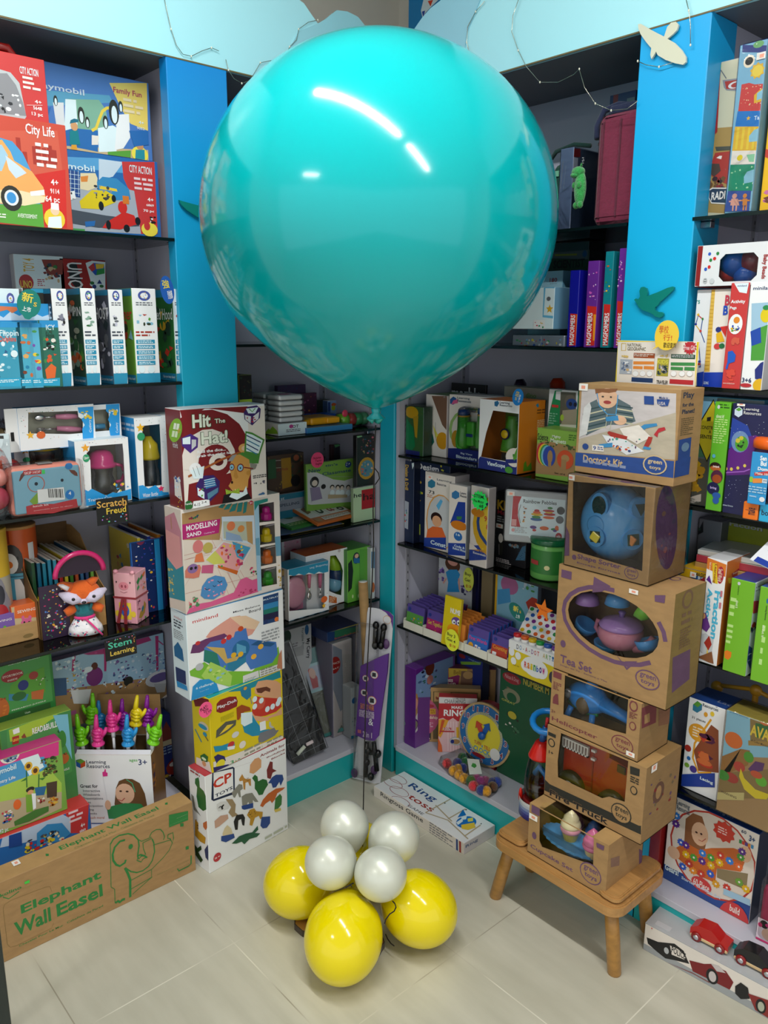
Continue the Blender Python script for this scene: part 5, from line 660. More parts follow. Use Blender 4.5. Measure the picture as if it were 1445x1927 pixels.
carton('game_box','dark red and white dice and hat game box on top of the stack','toy box',(0.1208, -0.8039, 1.1167),(0, 0, 91.4),(0.2662, 0.267, 0.08),(7, 266, 30, 62),{'F': [(1,-139,1,427,527,44),(2,[-3,534,534,523,538,427,424,435,406,488,155,538,14,475],44),(2,[418,527,534,523,531,0,417,-4],4),(1,-18,36,334,422,4),(1,93,141,304,335,44),(1,159,190,275,283,4),(1,192,215,250,257,346),(2,[-6,133,425,183,428,-14,127,0,5,14],44),(2,[-8,100,63,39,52,7,0,6],44),(2,[-18,242,31,136,15,12,0,4],4),(4,66,428,185,507,'Hit',94,9,0),(4,70,432,181,504,'Hit',84,4,0),(4,201,444,275,476,'The',94,7,0),(4,205,448,271,472,'The',84,2,0),(4,114,336,287,411,'Hat!',94,9,0),(4,118,339,283,408,'Hat!',84,4,0),(4,91,295,267,311,'Roll the dice...',7,3,0),(4,86,270,319,288,'grab the right hat!',7,3,0),(2,[0,387,55,405,100,378,95,329,49,302,2,346],347),(2,[8,385,54,391,52,350,7,354],3),(2,[61,374,88,371,85,338,58,320],95),(2,[391,494,418,523,479,528,505,507,497,456,444,418,395,455],348),(2,[407,514,489,517,467,484,421,487],3),(2,[398,480,438,469,434,430,401,454],28),(2,[452,468,494,491,487,452,453,433],28),(3,[427,512,447,494,468,512],5,45),(5,400,434,487,473,6,13,[328],128),(2,[72,122,108,173,184,168,221,129,213,69,157,25,83,62],348),(2,[125,149,183,155,200,106,132,98],176),(3,[123,146,192,150],3,3),(3,[123,134,192,138],3,3),(3,[122,122,191,126],3,3),(3,[121,110,191,114],3,3),(2,[81,113,122,82,120,44,81,70],3),(2,[140,71,209,96,206,70,143,36],349),(5,80,51,121,106,6,11,[45,6],129),(3,[29,178,236,247,398,286],12,350),(1,348,271,417,322,260),(1,368,282,403,309,240),(2,[-3,273,46,251,58,208,8,218],4),(1,37,181,110,248,7),(2,[44,210,129,225,116,159,60,162],3),(3,[59,225,75,173],2,'333'),(3,[82,230,98,178],2,'333'),(2,[380,231,398,390,443,378,525,331,490,251,478,203,395,208,340,244,346,270],59),(2,[404,379,442,367,512,328,480,256,398,278],3),(3,[403,366,498,318],6,23),(3,[402,342,488,296],6,165),(3,[401,318,479,274],6,23),(3,[400,294,470,252],6,165),(2,[341,266,377,275,397,256,478,221,478,199,395,208],59),(2,[284,208,316,264,356,264,416,228,423,147,406,114,400,70,368,57,297,67,274,96,300,127,292,163],351),(2,[275,234,306,265,336,267,305,231],352),(2,[421,209,469,195,456,170,424,165],25),(2,[323,203,309,144,325,129,341,135],177),(1,281,178,318,219,44),(1,286,183,313,213,109),(1,333,166,378,212,44),(1,339,171,372,206,109),(3,[379,188,440,174],6,44),(1,295,193,303,201,'111'),(1,351,182,360,192,'111'),(1,291,105,305,121,353),(1,393,140,424,167,177),(2,[229,-7,242,48,297,58,347,38,389,63,423,-4,428,-10],31),(2,[297,58,368,48,390,81,398,35,325,10,276,34],3),(2,[253,81,297,62,343,74,345,42,297,53,257,50],354),(5,255,47,342,73,8,6,[355],130),(1,-3,-6,47,49,91),(4,1,23,46,37,'Family',7,1,0),(2,[46,7,52,41,129,40,150,35,151,5,51,2],7),(4,54,11,92,28,'4-15','444',1,0),(4,101,21,131,33,'2-4','222',1,0),(6,437,112,528,133,2,'444',131),(5,436,76,527,100,8,14,['444','667'],132),(5,450,12,519,32,8,14,[356],133)],'L': [(2,[64,152,121,177,140,45,60,66],4),(4,68,328,121,359,'Hit the Hat',7,1,0),(5,58,88,134,182,14,20,[3,178,95],134),(5,74,5,141,83,8,11,[13,178],135)]})
def oval(name,label,p,yaw,c,rx,rz,roll,items,wh=None,cat='sign'):
 e=M().col(c); n=26; e.prism([(rx*math.cos(2*math.pi*i/n),rz*math.sin(2*math.pi*i/n)) for i in range(n)],0,.0012)
 for i,(t,x0,z0,x1,z1,cc,b) in enumerate(items): e.col(cc).text(t,x0,z0,x1,z1,-.0004-.0001*i,b)
 o=e.build(name,'matte',None,p,(0,roll,yaw)); tag(o,label,cat); return o
oval('price_tag','olive green oval tag with pale blocks clipped on the top game box corner',(0.1272, -0.8217, 1.3327),91.4,'6f9a2a',.018,.031,14,[('■■',-.008,.002,.008,.018,'c8d0c0',1),('■■',-.009,-.018,.007,-.002,'b8c8a8',1),('nu•',.006,-.006,.013,.006,'d08a40',0)])
oval('price_tag','neon pink oval note clipped on the yellow dough box, handwritten black letters',(0.1389, -0.7811, 0.5356),97.0,'ff5f96',.0225,.0235,-16,[('PLAY-',-.016,.004,.010,.014,'201018',1),('DOH',-.008,-.006,.008,.003,'201018',1),('TL 79.95',-.004,-.016,.016,-.008,'402030',0)])
carton('wipes_tray','white display tray with small green leaf print under stacked wipe packs','tray',(-0.03, -0.3953, 1.264),(0, 0, 90),(0.1093, 0.0371, 0.16),(3, 4, 'ddd', 62),{'F': [(4,84,43,154,62,'TOT',115,2,0),(1,82,42,113,66,357),(6,58,16,166,36,2,41,136),(5,11,6,209,75,8,5,['9aa'],137)],'L': [(2,[180,14,212,39,227,32,259,57,303,35,317,15,179,-8],358)]})
e=empty('wipe_pack','white wipe packs sealed in clear film, piled on the small white tray','wipes',(-0.08, -0.3333, 1.3021),(0,0,90),'stacked white wipe packs')
M().col('eef0f2').box(-.045,-.035,0,.045,.035,.0165,.007).build('pouch','print',e); 
M().box(-.049,-.039,0,.049,.039,.017,.006).build('clear_sleeve','wrap',e)
e=empty('wipe_pack','white wipe packs sealed in clear film, piled on the small white tray','wipes',(-0.165, -0.3333, 1.3021),(0,0,90),'stacked white wipe packs')
M().col('eef0f2').box(-.045,-.035,0,.045,.035,.0165,.007).build('pouch','print',e); 
M().box(-.049,-.039,0,.049,.039,.017,.006).build('clear_sleeve','wrap',e)
e=empty('wipe_pack','white wipe packs sealed in clear film, piled on the small white tray','wipes',(-0.08, -0.3333, 1.3193),(0,0,90),'stacked white wipe packs')
M().col('eef0f2').box(-.045,-.035,0,.045,.035,.0165,.007).build('pouch','print',e); 
M().box(-.049,-.039,0,.049,.039,.017,.006).build('clear_sleeve','wrap',e)
e=empty('wipe_pack','white wipe packs sealed in clear film, piled on the small white tray','wipes',(-0.165, -0.3333, 1.3193),(0,0,90),'stacked white wipe packs')
M().col('eef0f2').box(-.045,-.035,0,.045,.035,.0165,.007).build('pouch','print',e); 
M().box(-.049,-.039,0,.049,.039,.017,.006).build('clear_sleeve','wrap',e)
e=empty('wipe_pack','white wipe packs sealed in clear film, piled on the small white tray','wipes',(-0.08, -0.3333, 1.3365),(0,0,90),'stacked white wipe packs')
M().col('eef0f2').box(-.045,-.035,0,.045,.035,.0165,.007).build('pouch','print',e); 
M().box(-.049,-.039,0,.049,.039,.017,.006).build('clear_sleeve','wrap',e)
e=empty('wipe_pack','white wipe packs sealed in clear film, piled on the small white tray','wipes',(-0.165, -0.3333, 1.3365),(0,0,90),'stacked white wipe packs')
M().col('eef0f2').box(-.045,-.035,0,.045,.035,.0165,.007).build('pouch','print',e); 
M().box(-.049,-.039,0,.049,.039,.017,.006).build('clear_sleeve','wrap',e)
e=empty('wipe_pack','white wipe packs sealed in clear film, piled on the small white tray','wipes',(-0.08, -0.3333, 1.3537),(0,0,90),'stacked white wipe packs')
M().col('eef0f2').box(-.045,-.035,0,.045,.035,.0165,.007).build('pouch','print',e); 
M().box(-.049,-.039,0,.049,.039,.017,.006).build('clear_sleeve','wrap',e)
e=empty('wipe_pack','white wipe packs sealed in clear film, piled on the small white tray','wipes',(-0.165, -0.3333, 1.3537),(0,0,90),'stacked white wipe packs')
M().col('eef0f2').box(-.045,-.035,0,.045,.035,.0165,.007).build('pouch','print',e); 
M().box(-.049,-.039,0,.049,.039,.017,.006).build('clear_sleeve','wrap',e)
e=empty('wipe_pack','white wipe packs sealed in clear film, piled on the small white tray','wipes',(-0.08, -0.3333, 1.3709),(0,0,90),'stacked white wipe packs')
M().col('eef0f2').box(-.045,-.035,0,.045,.035,.0165,.007).build('pouch','print',e); M().col('b83a78').box(-.02,-.012,.0165,.015,.012,.0172).build('red_label','print',e)
M().box(-.049,-.039,0,.049,.039,.017,.006).build('clear_sleeve','wrap',e)
e=empty('wipe_pack','white wipe packs sealed in clear film, piled on the small white tray','wipes',(-0.165, -0.3333, 1.3709),(0,0,90),'stacked white wipe packs')
M().col('eef0f2').box(-.045,-.035,0,.045,.035,.0165,.007).build('pouch','print',e); 
M().box(-.049,-.039,0,.049,.039,.017,.006).build('clear_sleeve','wrap',e)
carton('toy_box','lime edged dark box beside the blue post in the dim corner','toy box',(-0.04, -0.5264, 1.264),(0, 0, 90),(0.0467, 0.1912, 0.08),(57, 131, 131, 14),{'F': [(0,4,238,96,384,31),(5,8,246,94,376,12,15,[264,96,359],138)]})
carton('activity_pack','yellow case with shaped lid lying on a blue pad in the dim corner','toy box',(-0.02, -0.2931, 1.264),(0, 0, 90),(0.1869, 0.018, 0.14),(92, 101, 101, 349),{})
y=M().col('f0a81a'); y.box(0,0,0,.115,.1,.024,.008); y.box(-.018,.01,0,.02,.06,.02,.008); y.box(.06,-.008,.004,.112,.0,.022,.003); y.box(.1,.02,0,.135,.07,.02,.008)
o=y.build('yellow_case','plastic',None,(-0.05, -0.2542)+(1.2835,),(0,0,90)); tag(o,'bright yellow lidded plastic case on the blue pad','case')
o=M().col('1c66cc').box(0,0,0,.155,.06,.032,.006).build('blue_case','plastic',None,(-0.19, -0.1924)+(1.2665,),(0,0,90)); tag(o,'royal blue plastic case behind the yellow one','case')
e=empty('clay_pack','clear tube pack of lime, red and green clay at the end of the dim shelf','toy pack',(-0.05, -0.1143)+(1.2645,),(0,0,90))
for x,c in ((0,'8ad83a'),(.03,'c8301c'),(.06,'3aa05a'),(.09,'4a9a6a')): M().col(c).tube([(x,.03,.024),(x+.028,.03,.024)],.022,14).build('clay_roll','plastic',e)
M().box(-.004,.004,0,.125,.056,.048,.012).build('clear_wrap','wrap',e)
M().col('d83a5a').ell(0,0,.05,.012,.004,.012).build('pink_disc','plastic',e)
carton('toy_pack','dark violet toy bag leaning at the back of the top dim shelf, behind the wipes','toy pack',(-0.28, -0.2238, 1.264),(0, 0, 90),(0.1193, 0.1332, 0.02),(64, 64, 64, 64),{'F': [(5,3,81,237,272,26,15,[23,360,179,9],139)]})
carton('toy_pack','plum toy bag with orange print half hidden under the giant balloon','toy pack',(-0.26, -0.1572, 1.264),(0, 0, 90),(0.0855, 0.1039, 0.02),(65, 65, 65, 65),{'F': [(5,2,39,170,212,26,15,[153,271,78,361],140)]})
carton('toy_pack','nearly black green pack beside the plum bag','toy pack',(-0.27, -0.0659, 1.264),(0, 0, 90),(0.0602, 0.0754, 0.02),(66, 66, 66, 66),{'F': [(5,1,6,119,154,26,15,[67,180],141)]})
carton('toy_pack','pale blue pack with orange and lime pieces under the balloon edge','toy pack',(-0.24, -0.0391, 1.264),(0, 0, 90),(0.089, 0.0743, 0.03),(181, 182, 182, 95),{'F': [(1,32,107,76,131,55),(1,32,77,69,112,362),(2,[101,104,178,89,165,80,101,89],3),(0,1,70,23,138,15)]})
carton('toy_box','shadowy playset box with yellow and red house picture on the spelling shelf','toy box',(-0.16, -0.3547, 0.943),(0, 0, 90),(0.1487, 0.2387, 0.08),(301, 14, 14, 115),{'F': [(5,4,221,294,473,40,20,[164,363,67,131,212],142),(2,[111,450,189,451,195,253,116,244],364),(3,[12,442,110,440],3,30),(3,[11,396,109,390],3,128),(4,75,361,165,388,'City Works',265,1,0),(1,189,409,273,475,14),(1,211,423,256,465,183),(1,185,249,264,329,31),(2,[7,451,67,454,68,325,3,323],365)]})
carton('picture_book','green storybook with white classroom drawing standing in the dim corner','book',(-0.1, -0.2423, 0.943),(0, 0, 90),(0.2045, 0.2073, 0.012),(297, 68, 68, 30),{'F': [(2,[10,359,90,350,231,285,328,264,404,274,404,104,40,134,12,143],95),(4,161,379,271,396,"tin's",69,2,0),(4,22,353,126,378,'New',69,2,0),(4,136,321,387,344,'Classmate',69,2,0),(1,335,352,390,397,15),(5,341,362,384,391,5,9,[7],143),(1,32,249,107,324,31),(1,48,258,95,300,70),(2,[31,253,112,248,134,164,41,158],366),(1,124,229,165,263,31),(1,200,218,239,250,14),(1,206,214,234,241,70),(1,200,171,240,214,3),(1,248,211,287,244,14),(1,254,207,282,234,70),(1,248,164,289,208,3),(1,284,206,324,239,14),(1,290,202,319,230,70),(1,284,159,326,203,3),(1,340,199,379,232,14),(1,346,195,374,223,70),(1,339,152,381,196,3),(3,[136,316,402,284],2,93),(3,[44,318,40,148],2,'9aa'),(2,[182,186,351,163,351,143,181,157],48)]})
def flatbook(name,label,cat,W,D,H,loc,rot,cols,art,tt='print'):
 m=M().box(0,0,0,W,D,H,.001,[hx(cols[0])]*4+[hx(cols[1])]*2); m.art('T',W,H,D,art); o=m.build(name,tt,None,loc,rot); tag(o,label,cat); return o
_a=(-0.012, -0.2634, 0.9684)
flatbook('spelling_cards','orange edged card board showing the letters b a g, resting on books in the corner','cards',.19,.15,.010,(_a[0],_a[1],.958),(14,0,97),('b8622a','c8702f'),[('r',60,420,1860,1480,'e4e4e0'),('l',[560,420,560,1480],14,'8a8a8a'),('l',[1000,420,1000,1480],14,'8a8a8a'),('l',[1430,420,1430,1480],14,'8a8a8a'),('t',640,560,920,1300,'b','2a3038',1,0),('t',1090,560,1370,1100,'a','a05060',1,0),('t',1500,480,1790,1100,'g','2a3038',1,0),('p',[180,700,420,780,440,1200,220,1100],'8a6a50'),('r',90,80,330,340,'b08050'),('r',430,110,1700,330,'d8d4cc'),('g',480,150,1650,300,2,'9a8a78',4)])
_a=(-0.03, -0.3357, 0.979)
flatbook('phonics_book','green edged phonics book lying under the orange card board','book',.13,.16,.010,(_a[0]-.012,_a[1]-.01,.950),(8,0,97),('3a7a3a','3f8f42'),[('r',60,420,1280,1560,'dcdcd8'),('e',400,700,800,1100,'5a7a50'),('g',100,150,1200,350,2,'c8d8a0',4)])
for i,(c,y) in enumerate((('4a5a80',0),('2a3a6a',.006),('c8b060',.0))): 
 flatbook('thin_book',('slate blue thin book flat on the dim shelf','navy thin book beneath the slate one','yellow edged thin book lowest in the flat pile')[i],'book',.26-.02*i,.2,.0022,(-.018-.004*i,-.42+.03*i,.9500-.0028*i),(0,0,90),(c,c),[])
carton('spelling_book','teal first spelling book propped on the dim shelf','book',(-0.13, -0.3683, 0.943),(0, 0, 90),(0.1693, 0.1114, 0.012),(246, 184, 184, 252),{'F': [(0,1,109,337,184,252),(4,74,139,236,158,'SPELLING',9,2,0),(4,72,183,117,205,'1st',95,1,0),(3,[268,180,326,162,291,148],2,367)]})
carton('picture_book','maroon framed alphabet board with a green corner sticker at the back','board',(-0.22, -0.04, 0.943),(0, 0, 90),(0.1114, 0.2398, 0.015),(96, 96, 96, 161),{'F': [(0,23,368,216,474,78),(0,106,394,216,470,368),(2,[24,478,68,489,81,468,36,457],369),(6,112,404,210,460,3,25,144)]})
carton('puzzle_pack','dark pack with pink and yellow rounded pictures hanging by the corner post','toy pack',(-0.03, -0.0808, 0.944),(0, 0, 90),(0.0817, 0.2944, 0.02),(14, 31, 31, 115),{'F': [(2,[1,593,44,599,50,580,7,574],370),(5,19,453,161,576,26,17,[185,371,186,12,10],145),(1,13,282,161,435,5),(1,31,301,146,415,372),(5,31,305,149,415,14,17,[58,373,97,122],146)]})
carton('word_book','pale green book with the word hen and a red card beside the corner post','book',(-0.02, -0.1049, 0.943),(0, 0, 90),(0.0974, 0.1202, 0.014),(374, 187, 187, 30),{'F': [(0,74,83,195,219,375),(4,4,174,74,203,'he',31,1,0),(4,86,144,195,192,'ha',376,1,0)]})
oval('note_tag','neon pink round note with scribbled writing clipped over the green storybook',(-0.07, -0.216, 1.1657),90,'e8487a',.026,.026,0,[('Autumn',-.018,.004,.014,.012,'7a1024',1),('Term',-.010,-.006,.016,.002,'7a1024',1),('English',-.008,-.018,.018,-.009,'7a1024',1)])
carton('toy_box','pink and blue meal set box at the rear of the bowl shelf','toy box',(-0.2, -0.2796, 0.656),(0, 0, 90),(0.084, 0.2285, 0.05),(377, 132, 132, 28),{'F': [(0,4,238,25,483,28),(5,15,360,148,463,14,16,[378,379,13],147),(1,67,304,140,361,380)]})
cb=carton('bowl_box','white and orange box with a leaf shaped cutout showing green bowls','toy box',(-0.05, -0.2856, 0.656),(0, 0, 90),(0.1772, 0.1957, 0.09),(7, 3, 28, 152),{'F': [(2,[11,537,357,396,357,384,243,361,8,439],7),(4,-5,381,182,382,'CATCH',33,2,0),(2,[190,79,258,48,258,6,189,27],152),(6,195,20,246,62,4,240,148),(1,271,369,296,391,30),(6,-3,414,61,431,1,106,149)]},holes={'F': [[206,358,255,353,299,283,317,228,310,157,300,54,252,75,193,109,199,283]]})
for i,(x,z,rx,rz,c) in enumerate([(0.1486, 0.1288, 0.022, 0.042, '9ac82a'), (0.1545, 0.091, 0.026, 0.038, '22406a'), (0.1477, 0.0609, 0.03, 0.03, '7ab8d8')]): M().col(c).at(x,.035+.0*i,z,ry=-18).ell(0,0,0,rx,.02+.003*i,rz).build('bowl','plastic',cb)
carton('toy_box','tall lime green die cut box beside the white bowl box','toy box',(-0.03, -0.1236, 0.656),(0, 0, 90),(0.1041, 0.1901, 0.1),(381, 59, 45, 98),{'F': [(2,[6,286,38,311,51,226,37,103,5,79],66),(1,48,272,109,355,129),(1,64,313,100,344,122),(2,[57,318,109,308,109,271,53,282],87),(1,37,28,52,55,188),(1,89,21,108,48,188),(2,[109,370,205,358,206,-30,108,-24],45)]})
carton('toy_box','green shop box standing against the corner post, rear of the bowl shelf','toy box',(-0.2, 0.0236, 0.656),(0, 0, 90),(0.1106, 0.1569, 0.05),(79, 189, 189, 117),{})
carton('toy_box','narrow white box edge peeking beside the corner post','toy box',(-0.01, -0.0346, 0.656),(0, 0, 90),(0.019, 0.1873, 0.12),(62, 38, 38, 93),{'F': [(2,[2,350,35,344,36,223,2,230],157),(1,7,46,36,121,151)]})
fb=carton('feeding_box','blue topped window box with pink fork and spoon feeding set','toy box',(-0.02, -0.3799, 0.656),(0, 0, 90),(0.1658, 0.1763, 0.09),(7, 4, 3, 2),{'F': [(2,[10,419,332,366,331,273,286,272,250,289,214,279,167,299,132,288,87,309,52,300,7,316],2),(4,174,319,323,336,'Feeding Set',145,1,180),(5,302,7,329,260,8,4,[185,143],150),(1,265,63,319,109,55),(7,288,42,20,5,0.45,81)]},holes={'F': [[13,308,167,289,298,269,297,72,291,22,6,70]]})
for x,z,f in [(0.0944, 0.093, 0), (0.1391, 0.0833, 1)]:
 M().col('e07aa0').tube([(x,.012,z+.05),(x-.001,.012,z),],[.0075,.005]).build('cutlery_handle','plastic',fb)
 s=M().col('e8e8e8'); s.tube([(x,.012,z),(x,.012,z-.02)],.0028)
 if f:
  for k in (-1,0,1): s.tube([(x+k*.003,.012,z-.018),(x+k*.004,.012,z-.036)],.0014)
 else: s.ell(x,.012,z-.03,.0085,.003,.013)
 s.build('cutlery_head','metal',fb)
x,z=(0.0457, 0.0817)
M().col('d89ab0').ell(x,.03,z,.045,.018,.055).build('bowl','plastic',fb); M().col('c87a98').box(.01,.05,.01,0.155815,.055,0.132225).build('pink_insert','print',fb)
carton('toy_box','dark grey box edge with brown top left of the feeding box','toy box',(-0.04, -0.3933, 0.656),(0, 0, 90),(0.0304, 0.1714, 0.08),(115, 14, 14, 270),{'F': [(0,9,305,60,348,141),(0,7,246,59,300,41),(6,12,51,46,237,6,41,151)]})
carton('potty_box','white carton with portable potty wording running down it, behind the blackboards','toy box',(-0.2, -0.2752, 0.118),(0, 0, 90),(0.1185, 0.4241, 0.1),(38, 106, 106, 93),{'F': [(1,-38,743,57,856,264),(1,177,771,213,848,99),(4,182,585,223,740,'My Carry',78,2,-90),(4,141,659,170,830,'Portable Potty',33,0,-90),(6,64,659,127,736,4,106,152),(2,[20,701,159,697,160,624,19,636],93)]})
fpk=carton('fabric_pack','shiny dark blue pack with a green band on top of the foam mat pile','toy pack',(-0.12, -0.1458, 0.4881),(0, 0, 90),(0.1549, 0.0384, 0.12),(100, 23, 63, 23),{'F': [(2,[15,139,317,109,317,81,15,118],107),(2,[15,112,317,75,317,64,15,99],382),(2,[67,77,317,52,317,2,66,22],327),(4,66,2,317,22,'bookshape',383,1,0)]})
mp=carton('mat_pack','clear wrapped pile of white foam puzzle mats with a red oval label','mat pack',(-0.1, -0.1385, 0.118),(0, 0, 90),(0.0895, 0.3681, 0.1),(30, 384, 70, 62),{'F': [(3,[98,635,67,203],2,25),(3,[110,631,80,198],2,25),(3,[122,628,94,194],2,25),(3,[134,625,107,189],2,25),(3,[146,621,121,185],2,25),(3,[158,618,135,180],2,25),(3,[171,614,148,176],2,25),(2,[-13,731,85,672,101,214,67,191,-18,389],252),(1,-35,507,70,637,268),(4,-15,578,64,594,'SPACE',4,1,0),(4,-16,539,57,551,'MAT',4,1,0),(5,89,181,177,602,14,13,[4,128,62],153)]})
M().box(-.004,-.004,0,0.093468,.104,0.369553,.008).build('clear_bag','wrap',mp)
carton('toy_box','narrow white box with blue oval beside the purple pack','toy box',(-0.05, -0.0956, 0.118),(0, 0, 90),(0.0453, 0.2011, 0.08),(95, 93, 93, 62),{'F': [(1,9,275,56,324,101),(5,7,-11,83,196,12,16,[78,97,162,29],154),(2,[0,28,89,8,89,-27,0,-6],11)]})
# leaning bagged packs
e=empty('bathrobe_pack','tall clear bag with teal bands and a grey towel beside the blackboard','textile pack',(-0.125, -0.1605, 0.119),(0,0,62))
def lean(e,W,H,T,c,nm,tl,rl,z0=0,mt='fabric'):
 o=M().col(c).box(0,0,z0,W,T,z0+H,.006).build(nm,mt,e,(0,0,0),(tl,rl,0)); return o
lean(e,.075,.33,.018,'70756e','towel',-14,-14)
a_=M(); a_.art('F',.075,.33,.018,[('r',0,2750,750,3300,'1c6a6a'),('r',0,2650,750,2750,'8fb8c0'),('r',0,1800,750,2650,'98a4b8'),('p',[100,1850,320,1850,380,2200,260,2600,120,2600],'a01c28'),('e',120,2200,360,2600,'c8a090'),('p',[420,1900,700,1900,640,2400,480,2500,380,2200],'8a98b8'),('r',0,1700,750,1800,'8fb8c0'),('r',0,0,750,130,'1a7a7a')],.002); a_.build('printed_card','print',e,(0,0,0),(-14,-14,0))
M().box(-.004,-.004,-.001,.082,.024,.338,.004).build('clear_bag','wrap',e,(0,0,0),(-14,-14,0))
e=empty('chalkboard_pack','black squared chalkboard sheet in clear bag leaning beside the game stack','chalkboard',(-0.0447, -0.3565, 0.119),(0,0,78))
o=M().col('121619').box(0,0,0,.13,.006,.40,.001).build('board','matte',e,(0,0,0),(-16,-13,0))
g=M().col('8a9094')
for i in (1,2): g.box(.13*i/3-.0004,-.0008,.0,.13*i/3+.0004,-.0003,.28)
for i in range(6): g.box(0,-.0008,.02+.052*i,.13,-.0003,.0208+.052*i)
g.build('grid_lines','matte',e,(0,0,0),(-16,-13,0))
M().box(-.005,-.006,-.002,.136,.010,.41,.003).build('clear_bag','wrap',e,(0,0,0),(-16,-13,0))
o=M().col('d8e0d0').tube([(.02,-.012,.03),(.055,-.012,.045)],.007,10).build('chalk_stick','matte',e,(0,0,0),(-16,-13,0))
o=M().col('e0d0d4').box(.062,-.012,.04,.09,-.006,.052,.002).build('price_label','print',e,(0,0,0),(-16,-13,0))
# kraft tube
e=empty('mailing_tube','plain kraft cardboard tube with open white end leaning at the corner post','tube',(-0.0357, -0.0006, 0.0),(0,0,0))
T0=Vector((0.0124, -0.0475, 0.0)); T1=Vector((0.012, -0.0894, 0.7394))
d_=(T1-T0); L_=d_.length; e.location=T0; e.rotation_euler=d_.to_track_quat('Z','Y').to_euler()
M().col('b08a58').lathe([(.0165,0),(.0165,L_)],n=24).build('tube_body','kraft',e); M().col('f0f0ee').lathe([(.0145,L_),(.0145,L_+.0006)],n=24).build('white_end_cap','matte',e)
hp=empty('harness_pack','tall purple and white carded harness pack leaning on the corner post','toy pack',(0.0079, -0.1372, 0.004),(-3, 0, 26.3))
M().col('dcdce4').prism([(0.0, -0.0011), (0.0238, 0.2221), (0.0374, 0.4918), (0.0442, 0.6282), (0.0476, 0.6467), (0.0771, 0.6482), (0.125, 0.642), (0.1412, 0.629), (0.1399, 0.5802), (0.1276, 0.3489), (0.1092, 0.0041), (0.0872, -0.0036)],0,.003).build('backing_card','print',hp)
M().col('5c2a8c').prism([(0.0228, 0.1858), (0.0379, 0.4443), (0.1172, 0.4936), (0.1396, 0.505), (0.1371, 0.4401), (0.1173, 0.2794), (0.1112, 0.1983), (0.0954, 0.1779), (0.0627, 0.175)],-.034,-.026).build('purple_sleeve','print',hp)
M().box(.012,-.036,.02,0.096289,-.001,0.594662,.015).build('clear_blister','wrap',hp)
pr=M()
for x,z,r in [(0.0894, 0.4212, 0.0145), (0.0576, 0.4026, 0.0118), (0.0533, 0.3493, 0.0127), (0.0836, 0.3257, 0.0163)]:
 pr.col('d8742a').at(x,-.0346,z).prism([(r*math.cos(a*.35),r*math.sin(a*.35)) for a in range(18)],0,.0004)
 pr.col('d0d0d8').at(x,-.0350,z).prism([(r*.9*math.cos(a*.35),r*.9*math.sin(a*.35)) for a in range(18)],0,.0004)
 pr.col('22222a').at(x,-.0354,z).prism([(-r*.5,-r*.5),(r*.5,-r*.5),(r*.45,r*.5),(-r*.45,r*.5)],0,.0004)
pr.at()
for (x,z,x1,z1,t,c) in [(0.041, 0.2886, 0.0921, 0.3088, 'EASY TO WEAR', 'e08a3a'), (0.0358, 0.2717, 0.0925, 0.2904, 'converts to harness', 'd8c8e0'), (0.0362, 0.2557, 0.0929, 0.2762, 'stroller, side & travel', 'd8c8e0'), (0.0722, 0.2333, 0.0906, 0.2582, '&', 'e8e8f0'), (0.0319, 0.1957, 0.0453, 0.2092, '88', 'e07a6a'), (0.0513, 0.1861, 0.0864, 0.2067, '2 in 1', 'd8c8e0')]: pr.col(c).text(t,min(x,x1),min(z,z1),max(x,x1),max(z,z1),-.0352,1)
pr.build('sleeve_print','print',hp)
for i,(x,z) in enumerate([(0.0854, 0.5932), (0.1145, 0.5898), (0.0844, 0.5213), (0.1056, 0.5246), (0.0663, 0.1271), (0.1046, 0.1244), (0.0618, 0.0826), (0.0794, 0.0318)]): M().col('101014').ell(x,-.018,z,.012,.012,.015,12,8).build('black_buckle','plastic',hp)
for (x,z),(x1,z1) in [((0.0854, 0.5932), (0.0819, 0.5158)), ((0.1145, 0.5898), (0.1057, 0.5195)), ((0.0601, 0.1583), (0.0574, 0.0269)), ((0.0874, 0.1639), (0.1008, 0.0585)), ((0.0664, 0.1217), (0.11, 0.1255))]: M().col('101014').tube([(x,-.018,z),(x1,-.016,z1)],.009,10).build('black_strap','plastic',hp)
for x,z in [(0.1212, 0.5296), (0.0881, 0.0549), (0.0122, 0.0271)]: M().col('5a3a6a').ell(x,-.012,z,.013,.006,.018).build('purple_pad','plastic',hp)
x,z=(0.1195, 0.6131)
c=M().col('d89a50').at(x,-.001,z); c.prism([(.015*math.cos(a*.35),.015*math.sin(a*.35)) for a in range(18)],-.0008,0); c.col('e0e0e4').at(x,-.002,z).prism([(.0135*math.cos(a*.35),.0135*math.sin(a*.35)) for a in range(18)],-.0004,.0002); c.build('round_print','print',hp)
M().col('5c2a8c').prism([(0.0931, 0.6478), (0.125, 0.6435), (0.1412, 0.629), (0.1403, 0.5854), (0.1309, 0.6198), (0.1146, 0.638)],-.0012,-.0002).build('purple_corner','print',hp)
carton('clear_case','dim clear topped box with navy contents beside the maroon backpack','toy box',(0.66, 0.04, 1.846),(0, 0, 0),(0.041, 0.203, 0.16),(190, 191, 9, 385),{'F': [(3,[18,345,9,211],2,25),(3,[37,322,28,195],2,386)],'R': [(2,[-36,397,55,409,59,364,-33,358],346),(0,-10,191,38,357,252)]},wrap=0.002)
e=empty('backpack','maroon fabric backpack standing on the top shelf beside the bird post','backpack',(0.7728, 0.03, 1.846),(0,0,0))
X1=0.12127521113359063+.04; H=0.26457710718019944
m=M().col('74203c').box(0,0,0,X1,.16,H,.022)
R=random.Random(3); m.v=[(v[0]+R.uniform(-.002,.002),v[1]+R.uniform(-.003,.003),v[2]) for v in m.v]
m.build('bag_body','fabric',e)
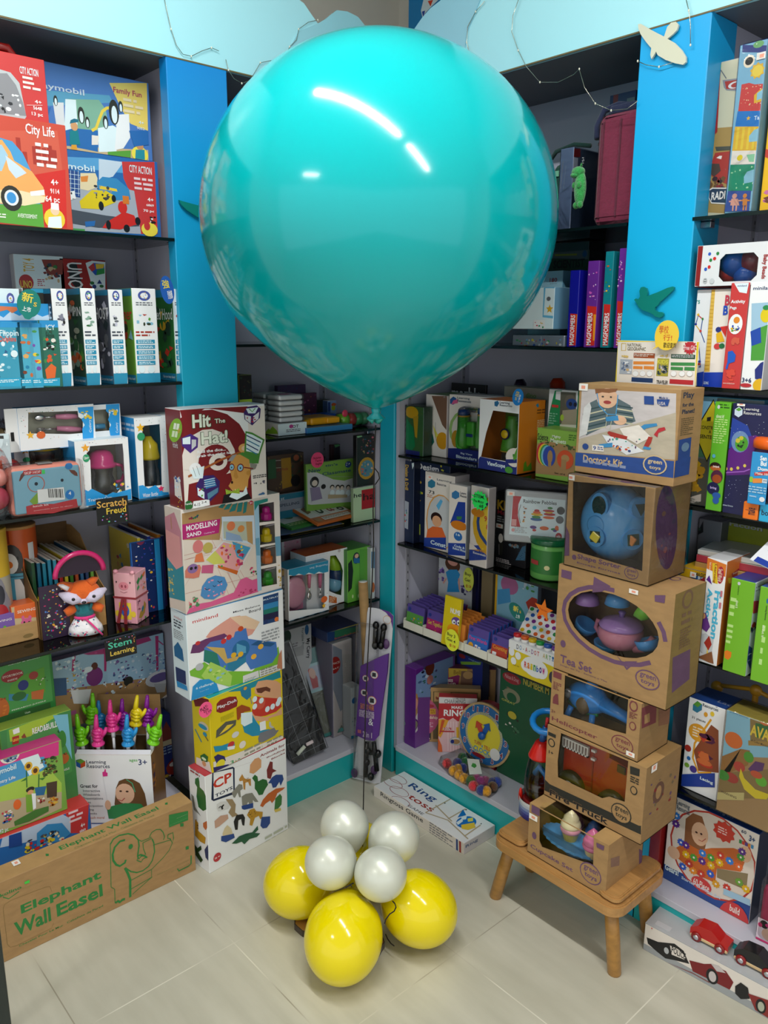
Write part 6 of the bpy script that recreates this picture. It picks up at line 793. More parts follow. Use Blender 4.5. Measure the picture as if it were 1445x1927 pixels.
for x in (.02,.068): M().col('5c1a32').box(x,-.004,.02,x+.004,.001,H-.02,.001).build('seam','fabric',e)
M().col('1c2444').tube([(-.01,.02,H-.05),(-.02,.03,H-.02),(-.015,.05,H+.02),(.02,.06,H+.03),(.07,.06,H+.02)],.008,8).build('strap','fabric',e)
M().col('1c2444').box(.01,.03,H,X1-.02,.14,H+.025,.01).build('top_flap','fabric',e)
M().col('2a1a2c').tube([(-.004,.06,.02),(-.006,.05,.1),(-.004,.03,.2),(-.01,.03,H-.06)],.006,8).build('zip_edge','fabric',e)
g=empty('dinosaur_plush','green furry dinosaur key charm hanging on the maroon backpack','soft toy',(0.755, 0.0, 1.8926),(0,0,-20))
s=1
M().col('2fa44c').ell(0,0,.045,.017,.014,.045,16,10).build('body','fur',g)
M().col('2fa44c').ell(-.006,-.004,.085,.019,.016,.013,16,10).build('head','fur',g)
M().col('37b056').ell(-.010,-.008,.078,.016,.013,.007,14,8).build('jaw','fur',g)
for x,y,zz in ((-.018,-.006,.055),(.012,-.012,.052)): M().col('2a9a44').ell(x,y,zz,.005,.006,.008).build('arm','fur',g)
for x in (-.008,.008): M().col('2a9a44').ell(x,-.004,.006,.008,.008,.009).build('leg','fur',g)
M().col('2a9a44').tube([(0,0,.098),(0,0,.106)],[.004,.001],6).build('crest','fur',g)
for k in range(3): M().col('c8c8cc').at(.006,0,.104+.006*k,rx=90 if k%2 else 0).tube([(.003*math.cos(a*.785),.0035*math.sin(a*.785),0) for a in range(8)],.0008,5,True).build('chain_link','metal',g)
e=empty('duffel_bag','dark green bag with curved handle at the back of the top shelf','bag',(0.5039, 0.2, 1.846),(0,0,0))
M().col('0f4a3c').box(0,0,0,.16,.09,.21,.03).build('bag_body','fabric',e)
M().col('123a34').tube([(.0,-.006,.21),(.03,-.012,.235),(.09,-.012,.245),(.14,-.006,.235)],.006,8).build('handle','fabric',e); M().col('7ac0a0').box(.01,-.004,.17,.035,-.001,.185).build('tag','matte',e)
M().col('b8a03a').text('LIP',.04,.12,.09,.16,-.0006).build('lettering','matte',e)
carton('toy_box','navy box with a red stripe behind the maroon backpack','toy box',(0.6777, 0.22, 1.846),(0, 0, 0),(0.0798, 0.3585, 0.05),(146, 63, 63, 100),{'F': [(0,22,545,52,735,44),(0,107,642,153,684,196)]})
carton('magnet_box','plain royal blue spine box with red logo block, leftmost of the magnet sets','toy box',(0.7283, 0.015, 1.546),(0, 0, 0),(0.0297, 0.1955, 0.22),(71, 71, 71, 71),{'F': [(2,[17,5,14,173,73,170,76,10],46),(4,18,11,46,165,'MAGFORMERS',7,2,90),(2,[58,34,54,168,72,168,77,35],72)]},group='magnetic building sets')
carton('magnet_box','violet spine box with pink shapes, second magnet set','toy box',(0.7817, 0.015, 1.546),(0, 0, 0),(0.0339, 0.2163, 0.22),(26, 26, 26, 26),{'F': [(2,[16,7,10,211,83,206,90,12],46),(4,17,13,45,175,'MAGFORMERS',7,2,90),(2,[56,36,51,168,68,167,74,36],72),(5,5,224,65,381,12,11,[192,193,194],155)]},group='magnetic building sets')
carton('magnet_box','teal spine box with rainbow shapes, third magnet set','toy box',(0.832, 0.015, 1.546),(0, 0, 0),(0.024, 0.2364, 0.22),(73, 73, 73, 73),{'F': [(2,[16,9,8,218,67,215,74,14],46),(4,16,15,43,174,'MAGFORMERS',7,2,90),(2,[54,38,48,167,65,167,72,38],72),(5,0,268,45,422,12,11,[13,19,263,40],156)]},group='magnetic building sets')
carton('magnet_box','violet magnet set box half hidden behind the bird post','toy box',(0.8714, 0.015, 1.546),(0, 0, 0),(0.0198, 0.2414, 0.22),(26, 26, 26, 26),{'F': [(2,[15,11,6,232,59,229,68,15],46),(4,15,17,42,173,'MAGFORMERS',7,2,90),(2,[52,39,46,166,62,166,70,39],72),(5,-3,281,38,433,12,11,[192,193,194],157)]},group='magnetic building sets')
carton('toy_box','dark scientist kit box lying behind the clear cases','toy box',(0.4595, 0.2, 1.546),(0, 0, 0),(0.1953, 0.2635, 0.08),(67, 66, 31, 129),{'F': [(2,[-7,548,382,529,385,476,-5,504],367),(3,[156,511,309,506],10,195),(1,346,488,376,525,99),(4,149,435,364,481,'SCIENTIST',31,3,0)]})
carton('toy_box','second flat dark science box with a yellow stripe stacked on the first','toy box',(0.4546, 0.2, 1.7915),(0, 0, 0),(0.1976, 0.042, 0.08),(33, 67, 31, 129),{'F': [(3,[159,124,321,117],10,195),(1,354,97,386,133,99)]})
carton('flash_card_case','clear case of white learning cards marked 180 beside the blue magnet box','card case',(0.5379, 0.02, 1.592),(0, 0, 0),(0.1396, 0.1102, 0.1),(3, 275, 387, 237),{'F': [(2,[207,223,284,220,281,56,207,63],388),(2,[218,215,280,213,278,70,214,74],3),(7,252,106,25,5,0.45,22),(1,229,148,256,171,41),(2,[68,-11,276,-17,277,-28,69,-25],6),(2,[147,49,226,49,230,-2,150,-3],7),(5,153,1,223,45,6,10,[17,80,22],158)]})
carton('flash_card_case','pale blue carded box marked 180 pieces behind the clear card case','card case',(0.5041, 0.13, 1.546),(0, 0, 0),(0.1168, 0.2062, 0.06),(389, 175, 175, 390),{'F': [(4,144,351,196,374,'180',76,2,0),(4,148,339,196,346,'pieces',196,0,0)]})
carton('bead_case','flat clear case holding coloured pieces under the white card case','case',(0.5481, 0.01, 1.546),(0, 0, 0),(0.1763, 0.0292, 0.13),(252, 196, 196, 386),{'F': [(5,18,-6,346,45,26,15,[140,6,197,391,28,392],159),(3,[199,53,202,-6],3,145)]},wrap=0.002)
def toy_tube(name,label,cat,loc,rot,pts,r,c,mt='plastic',n=14):
 o=M().col(c).tube(pts,r,n).build(name,mt,None,loc,rot); tag(o,label,cat); return o
toy_tube('toy_barrel','dark navy round barrel toy lying at the back of the learning shelf','toy',(0.3779, 0.2, 1.181),(0,0,0),[(0,0,.125),(.004,0,.125),(.10,0,.125),(.104,0,.125)],[.03,.038,.038,.03],'10164a')
M_=M().col('0a0c24').box(0,0,0,.11,.06,.085,.004).build('storage_box','plastic',None,(0.3779, 0.17, 1.181)); tag(M_,'dark storage box under the navy barrel toy at the back','box')
toy_tube('toy_post','dark violet rounded post toy standing behind the barrel','toy',(0.4147, 0.26, 1.181),(0,-8,0),[(0,0,0),(0,0,.02),(0,0,.24),(0,0,.255)],[.018,.02,.02,.012],'1c0c2c')
toy_tube('toy_post','orange red rounded post toy at the back of the shelf','toy',(0.5509, 0.25, 1.181),(0,-4,0),[(0,0,0),(0,0,.02),(0,0,.25),(0,0,.265)],[.02,.024,.024,.014],'b0300c')
carton('goggle_box','green and white box with a hooded child wearing blue toy goggles','toy box',(0.6077, 0.11, 1.181),(0, 0, 0),(0.1013, 0.243, 0.04),(28, 102, 102, 62),{'F': [(2,[41,479,91,482,98,248,-1,254,12,355],102),(2,[51,475,92,478,86,425,49,430],28),(2,[83,474,186,476,198,303,85,293],316),(1,113,389,189,463,393),(1,124,379,199,441,15),(1,142,398,166,422,198),(1,175,397,196,421,198),(2,[103,370,201,385,207,297,100,287],394),(1,90,310,115,347,57),(2,[90,289,199,296,201,255,91,255],4),(4,128,264,196,279,'Kidnoculars',63,2,0),(6,12,281,70,350,5,395,160),(0,28,383,74,398,6)]})
carton('magnet_set_box','grass green and sand box with rainbow horseshoe magnets','toy box',(0.6342, 0.03, 1.181),(0, 0, 0),(0.132, 0.1398, 0.12),(396, 253, 397, 396),{'F': [(2,[-10,188,61,211,151,206,222,199,269,204,281,31,-4,17],12),(5,16,176,265,212,18,17,[156],161),(4,5,211,78,250,'Science','222',2,0),(4,105,231,162,249,'Mighty',84,2,0),(4,95,201,199,230,'Magnets',84,2,0),(6,215,226,262,262,3,199,162),(1,2,74,83,197,398),(1,14,72,96,194,13),(1,25,71,109,191,19),(1,36,69,122,188,133),(1,48,68,135,185,140),(1,80,88,116,162,12),(2,[84,124,107,126,110,71,89,70],12),(1,146,68,255,174,263),(1,174,109,228,149,114),(2,[176,120,210,121,209,65,176,64],12),(4,134,35,206,44,'Set of 6',180,1,0)]})
carton('toy_box','mossy green box edge with dinosaur print behind the orange viewer box','toy box',(0.4153, 0.14, 1.181),(0, 0, 0),(0.1714, 0.2392, 0.05),(25, 200, 200, 187),{'F': [(4,170,419,249,447,'dino',199,2,0),(5,28,343,151,463,10,19,[399,88],163)]})
carton('sign_board','black board with white marble lettering at the back beneath the balloon','sign',(0.1153, 0.22, 1.181),(0, 0, 0),(0.1564, 0.2294, 0.01),(31, 31, 31, 31),{'F': [(4,5,347,273,435,'marble',95,2,0)]})
vb=carton('viewer_box','open fronted orange and green box holding a green pocket viewer','toy box',(0.4379, 0.006, 1.181),(0, 0, 0),(0.1485, 0.2084, 0.12),(7, 120, 400, 120),{'F': [(2,[-3,54,12,72,213,65,311,70,310,-4,-4,-7],103),(4,70,21,209,53,'ViewScope',3,3,0),(2,[111,407,136,417,147,402,133,380,113,384],87),(4,152,396,225,414,'Learning',9,1,0),(4,152,386,245,398,'Resources',9,1,0),(4,356,380,386,416,'3+',69,2,0),(1,212,43,342,154,4),(2,[212,81,305,92,311,70,213,57],103),(2,[266,95,279,127,315,162,321,148,295,99,276,81],45),(1,210,2,269,41,98),(5,261,86,304,120,5,12,[104],164)],'R': [(2,[146,393,169,403,177,384,165,377],165),(6,161,334,280,366,2,401,165),(6,167,242,261,304,6,402,166),(2,[60,62,77,75,92,35,127,62,137,14,57,15],231)]},inner=403,holes={'F': [[101,356,376,352,365,296,315,170,301,161,259,133,226,98,213,69,18,72,53,220]]})
X=0.0856; Z0=0.0040; Z1=0.1616
M().col('4f9a2a').lathe([(.036,.0),(.037,.012),(.03,.02)],X,.05,Z0,20).build('viewer_base','plastic',vb)
M().col('c8d0c8').lathe([(.03,.02),(.03,.055)],X,.05,Z0,20).build('clear_ring','frosted',vb)
M().col('4f9a2a').lathe([(.034,.055),(.032,.07),(.026,.105),(.016,(Z1-Z0)-.01),(.015,(Z1-Z0))],X,.05,Z0,24).build('viewer_body','plastic',vb)
M().col('c8a83a').lathe([(.0345,.053),(.0345,.056)],X,.05,Z0,24).build('gold_ring','plastic',vb)
M().col('3a7a1c').tube([(X+.015,.05,Z1-.02),(X+.045,.05,Z1-.015),(X+.05,.05,Z1-.05),(X+.03,.05,Z1-.07)],.008,8).build('viewer_handle','plastic',vb)
m=M().col('1c2450').at(X,.018,0.1105,rx=90).lathe([(.0165,0),(.0165,.004)],n=22); m.build('dial_rim','plastic',vb)
m=M().col('f0c81c').at(X,.0165,0.1105,rx=90).lathe([(.0135,0),(.012,.004)],n=22); m.build('yellow_dial','plastic',vb)
bb=carton('binocular_box','white and blue carded box with chunky green toy binoculars','toy box',(0.2457, 0.075, 1.181),(0, 0, 0),(0.1753, 0.2065, 0.1),(4, 95, 38, 62),{'F': [(1,3,37,423,342,404),(1,27,53,402,326,4),(1,28,77,103,188,5),(2,[-3,65,273,96,277,-7,0,-35],103),(4,112,37,212,52,'Big View',3,1,0),(4,73,11,250,32,'Binoculars',3,3,0),(2,[8,381,37,400,64,389,62,360,35,347,9,354],201),(2,[38,375,77,386,78,361,21,349],56),(4,72,385,178,402,'Learning',202,1,0),(4,72,369,190,385,'Resources',202,1,0),(4,344,376,370,406,'3',23,2,0)]},stickers=[('F',280,358,310,377)])
for x,z0,z1 in [(0.08048040619292451, 0.04337556992572089, 0), (0.16140363918540523, 0.05262639937729069, 0)]:
 M().col('3f9a2e').lathe([(.020,0),(.024,.004),(.026,.03),(.021,.06),(.019,.10)],x,-.016,z0,20).build('barrel','plastic',bb)
 M().col('b8902a').lathe([(.0195,.099),(.0195,.104)],x,-.016,z0,20).build('gold_ring','plastic',bb)
 M().col('22407c').lathe([(.018,.104),(.019,.112),(.018,.122)],x,-.016,z0,20).build('eyecup','plastic',bb)
x,z0=(0.1217881445812159, 0.04602096413759321)
M().col('4aa838').box(x-.015,-.034,z0+.01,x+.015,-.004,z0+.085,.006).build('bridge','plastic',bb); M().col('22407c').box(x-.014,-.037,z0+.038,x+.014,-.033,z0+.048,.002).build('badge','plastic',bb)
M().box(x-.055,-.044,z0-.004,x+.055,-.0015,z0+.13,.02).build('blister','clear',bb)
carton('toy_box','white sling shot game box with a brown ramp and orange ball, under the balloon','toy box',(0.1452, 0.07, 1.181),(0, 0, 0),(0.0962, 0.2009, 0.12),(4, 68, 30, 148),{'F': [(2,[52,392,206,411,204,182,153,212],105),(2,[0,241,71,135,97,50,48,40,4,75],405),(1,102,53,213,165,406),(2,[69,204,119,140,95,120],407),(2,[54,54,84,92,110,43,79,32],4),(3,[93,224,95,120,121,70],2,367),(4,158,387,200,412,'29',106,1,0)]})
carton('hanging_pack','clear pack of green and yellow banana shaped toys next to the corner post','toy pack',(0.093, 0.03, 1.181),(0, 0, 0),(0.0829, 0.1609, 0.07),(408, 203, 67, 203),{'F': [(2,[5,239,69,183,90,63,47,13,-18,50,-33,156],102),(1,-9,243,117,321,36),(2,[68,253,118,266,108,117,89,124],409),(0,-43,-13,135,31,103),(2,[-47,234,4,282,-20,175],104)]},wrap=0.004)
tagsign('shelf_tag','round bright blue shelf tag with yellow characters above the green viewer box',(0.5931, -0.012, 1.4057),.019,.024,'y','0a78c4',[('店',-.010,-.000,.003,.016,'e8c83a',1,0),('長推介',.004,-.014,.010,.010,'e8eef4',1,-90),('S',-.008,-.010,-.001,-.002,'e8d058',1,0)],roll=14)
carton('drill_box','navy design and drill box at the far end against the corner post','toy box',(0.0971, 0.06, 0.878),(0, 0, 0),(0.1735, 0.2906, 0.08),(63, 63, 198, 63),{'F': [(4,42,491,247,549,'Design',28,3,0),(5,6,262,109,462,10,31,[197,68,58],167),(1,12,34,51,81,410),(2,[10,115,82,128,83,54,18,41],411),(5,253,512,307,564,3,19,[162],168)]})
carton('drill_box','navy drill toy box seen edge on beside the corner post','toy box',(0.091, 0.03, 0.878),(0, 0, 0),(0.0434, 0.2806, 0.1),(63, 63, 198, 63),{'F': [(4,-8,362,34,534,'Design & Drill',204,2,-90),(2,[-33,286,41,280,36,90,-30,96],251),(5,-26,121,35,260,8,19,[80,201,6],169),(2,[65,550,122,557,122,535,72,510],3)]})
carton('toy_box','white and green construction kit box with a boy in orange, 73 piece','toy box',(0.1825, 0.035, 0.878),(0, 0, 0),(0.1333, 0.2567, 0.07),(4, 205, 30, 30),{'F': [(2,[-2,61,203,102,206,18,0,-26],107),(4,62,33,202,55,'Const',3,3,0),(2,[27,444,61,467,95,454,93,423,62,407,28,413],165),(4,109,463,241,480,'Learning',9,1,0),(4,110,436,193,453,'Resources',9,1,0),(4,36,369,89,391,'73',78,1,0),(6,24,339,100,361,2,300,170),(1,18,8,282,379,412),(1,28,18,282,371,95),(2,[108,298,148,348,167,338,133,271],413),(1,61,174,164,254,353),(1,74,157,159,232,163),(2,[21,65,32,122,81,154,166,161,203,102],55),(2,[-2,61,203,102,206,18,0,-26],107),(4,62,30,202,60,'Const',3,3,0),(4,619,524,668,562,'3+',186,2,0)]},stickers=[('F',21,467,72,491)])
carton('toy_box','white robot maze box with a blue triangle, green edge and blue base','toy box',(0.3074, 0.02, 0.878),(0, 0, 0),(0.0767, 0.2348, 0.07),(4, 205, 38, 62),{'F': [(2,[-3,81,150,108,153,26,0,-3],107),(4,54,67,145,83,'Code &',3,2,0),(4,43,49,168,65,'Robot Mouse',3,2,0),(2,[79,365,140,371,145,240,14,216],107),(1,21,183,163,243,400),(2,[70,269,116,277,111,255,73,248],414),(1,50,112,123,170,101),(4,69,144,103,159,'16',3,2,0),(2,[25,414,56,434,88,424,89,396,58,378,26,384],176),(4,97,419,144,434,'Learn',9,1,0),(4,98,400,156,415,'Resou',9,1,0)]})
carton('clock_puzzle_box','tall narrow box with a yellow clock arc and learning lettering','toy box',(0.4212, -0.004, 0.878),(0, 0, 0),(0.0707, 0.2502, 0.035),(4, 30, 30, 'ccd'),{'F': [(2,[-4,119,157,152,161,58,0,22],107),(1,22,85,332,449,36),(1,52,143,311,418,15),(1,75,168,291,402,13),(4,114,294,136,329,'9',32,2,0),(4,131,248,154,279,'8',32,2,0),(1,8,312,114,365,415),(4,23,93,151,116,'Learning',126,3,0),(4,34,77,136,90,'Essentials',7,2,0),(1,103,114,119,128,13),(2,[-4,136,27,134,71,109,-3,94],4)]},wrap=0.003)
carton('kids_kit_box','black kit box with yellow K heading beside the pebble case','toy box',(0.4496, 0.085, 0.878),(0, 0, 0),(0.1209, 0.2244, 0.05),(31, 31, 31, 31),{'F': [(4,5,335,71,396,'KI',36,4,0),(4,9,305,74,332,'Mo',206,3,0),(6,8,252,66,294,3,93,171),(1,24,126,61,185,4),(2,[26,122,63,130,61,52,35,46],14),(3,[31,115,35,46],2,30),(5,106,106,198,148,8,22,[284,416,417],172),(2,[167,41,214,136,279,149,264,55],97),(5,170,53,261,127,20,7,[418],173),(6,13,-3,147,26,3,30,174)]},stickers=[('F',2,219,58,246)])
e=empty('craft_bucket','green tin bucket of clay with dark green lid on the crafts shelf','bucket',(0.6613, 0.085, 0.8785),(0,0,0))
M().col('6ab05a').lathe([(.055,0),(.057,.004),(.057,.104),(.055,.106)],n=32).build('bucket_body','plastic',e)
M().col('14603a').lathe([(.060,.104),(.061,.108),(.061,.118),(.058,.121)],n=32).build('lid','plastic',e)
m=M(); m.col('2f7a34'); strip(m,.0572,-130,-20,.02,.09); m.col('e0d8a0'); ell_cap(m,.0572,-62,.04,8,.007,.002); m.col('a83a3a'); strip(m,.0572,-118,-88,.045,.058,.003); m.build('bucket_label','print',e)
carton('pebble_case','clear plastic case with white and red label showing stacked rainbow pebbles','case',(0.5429, 0.011, 0.9736),(0, 0, 29.2),(0.1821, 0.1589, 0.05),(38, 93, 93, 106),{'F': [(2,[47,281,349,277,351,31,155,33,146,44,32,46],3),(2,[47,281,97,280,80,231,79,167,97,96,42,96],108),(4,108,243,301,265,'Rainbow Pebbles',78,1,0),(1,153,140,223,160,419),(1,161,155,214,172,85),(1,156,171,225,188,36),(1,167,183,213,200,55),(1,174,195,205,210,108),(1,226,157,293,174,55),(1,229,177,297,194,108),(1,236,191,281,205,13),(1,223,199,291,213,108),(1,250,216,280,230,85),(1,210,88,263,112,55),(1,153,91,192,111,74),(1,168,77,191,91,6),(1,275,90,321,106,61),(1,298,91,320,122,55),(1,287,83,310,98,74),(1,304,189,349,236,115),(1,301,135,346,181,41),(1,304,40,340,80,108),(4,310,51,334,67,'edx',7,2,0),(4,232,47,297,56,'edx education',326,0,0),(6,63,56,137,97,4,38,175),(0,45,101,73,141,207),(1,45,64,65,86,207),(5,106,123,133,230,8,14,[383,260,420],176),(3,[95,232,82,183,96,120],2,'222')]},bev=0.008,wrap=0.002,stickers=[('F',12,280,56,307)])
_s=[(.034*(1 if i%2==0 else .78)*(1+.12*math.sin(i*2.3))*math.cos(math.pi*i/14),.031*(1 if i%2==0 else .78)*math.sin(math.pi*i/14)) for i in range(28)]
tagsign('star_note','neon green starburst note with handwritten black letters on the learning boxes',(0.47, -0.02, 1.0897),0,0,'y','1fe05c',[('STEM,',-.022,.006,.020,.018,'101c14',2,0),('Fine Motor',-.022,-.007,.018,.002,'101c14',1,0),('skill',.0,-.020,.016,-.010,'101c14',2,0)],pts=_s)
carton('story_box','kraft box with a girl in blue dress cover, behind the purple card packs','book',(0.1212, 0.17, 0.581),(0, 0, 0),(0.1611, 0.2605, 0.06),(95, 141, 208, 90),{'F': [(5,-14,254,72,382,14,25,[209,421,422],177),(1,64,362,207,470,158),(1,88,407,183,466,49),(2,[72,347,107,373,179,390,209,361,188,301,208,233,88,203,98,279],8),(3,[79,302,50,258],12,49),(3,[198,331,207,251],12,49),(5,207,221,323,302,14,23,[74,53,208],178)]})
carton('book','navy book slab standing right of the blue dress book','book',(0.2743, 0.19, 0.581),(0, 0, 0),(0.0198, 0.2546, 0.03),(75, 75, 75, 75),{})
carton('book','brown kraft board standing behind the orange card packs','book',(0.3144, 0.18, 0.581),(0, 0, 0),(0.0492, 0.2588, 0.03),(47, 47, 47, 47),{})
carton('workbook','yellow edged workbook with a pink haired and a red furry cartoon shape','book',(0.4013, 0.15, 0.581),(0, 0, 0),(0.172, 0.2953, 0.02),(109, 22, 252, 95),{'F': [(1,46,346,190,471,423),(2,[22,355,120,388,135,298,26,252],155),(5,220,404,337,485,12,25,[135,370,145],179),(2,[255,330,302,376,356,374,367,278,300,251],130),(0,-8,161,18,460,22),(4,201,484,333,531,'With M',17,2,0),(4,209,531,273,562,'123',424,2,0)]})
t=empty('card_tray','leftmost white card tray on the card shelf','tray',(0.1224,-.0,0.5814))
for a in ((0,0,0,0.0948,.0015,.028),(0,.0015,0,.0015,.15,.034),(0.0933,.0015,0,0.0948,.15,.034),(.0015,.1485,0,0.0933,.15,.05)): M().col('e6e4d6').box(*a).build('tray_wall','print',t)
for k in range(7):
 s='5a9a4a' if k==0 else '5a4a98'
 m=M().box(0,0,0,0.0828,.008,0.085,.0008,[hx(s),hx('4a3a80')]+[hx(s)]*2+[hx('5a4a98')]*2)
 if k==0: m.art('F',0.0828,0.085,.008,[('r',0,578,3000,3000,'5a4a98')]+[('x', 40, 60, 848, 500, 14, 70, ['d86a8a', '3a8ac0', 'e8d8e0', 'e0b03a'], 3), ('e', 60, 620, 200, 760, '2a3a8a')])
 else: m.art('F',.09,.09,.008,[('r',60,640,700,900,'5a4a98')])
 o=m.build('card_pack','print',None,(0.1274,.004+.018*k,0.5830+.0015*k),(-8,0,0)); tag(o,'small hanging card pack standing in the leftmost tray','card pack','card packs in leftmost tray')
t=empty('card_tray','white card tray holding purple packs, second from the corner','tray',(0.2202,-.0,0.5814))
for a in ((0,0,0,0.0863,.0015,.028),(0,.0015,0,.0015,.15,.034),(0.0848,.0015,0,0.0863,.15,.034),(.0015,.1485,0,0.0848,.15,.05)): M().col('e6e4d6').box(*a).build('tray_wall','print',t)
for k in range(7):
 s='a82a6a' if k==0 else '5a4a98'
 m=M().box(0,0,0,0.0743,.008,0.090,.0008,[hx(s),hx('8a1f5a')]+[hx(s)]*2+[hx('5a4a98')]*2)
 if k==0: m.art('F',0.0743,0.090,.008,[('r',0,612,3000,3000,'5a4a98')]+[('t', 60, 380, 742, 560, 'Get Together', 'd8c84a', 1, 0), ('x', 40, 40, 742, 330, 12, 80, ['d87a2a', 'e0a83a', '7a3a1a'], 4), ('e', 60, 680, 200, 800, '2a3a8a')])
 else: m.art('F',.09,.09,.008,[('r',60,640,700,900,'5a4a98')])
 o=m.build('card_pack','print',None,(0.2252,.004+.018*k,0.5830+.0015*k),(-8,0,0)); tag(o,'small hanging card pack standing in the second tray from the corner','card pack','card packs in second tray')
t=empty('card_tray','white card tray holding the orange card packs','tray',(0.3095,-.0,0.5814))
for a in ((0,0,0,0.0952,.0015,.028),(0,.0015,0,.0015,.15,.034),(0.0937,.0015,0,0.0952,.15,.034),(.0015,.1485,0,0.0937,.15,.05)): M().col('e6e4d6').box(*a).build('tray_wall','print',t)
for k in range(6):
 s='d8863a' if k==0 else 'd8863a'
 m=M().box(0,0,0,0.0832,.008,0.080,.0008,[hx(s),hx('c8702a')]+[hx(s)]*2+[hx('d8863a')]*2)
 if k==0: m.art('F',0.0832,0.080,.008,[('r',0,544,3000,3000,'d8863a')]+[])
 else: m.art('F',.09,.09,.008,[('r',60,640,700,900,'d8863a')])
 o=m.build('card_pack','print',None,(0.3145,.004+.018*k,0.5830+.0015*k),(-8,0,0)); tag(o,'small hanging card pack standing in the middle tray','card pack','card packs in middle tray')
t=empty('card_tray','white card tray holding the blue word packs','tray',(0.4077,-.0,0.5814))
for a in ((0,0,0,0.0960,.0015,.028),(0,.0015,0,.0015,.15,.034),(0.0945,.0015,0,0.0960,.15,.034),(.0015,.1485,0,0.0945,.15,.05)): M().col('e6e4d6').box(*a).build('tray_wall','print',t)
for k in range(7):
 s='2f6ac0' if k==0 else '5a4a98'
 m=M().box(0,0,0,0.0840,.008,0.088,.0008,[hx(s),hx('1f56b0')]+[hx(s)]*2+[hx('5a4a98')]*2)
 if k==0: m.art('F',0.0840,0.088,.008,[('r',0,598,3000,3000,'5a4a98')]+[('t', 60, 440, 800, 560, 'First Words', 'e83a7a', 1, 0), ('e', 40, 60, 280, 360, 'e0a02a'), ('r', 330, 80, 440, 330, 'e8e8ec'), ('r', 470, 60, 570, 300, 'e8e8ec'), ('x', 330, 60, 600, 320, 6, 50, ['3a9a4a', 'd85a2a'], 8), ('e', 60, 700, 200, 820, '2a3a8a')])
 else: m.art('F',.09,.09,.008,[('r',60,640,700,900,'5a4a98')])
 o=m.build('card_pack','print',None,(0.4127,.004+.018*k,0.5830+.0015*k),(-8,0,0)); tag(o,'small hanging card pack standing in the fourth tray','card pack','card packs in fourth tray')
t=empty('card_tray','white card tray nearest the dotted paint box','tray',(0.5067,-.0,0.5814))
for a in ((0,0,0,0.0778,.0015,.028),(0,.0015,0,.0015,.15,.034),(0.0763,.0015,0,0.0778,.15,.034),(.0015,.1485,0,0.0763,.15,.05)): M().col('e6e4d6').box(*a).build('tray_wall','print',t)
for k in range(5):
 s='b84030' if k==0 else '5a4a98'
 m=M().box(0,0,0,0.0658,.008,0.085,.0008,[hx(s),hx('4a3a80')]+[hx(s)]*2+[hx('5a4a98')]*2)
 if k==0: m.art('F',0.0658,0.085,.008,[('r',0,578,3000,3000,'5a4a98')]+[('t', 60, 400, 617, 560, 'Counting', 'e8a83a', 1, 0), ('r', 60, 60, 220, 340, 'e8e8ea'), ('x', 80, 80, 200, 300, 5, 50, ['c83030'], 2), ('e', 60, 680, 200, 800, '2a3a8a')])
 else: m.art('F',.09,.09,.008,[('r',60,640,700,900,'5a4a98')])
 o=m.build('card_pack','print',None,(0.5117,.004+.018*k,0.5830+.0015*k),(-8,0,0)); tag(o,'small hanging card pack standing in the tray by the paint box','card pack','card packs in last tray')
carton('number_pack','upright yellow numbers card pack in the tray, above the round yellow note','card pack',(0.3125, -0.01, 0.584),(-6, 0, 0),(0.072, 0.1639, 0.012),(37, 314, 314, 37),{'F': [(4,58,222,200,257,'NUMBERS',7,3,0),(4,201,283,235,309,'36',14,1,0),(1,76,144,161,208,209),(1,82,154,114,186,7),(1,123,159,157,194,7),(1,95,163,108,175,'111'),(1,131,169,144,181,'111'),(1,46,78,195,159,72),(3,[56,108,185,128],2,425)]})
_r=M
tagsign('note_tag','neon yellow round note reading buy 3 get 4 below the card trays',(0.3679, -0.016, 0.6123),.031,.037,'y','eaf03a',[('Buy 3',-.022,.008,.014,.022,'181818',1,0),('Get 4',-.022,-.006,.016,.004,'181818',1,0),('@ 138',-.008,-.024,.018,-.013,'c03a1c',1,0)],roll=4)
tagsign('note_tag','neon yellow oval note stuck on the blue dress book at the back',(0.2775, 0.155, 0.759),.024,.042,'y','dce85a',[('Buy',-.016,.010,.012,.024,'181818',1,0),('Get',-.016,-.008,.010,.004,'181818',1,0),('@ 138',-.010,-.030,.014,-.018,'c03a1c',1,0)])
tagsign('shelf_tag','teal leaf shaped shelf tag with yellow characters over the dotted box',(0.623, -0.012, 0.7775),.0,.0,'y','0f6a64',[('新',-.014,.0,.006,.018,'e8d048',1,0),('上市',-.004,-.018,.012,-.006,'e8eef0',1,0),('S',.010,-.0,.016,.008,'e8c040',1,0)],pts=[(.030*math.cos(2*math.pi*i/28)*(1-.25*math.cos(4*math.pi*i/28)*0),.024*math.sin(2*math.pi*i/28)+.010*-math.cos(2*math.pi*i/28)) for i in range(28)])
tagsign('star_note','neon orange five pointed star note above the dotted paint box',(0.7089, 0.0, 0.804),0,0,'y','ff8420',[('Popular',-.014,-.004,.014,.004,'c84a10',0,0)],pts=[((.034 if i%2==0 else .0145)*math.sin(math.pi*i/5),(.034 if i%2==0 else .0145)*math.cos(math.pi*i/5)) for i in range(10)],roll=6)
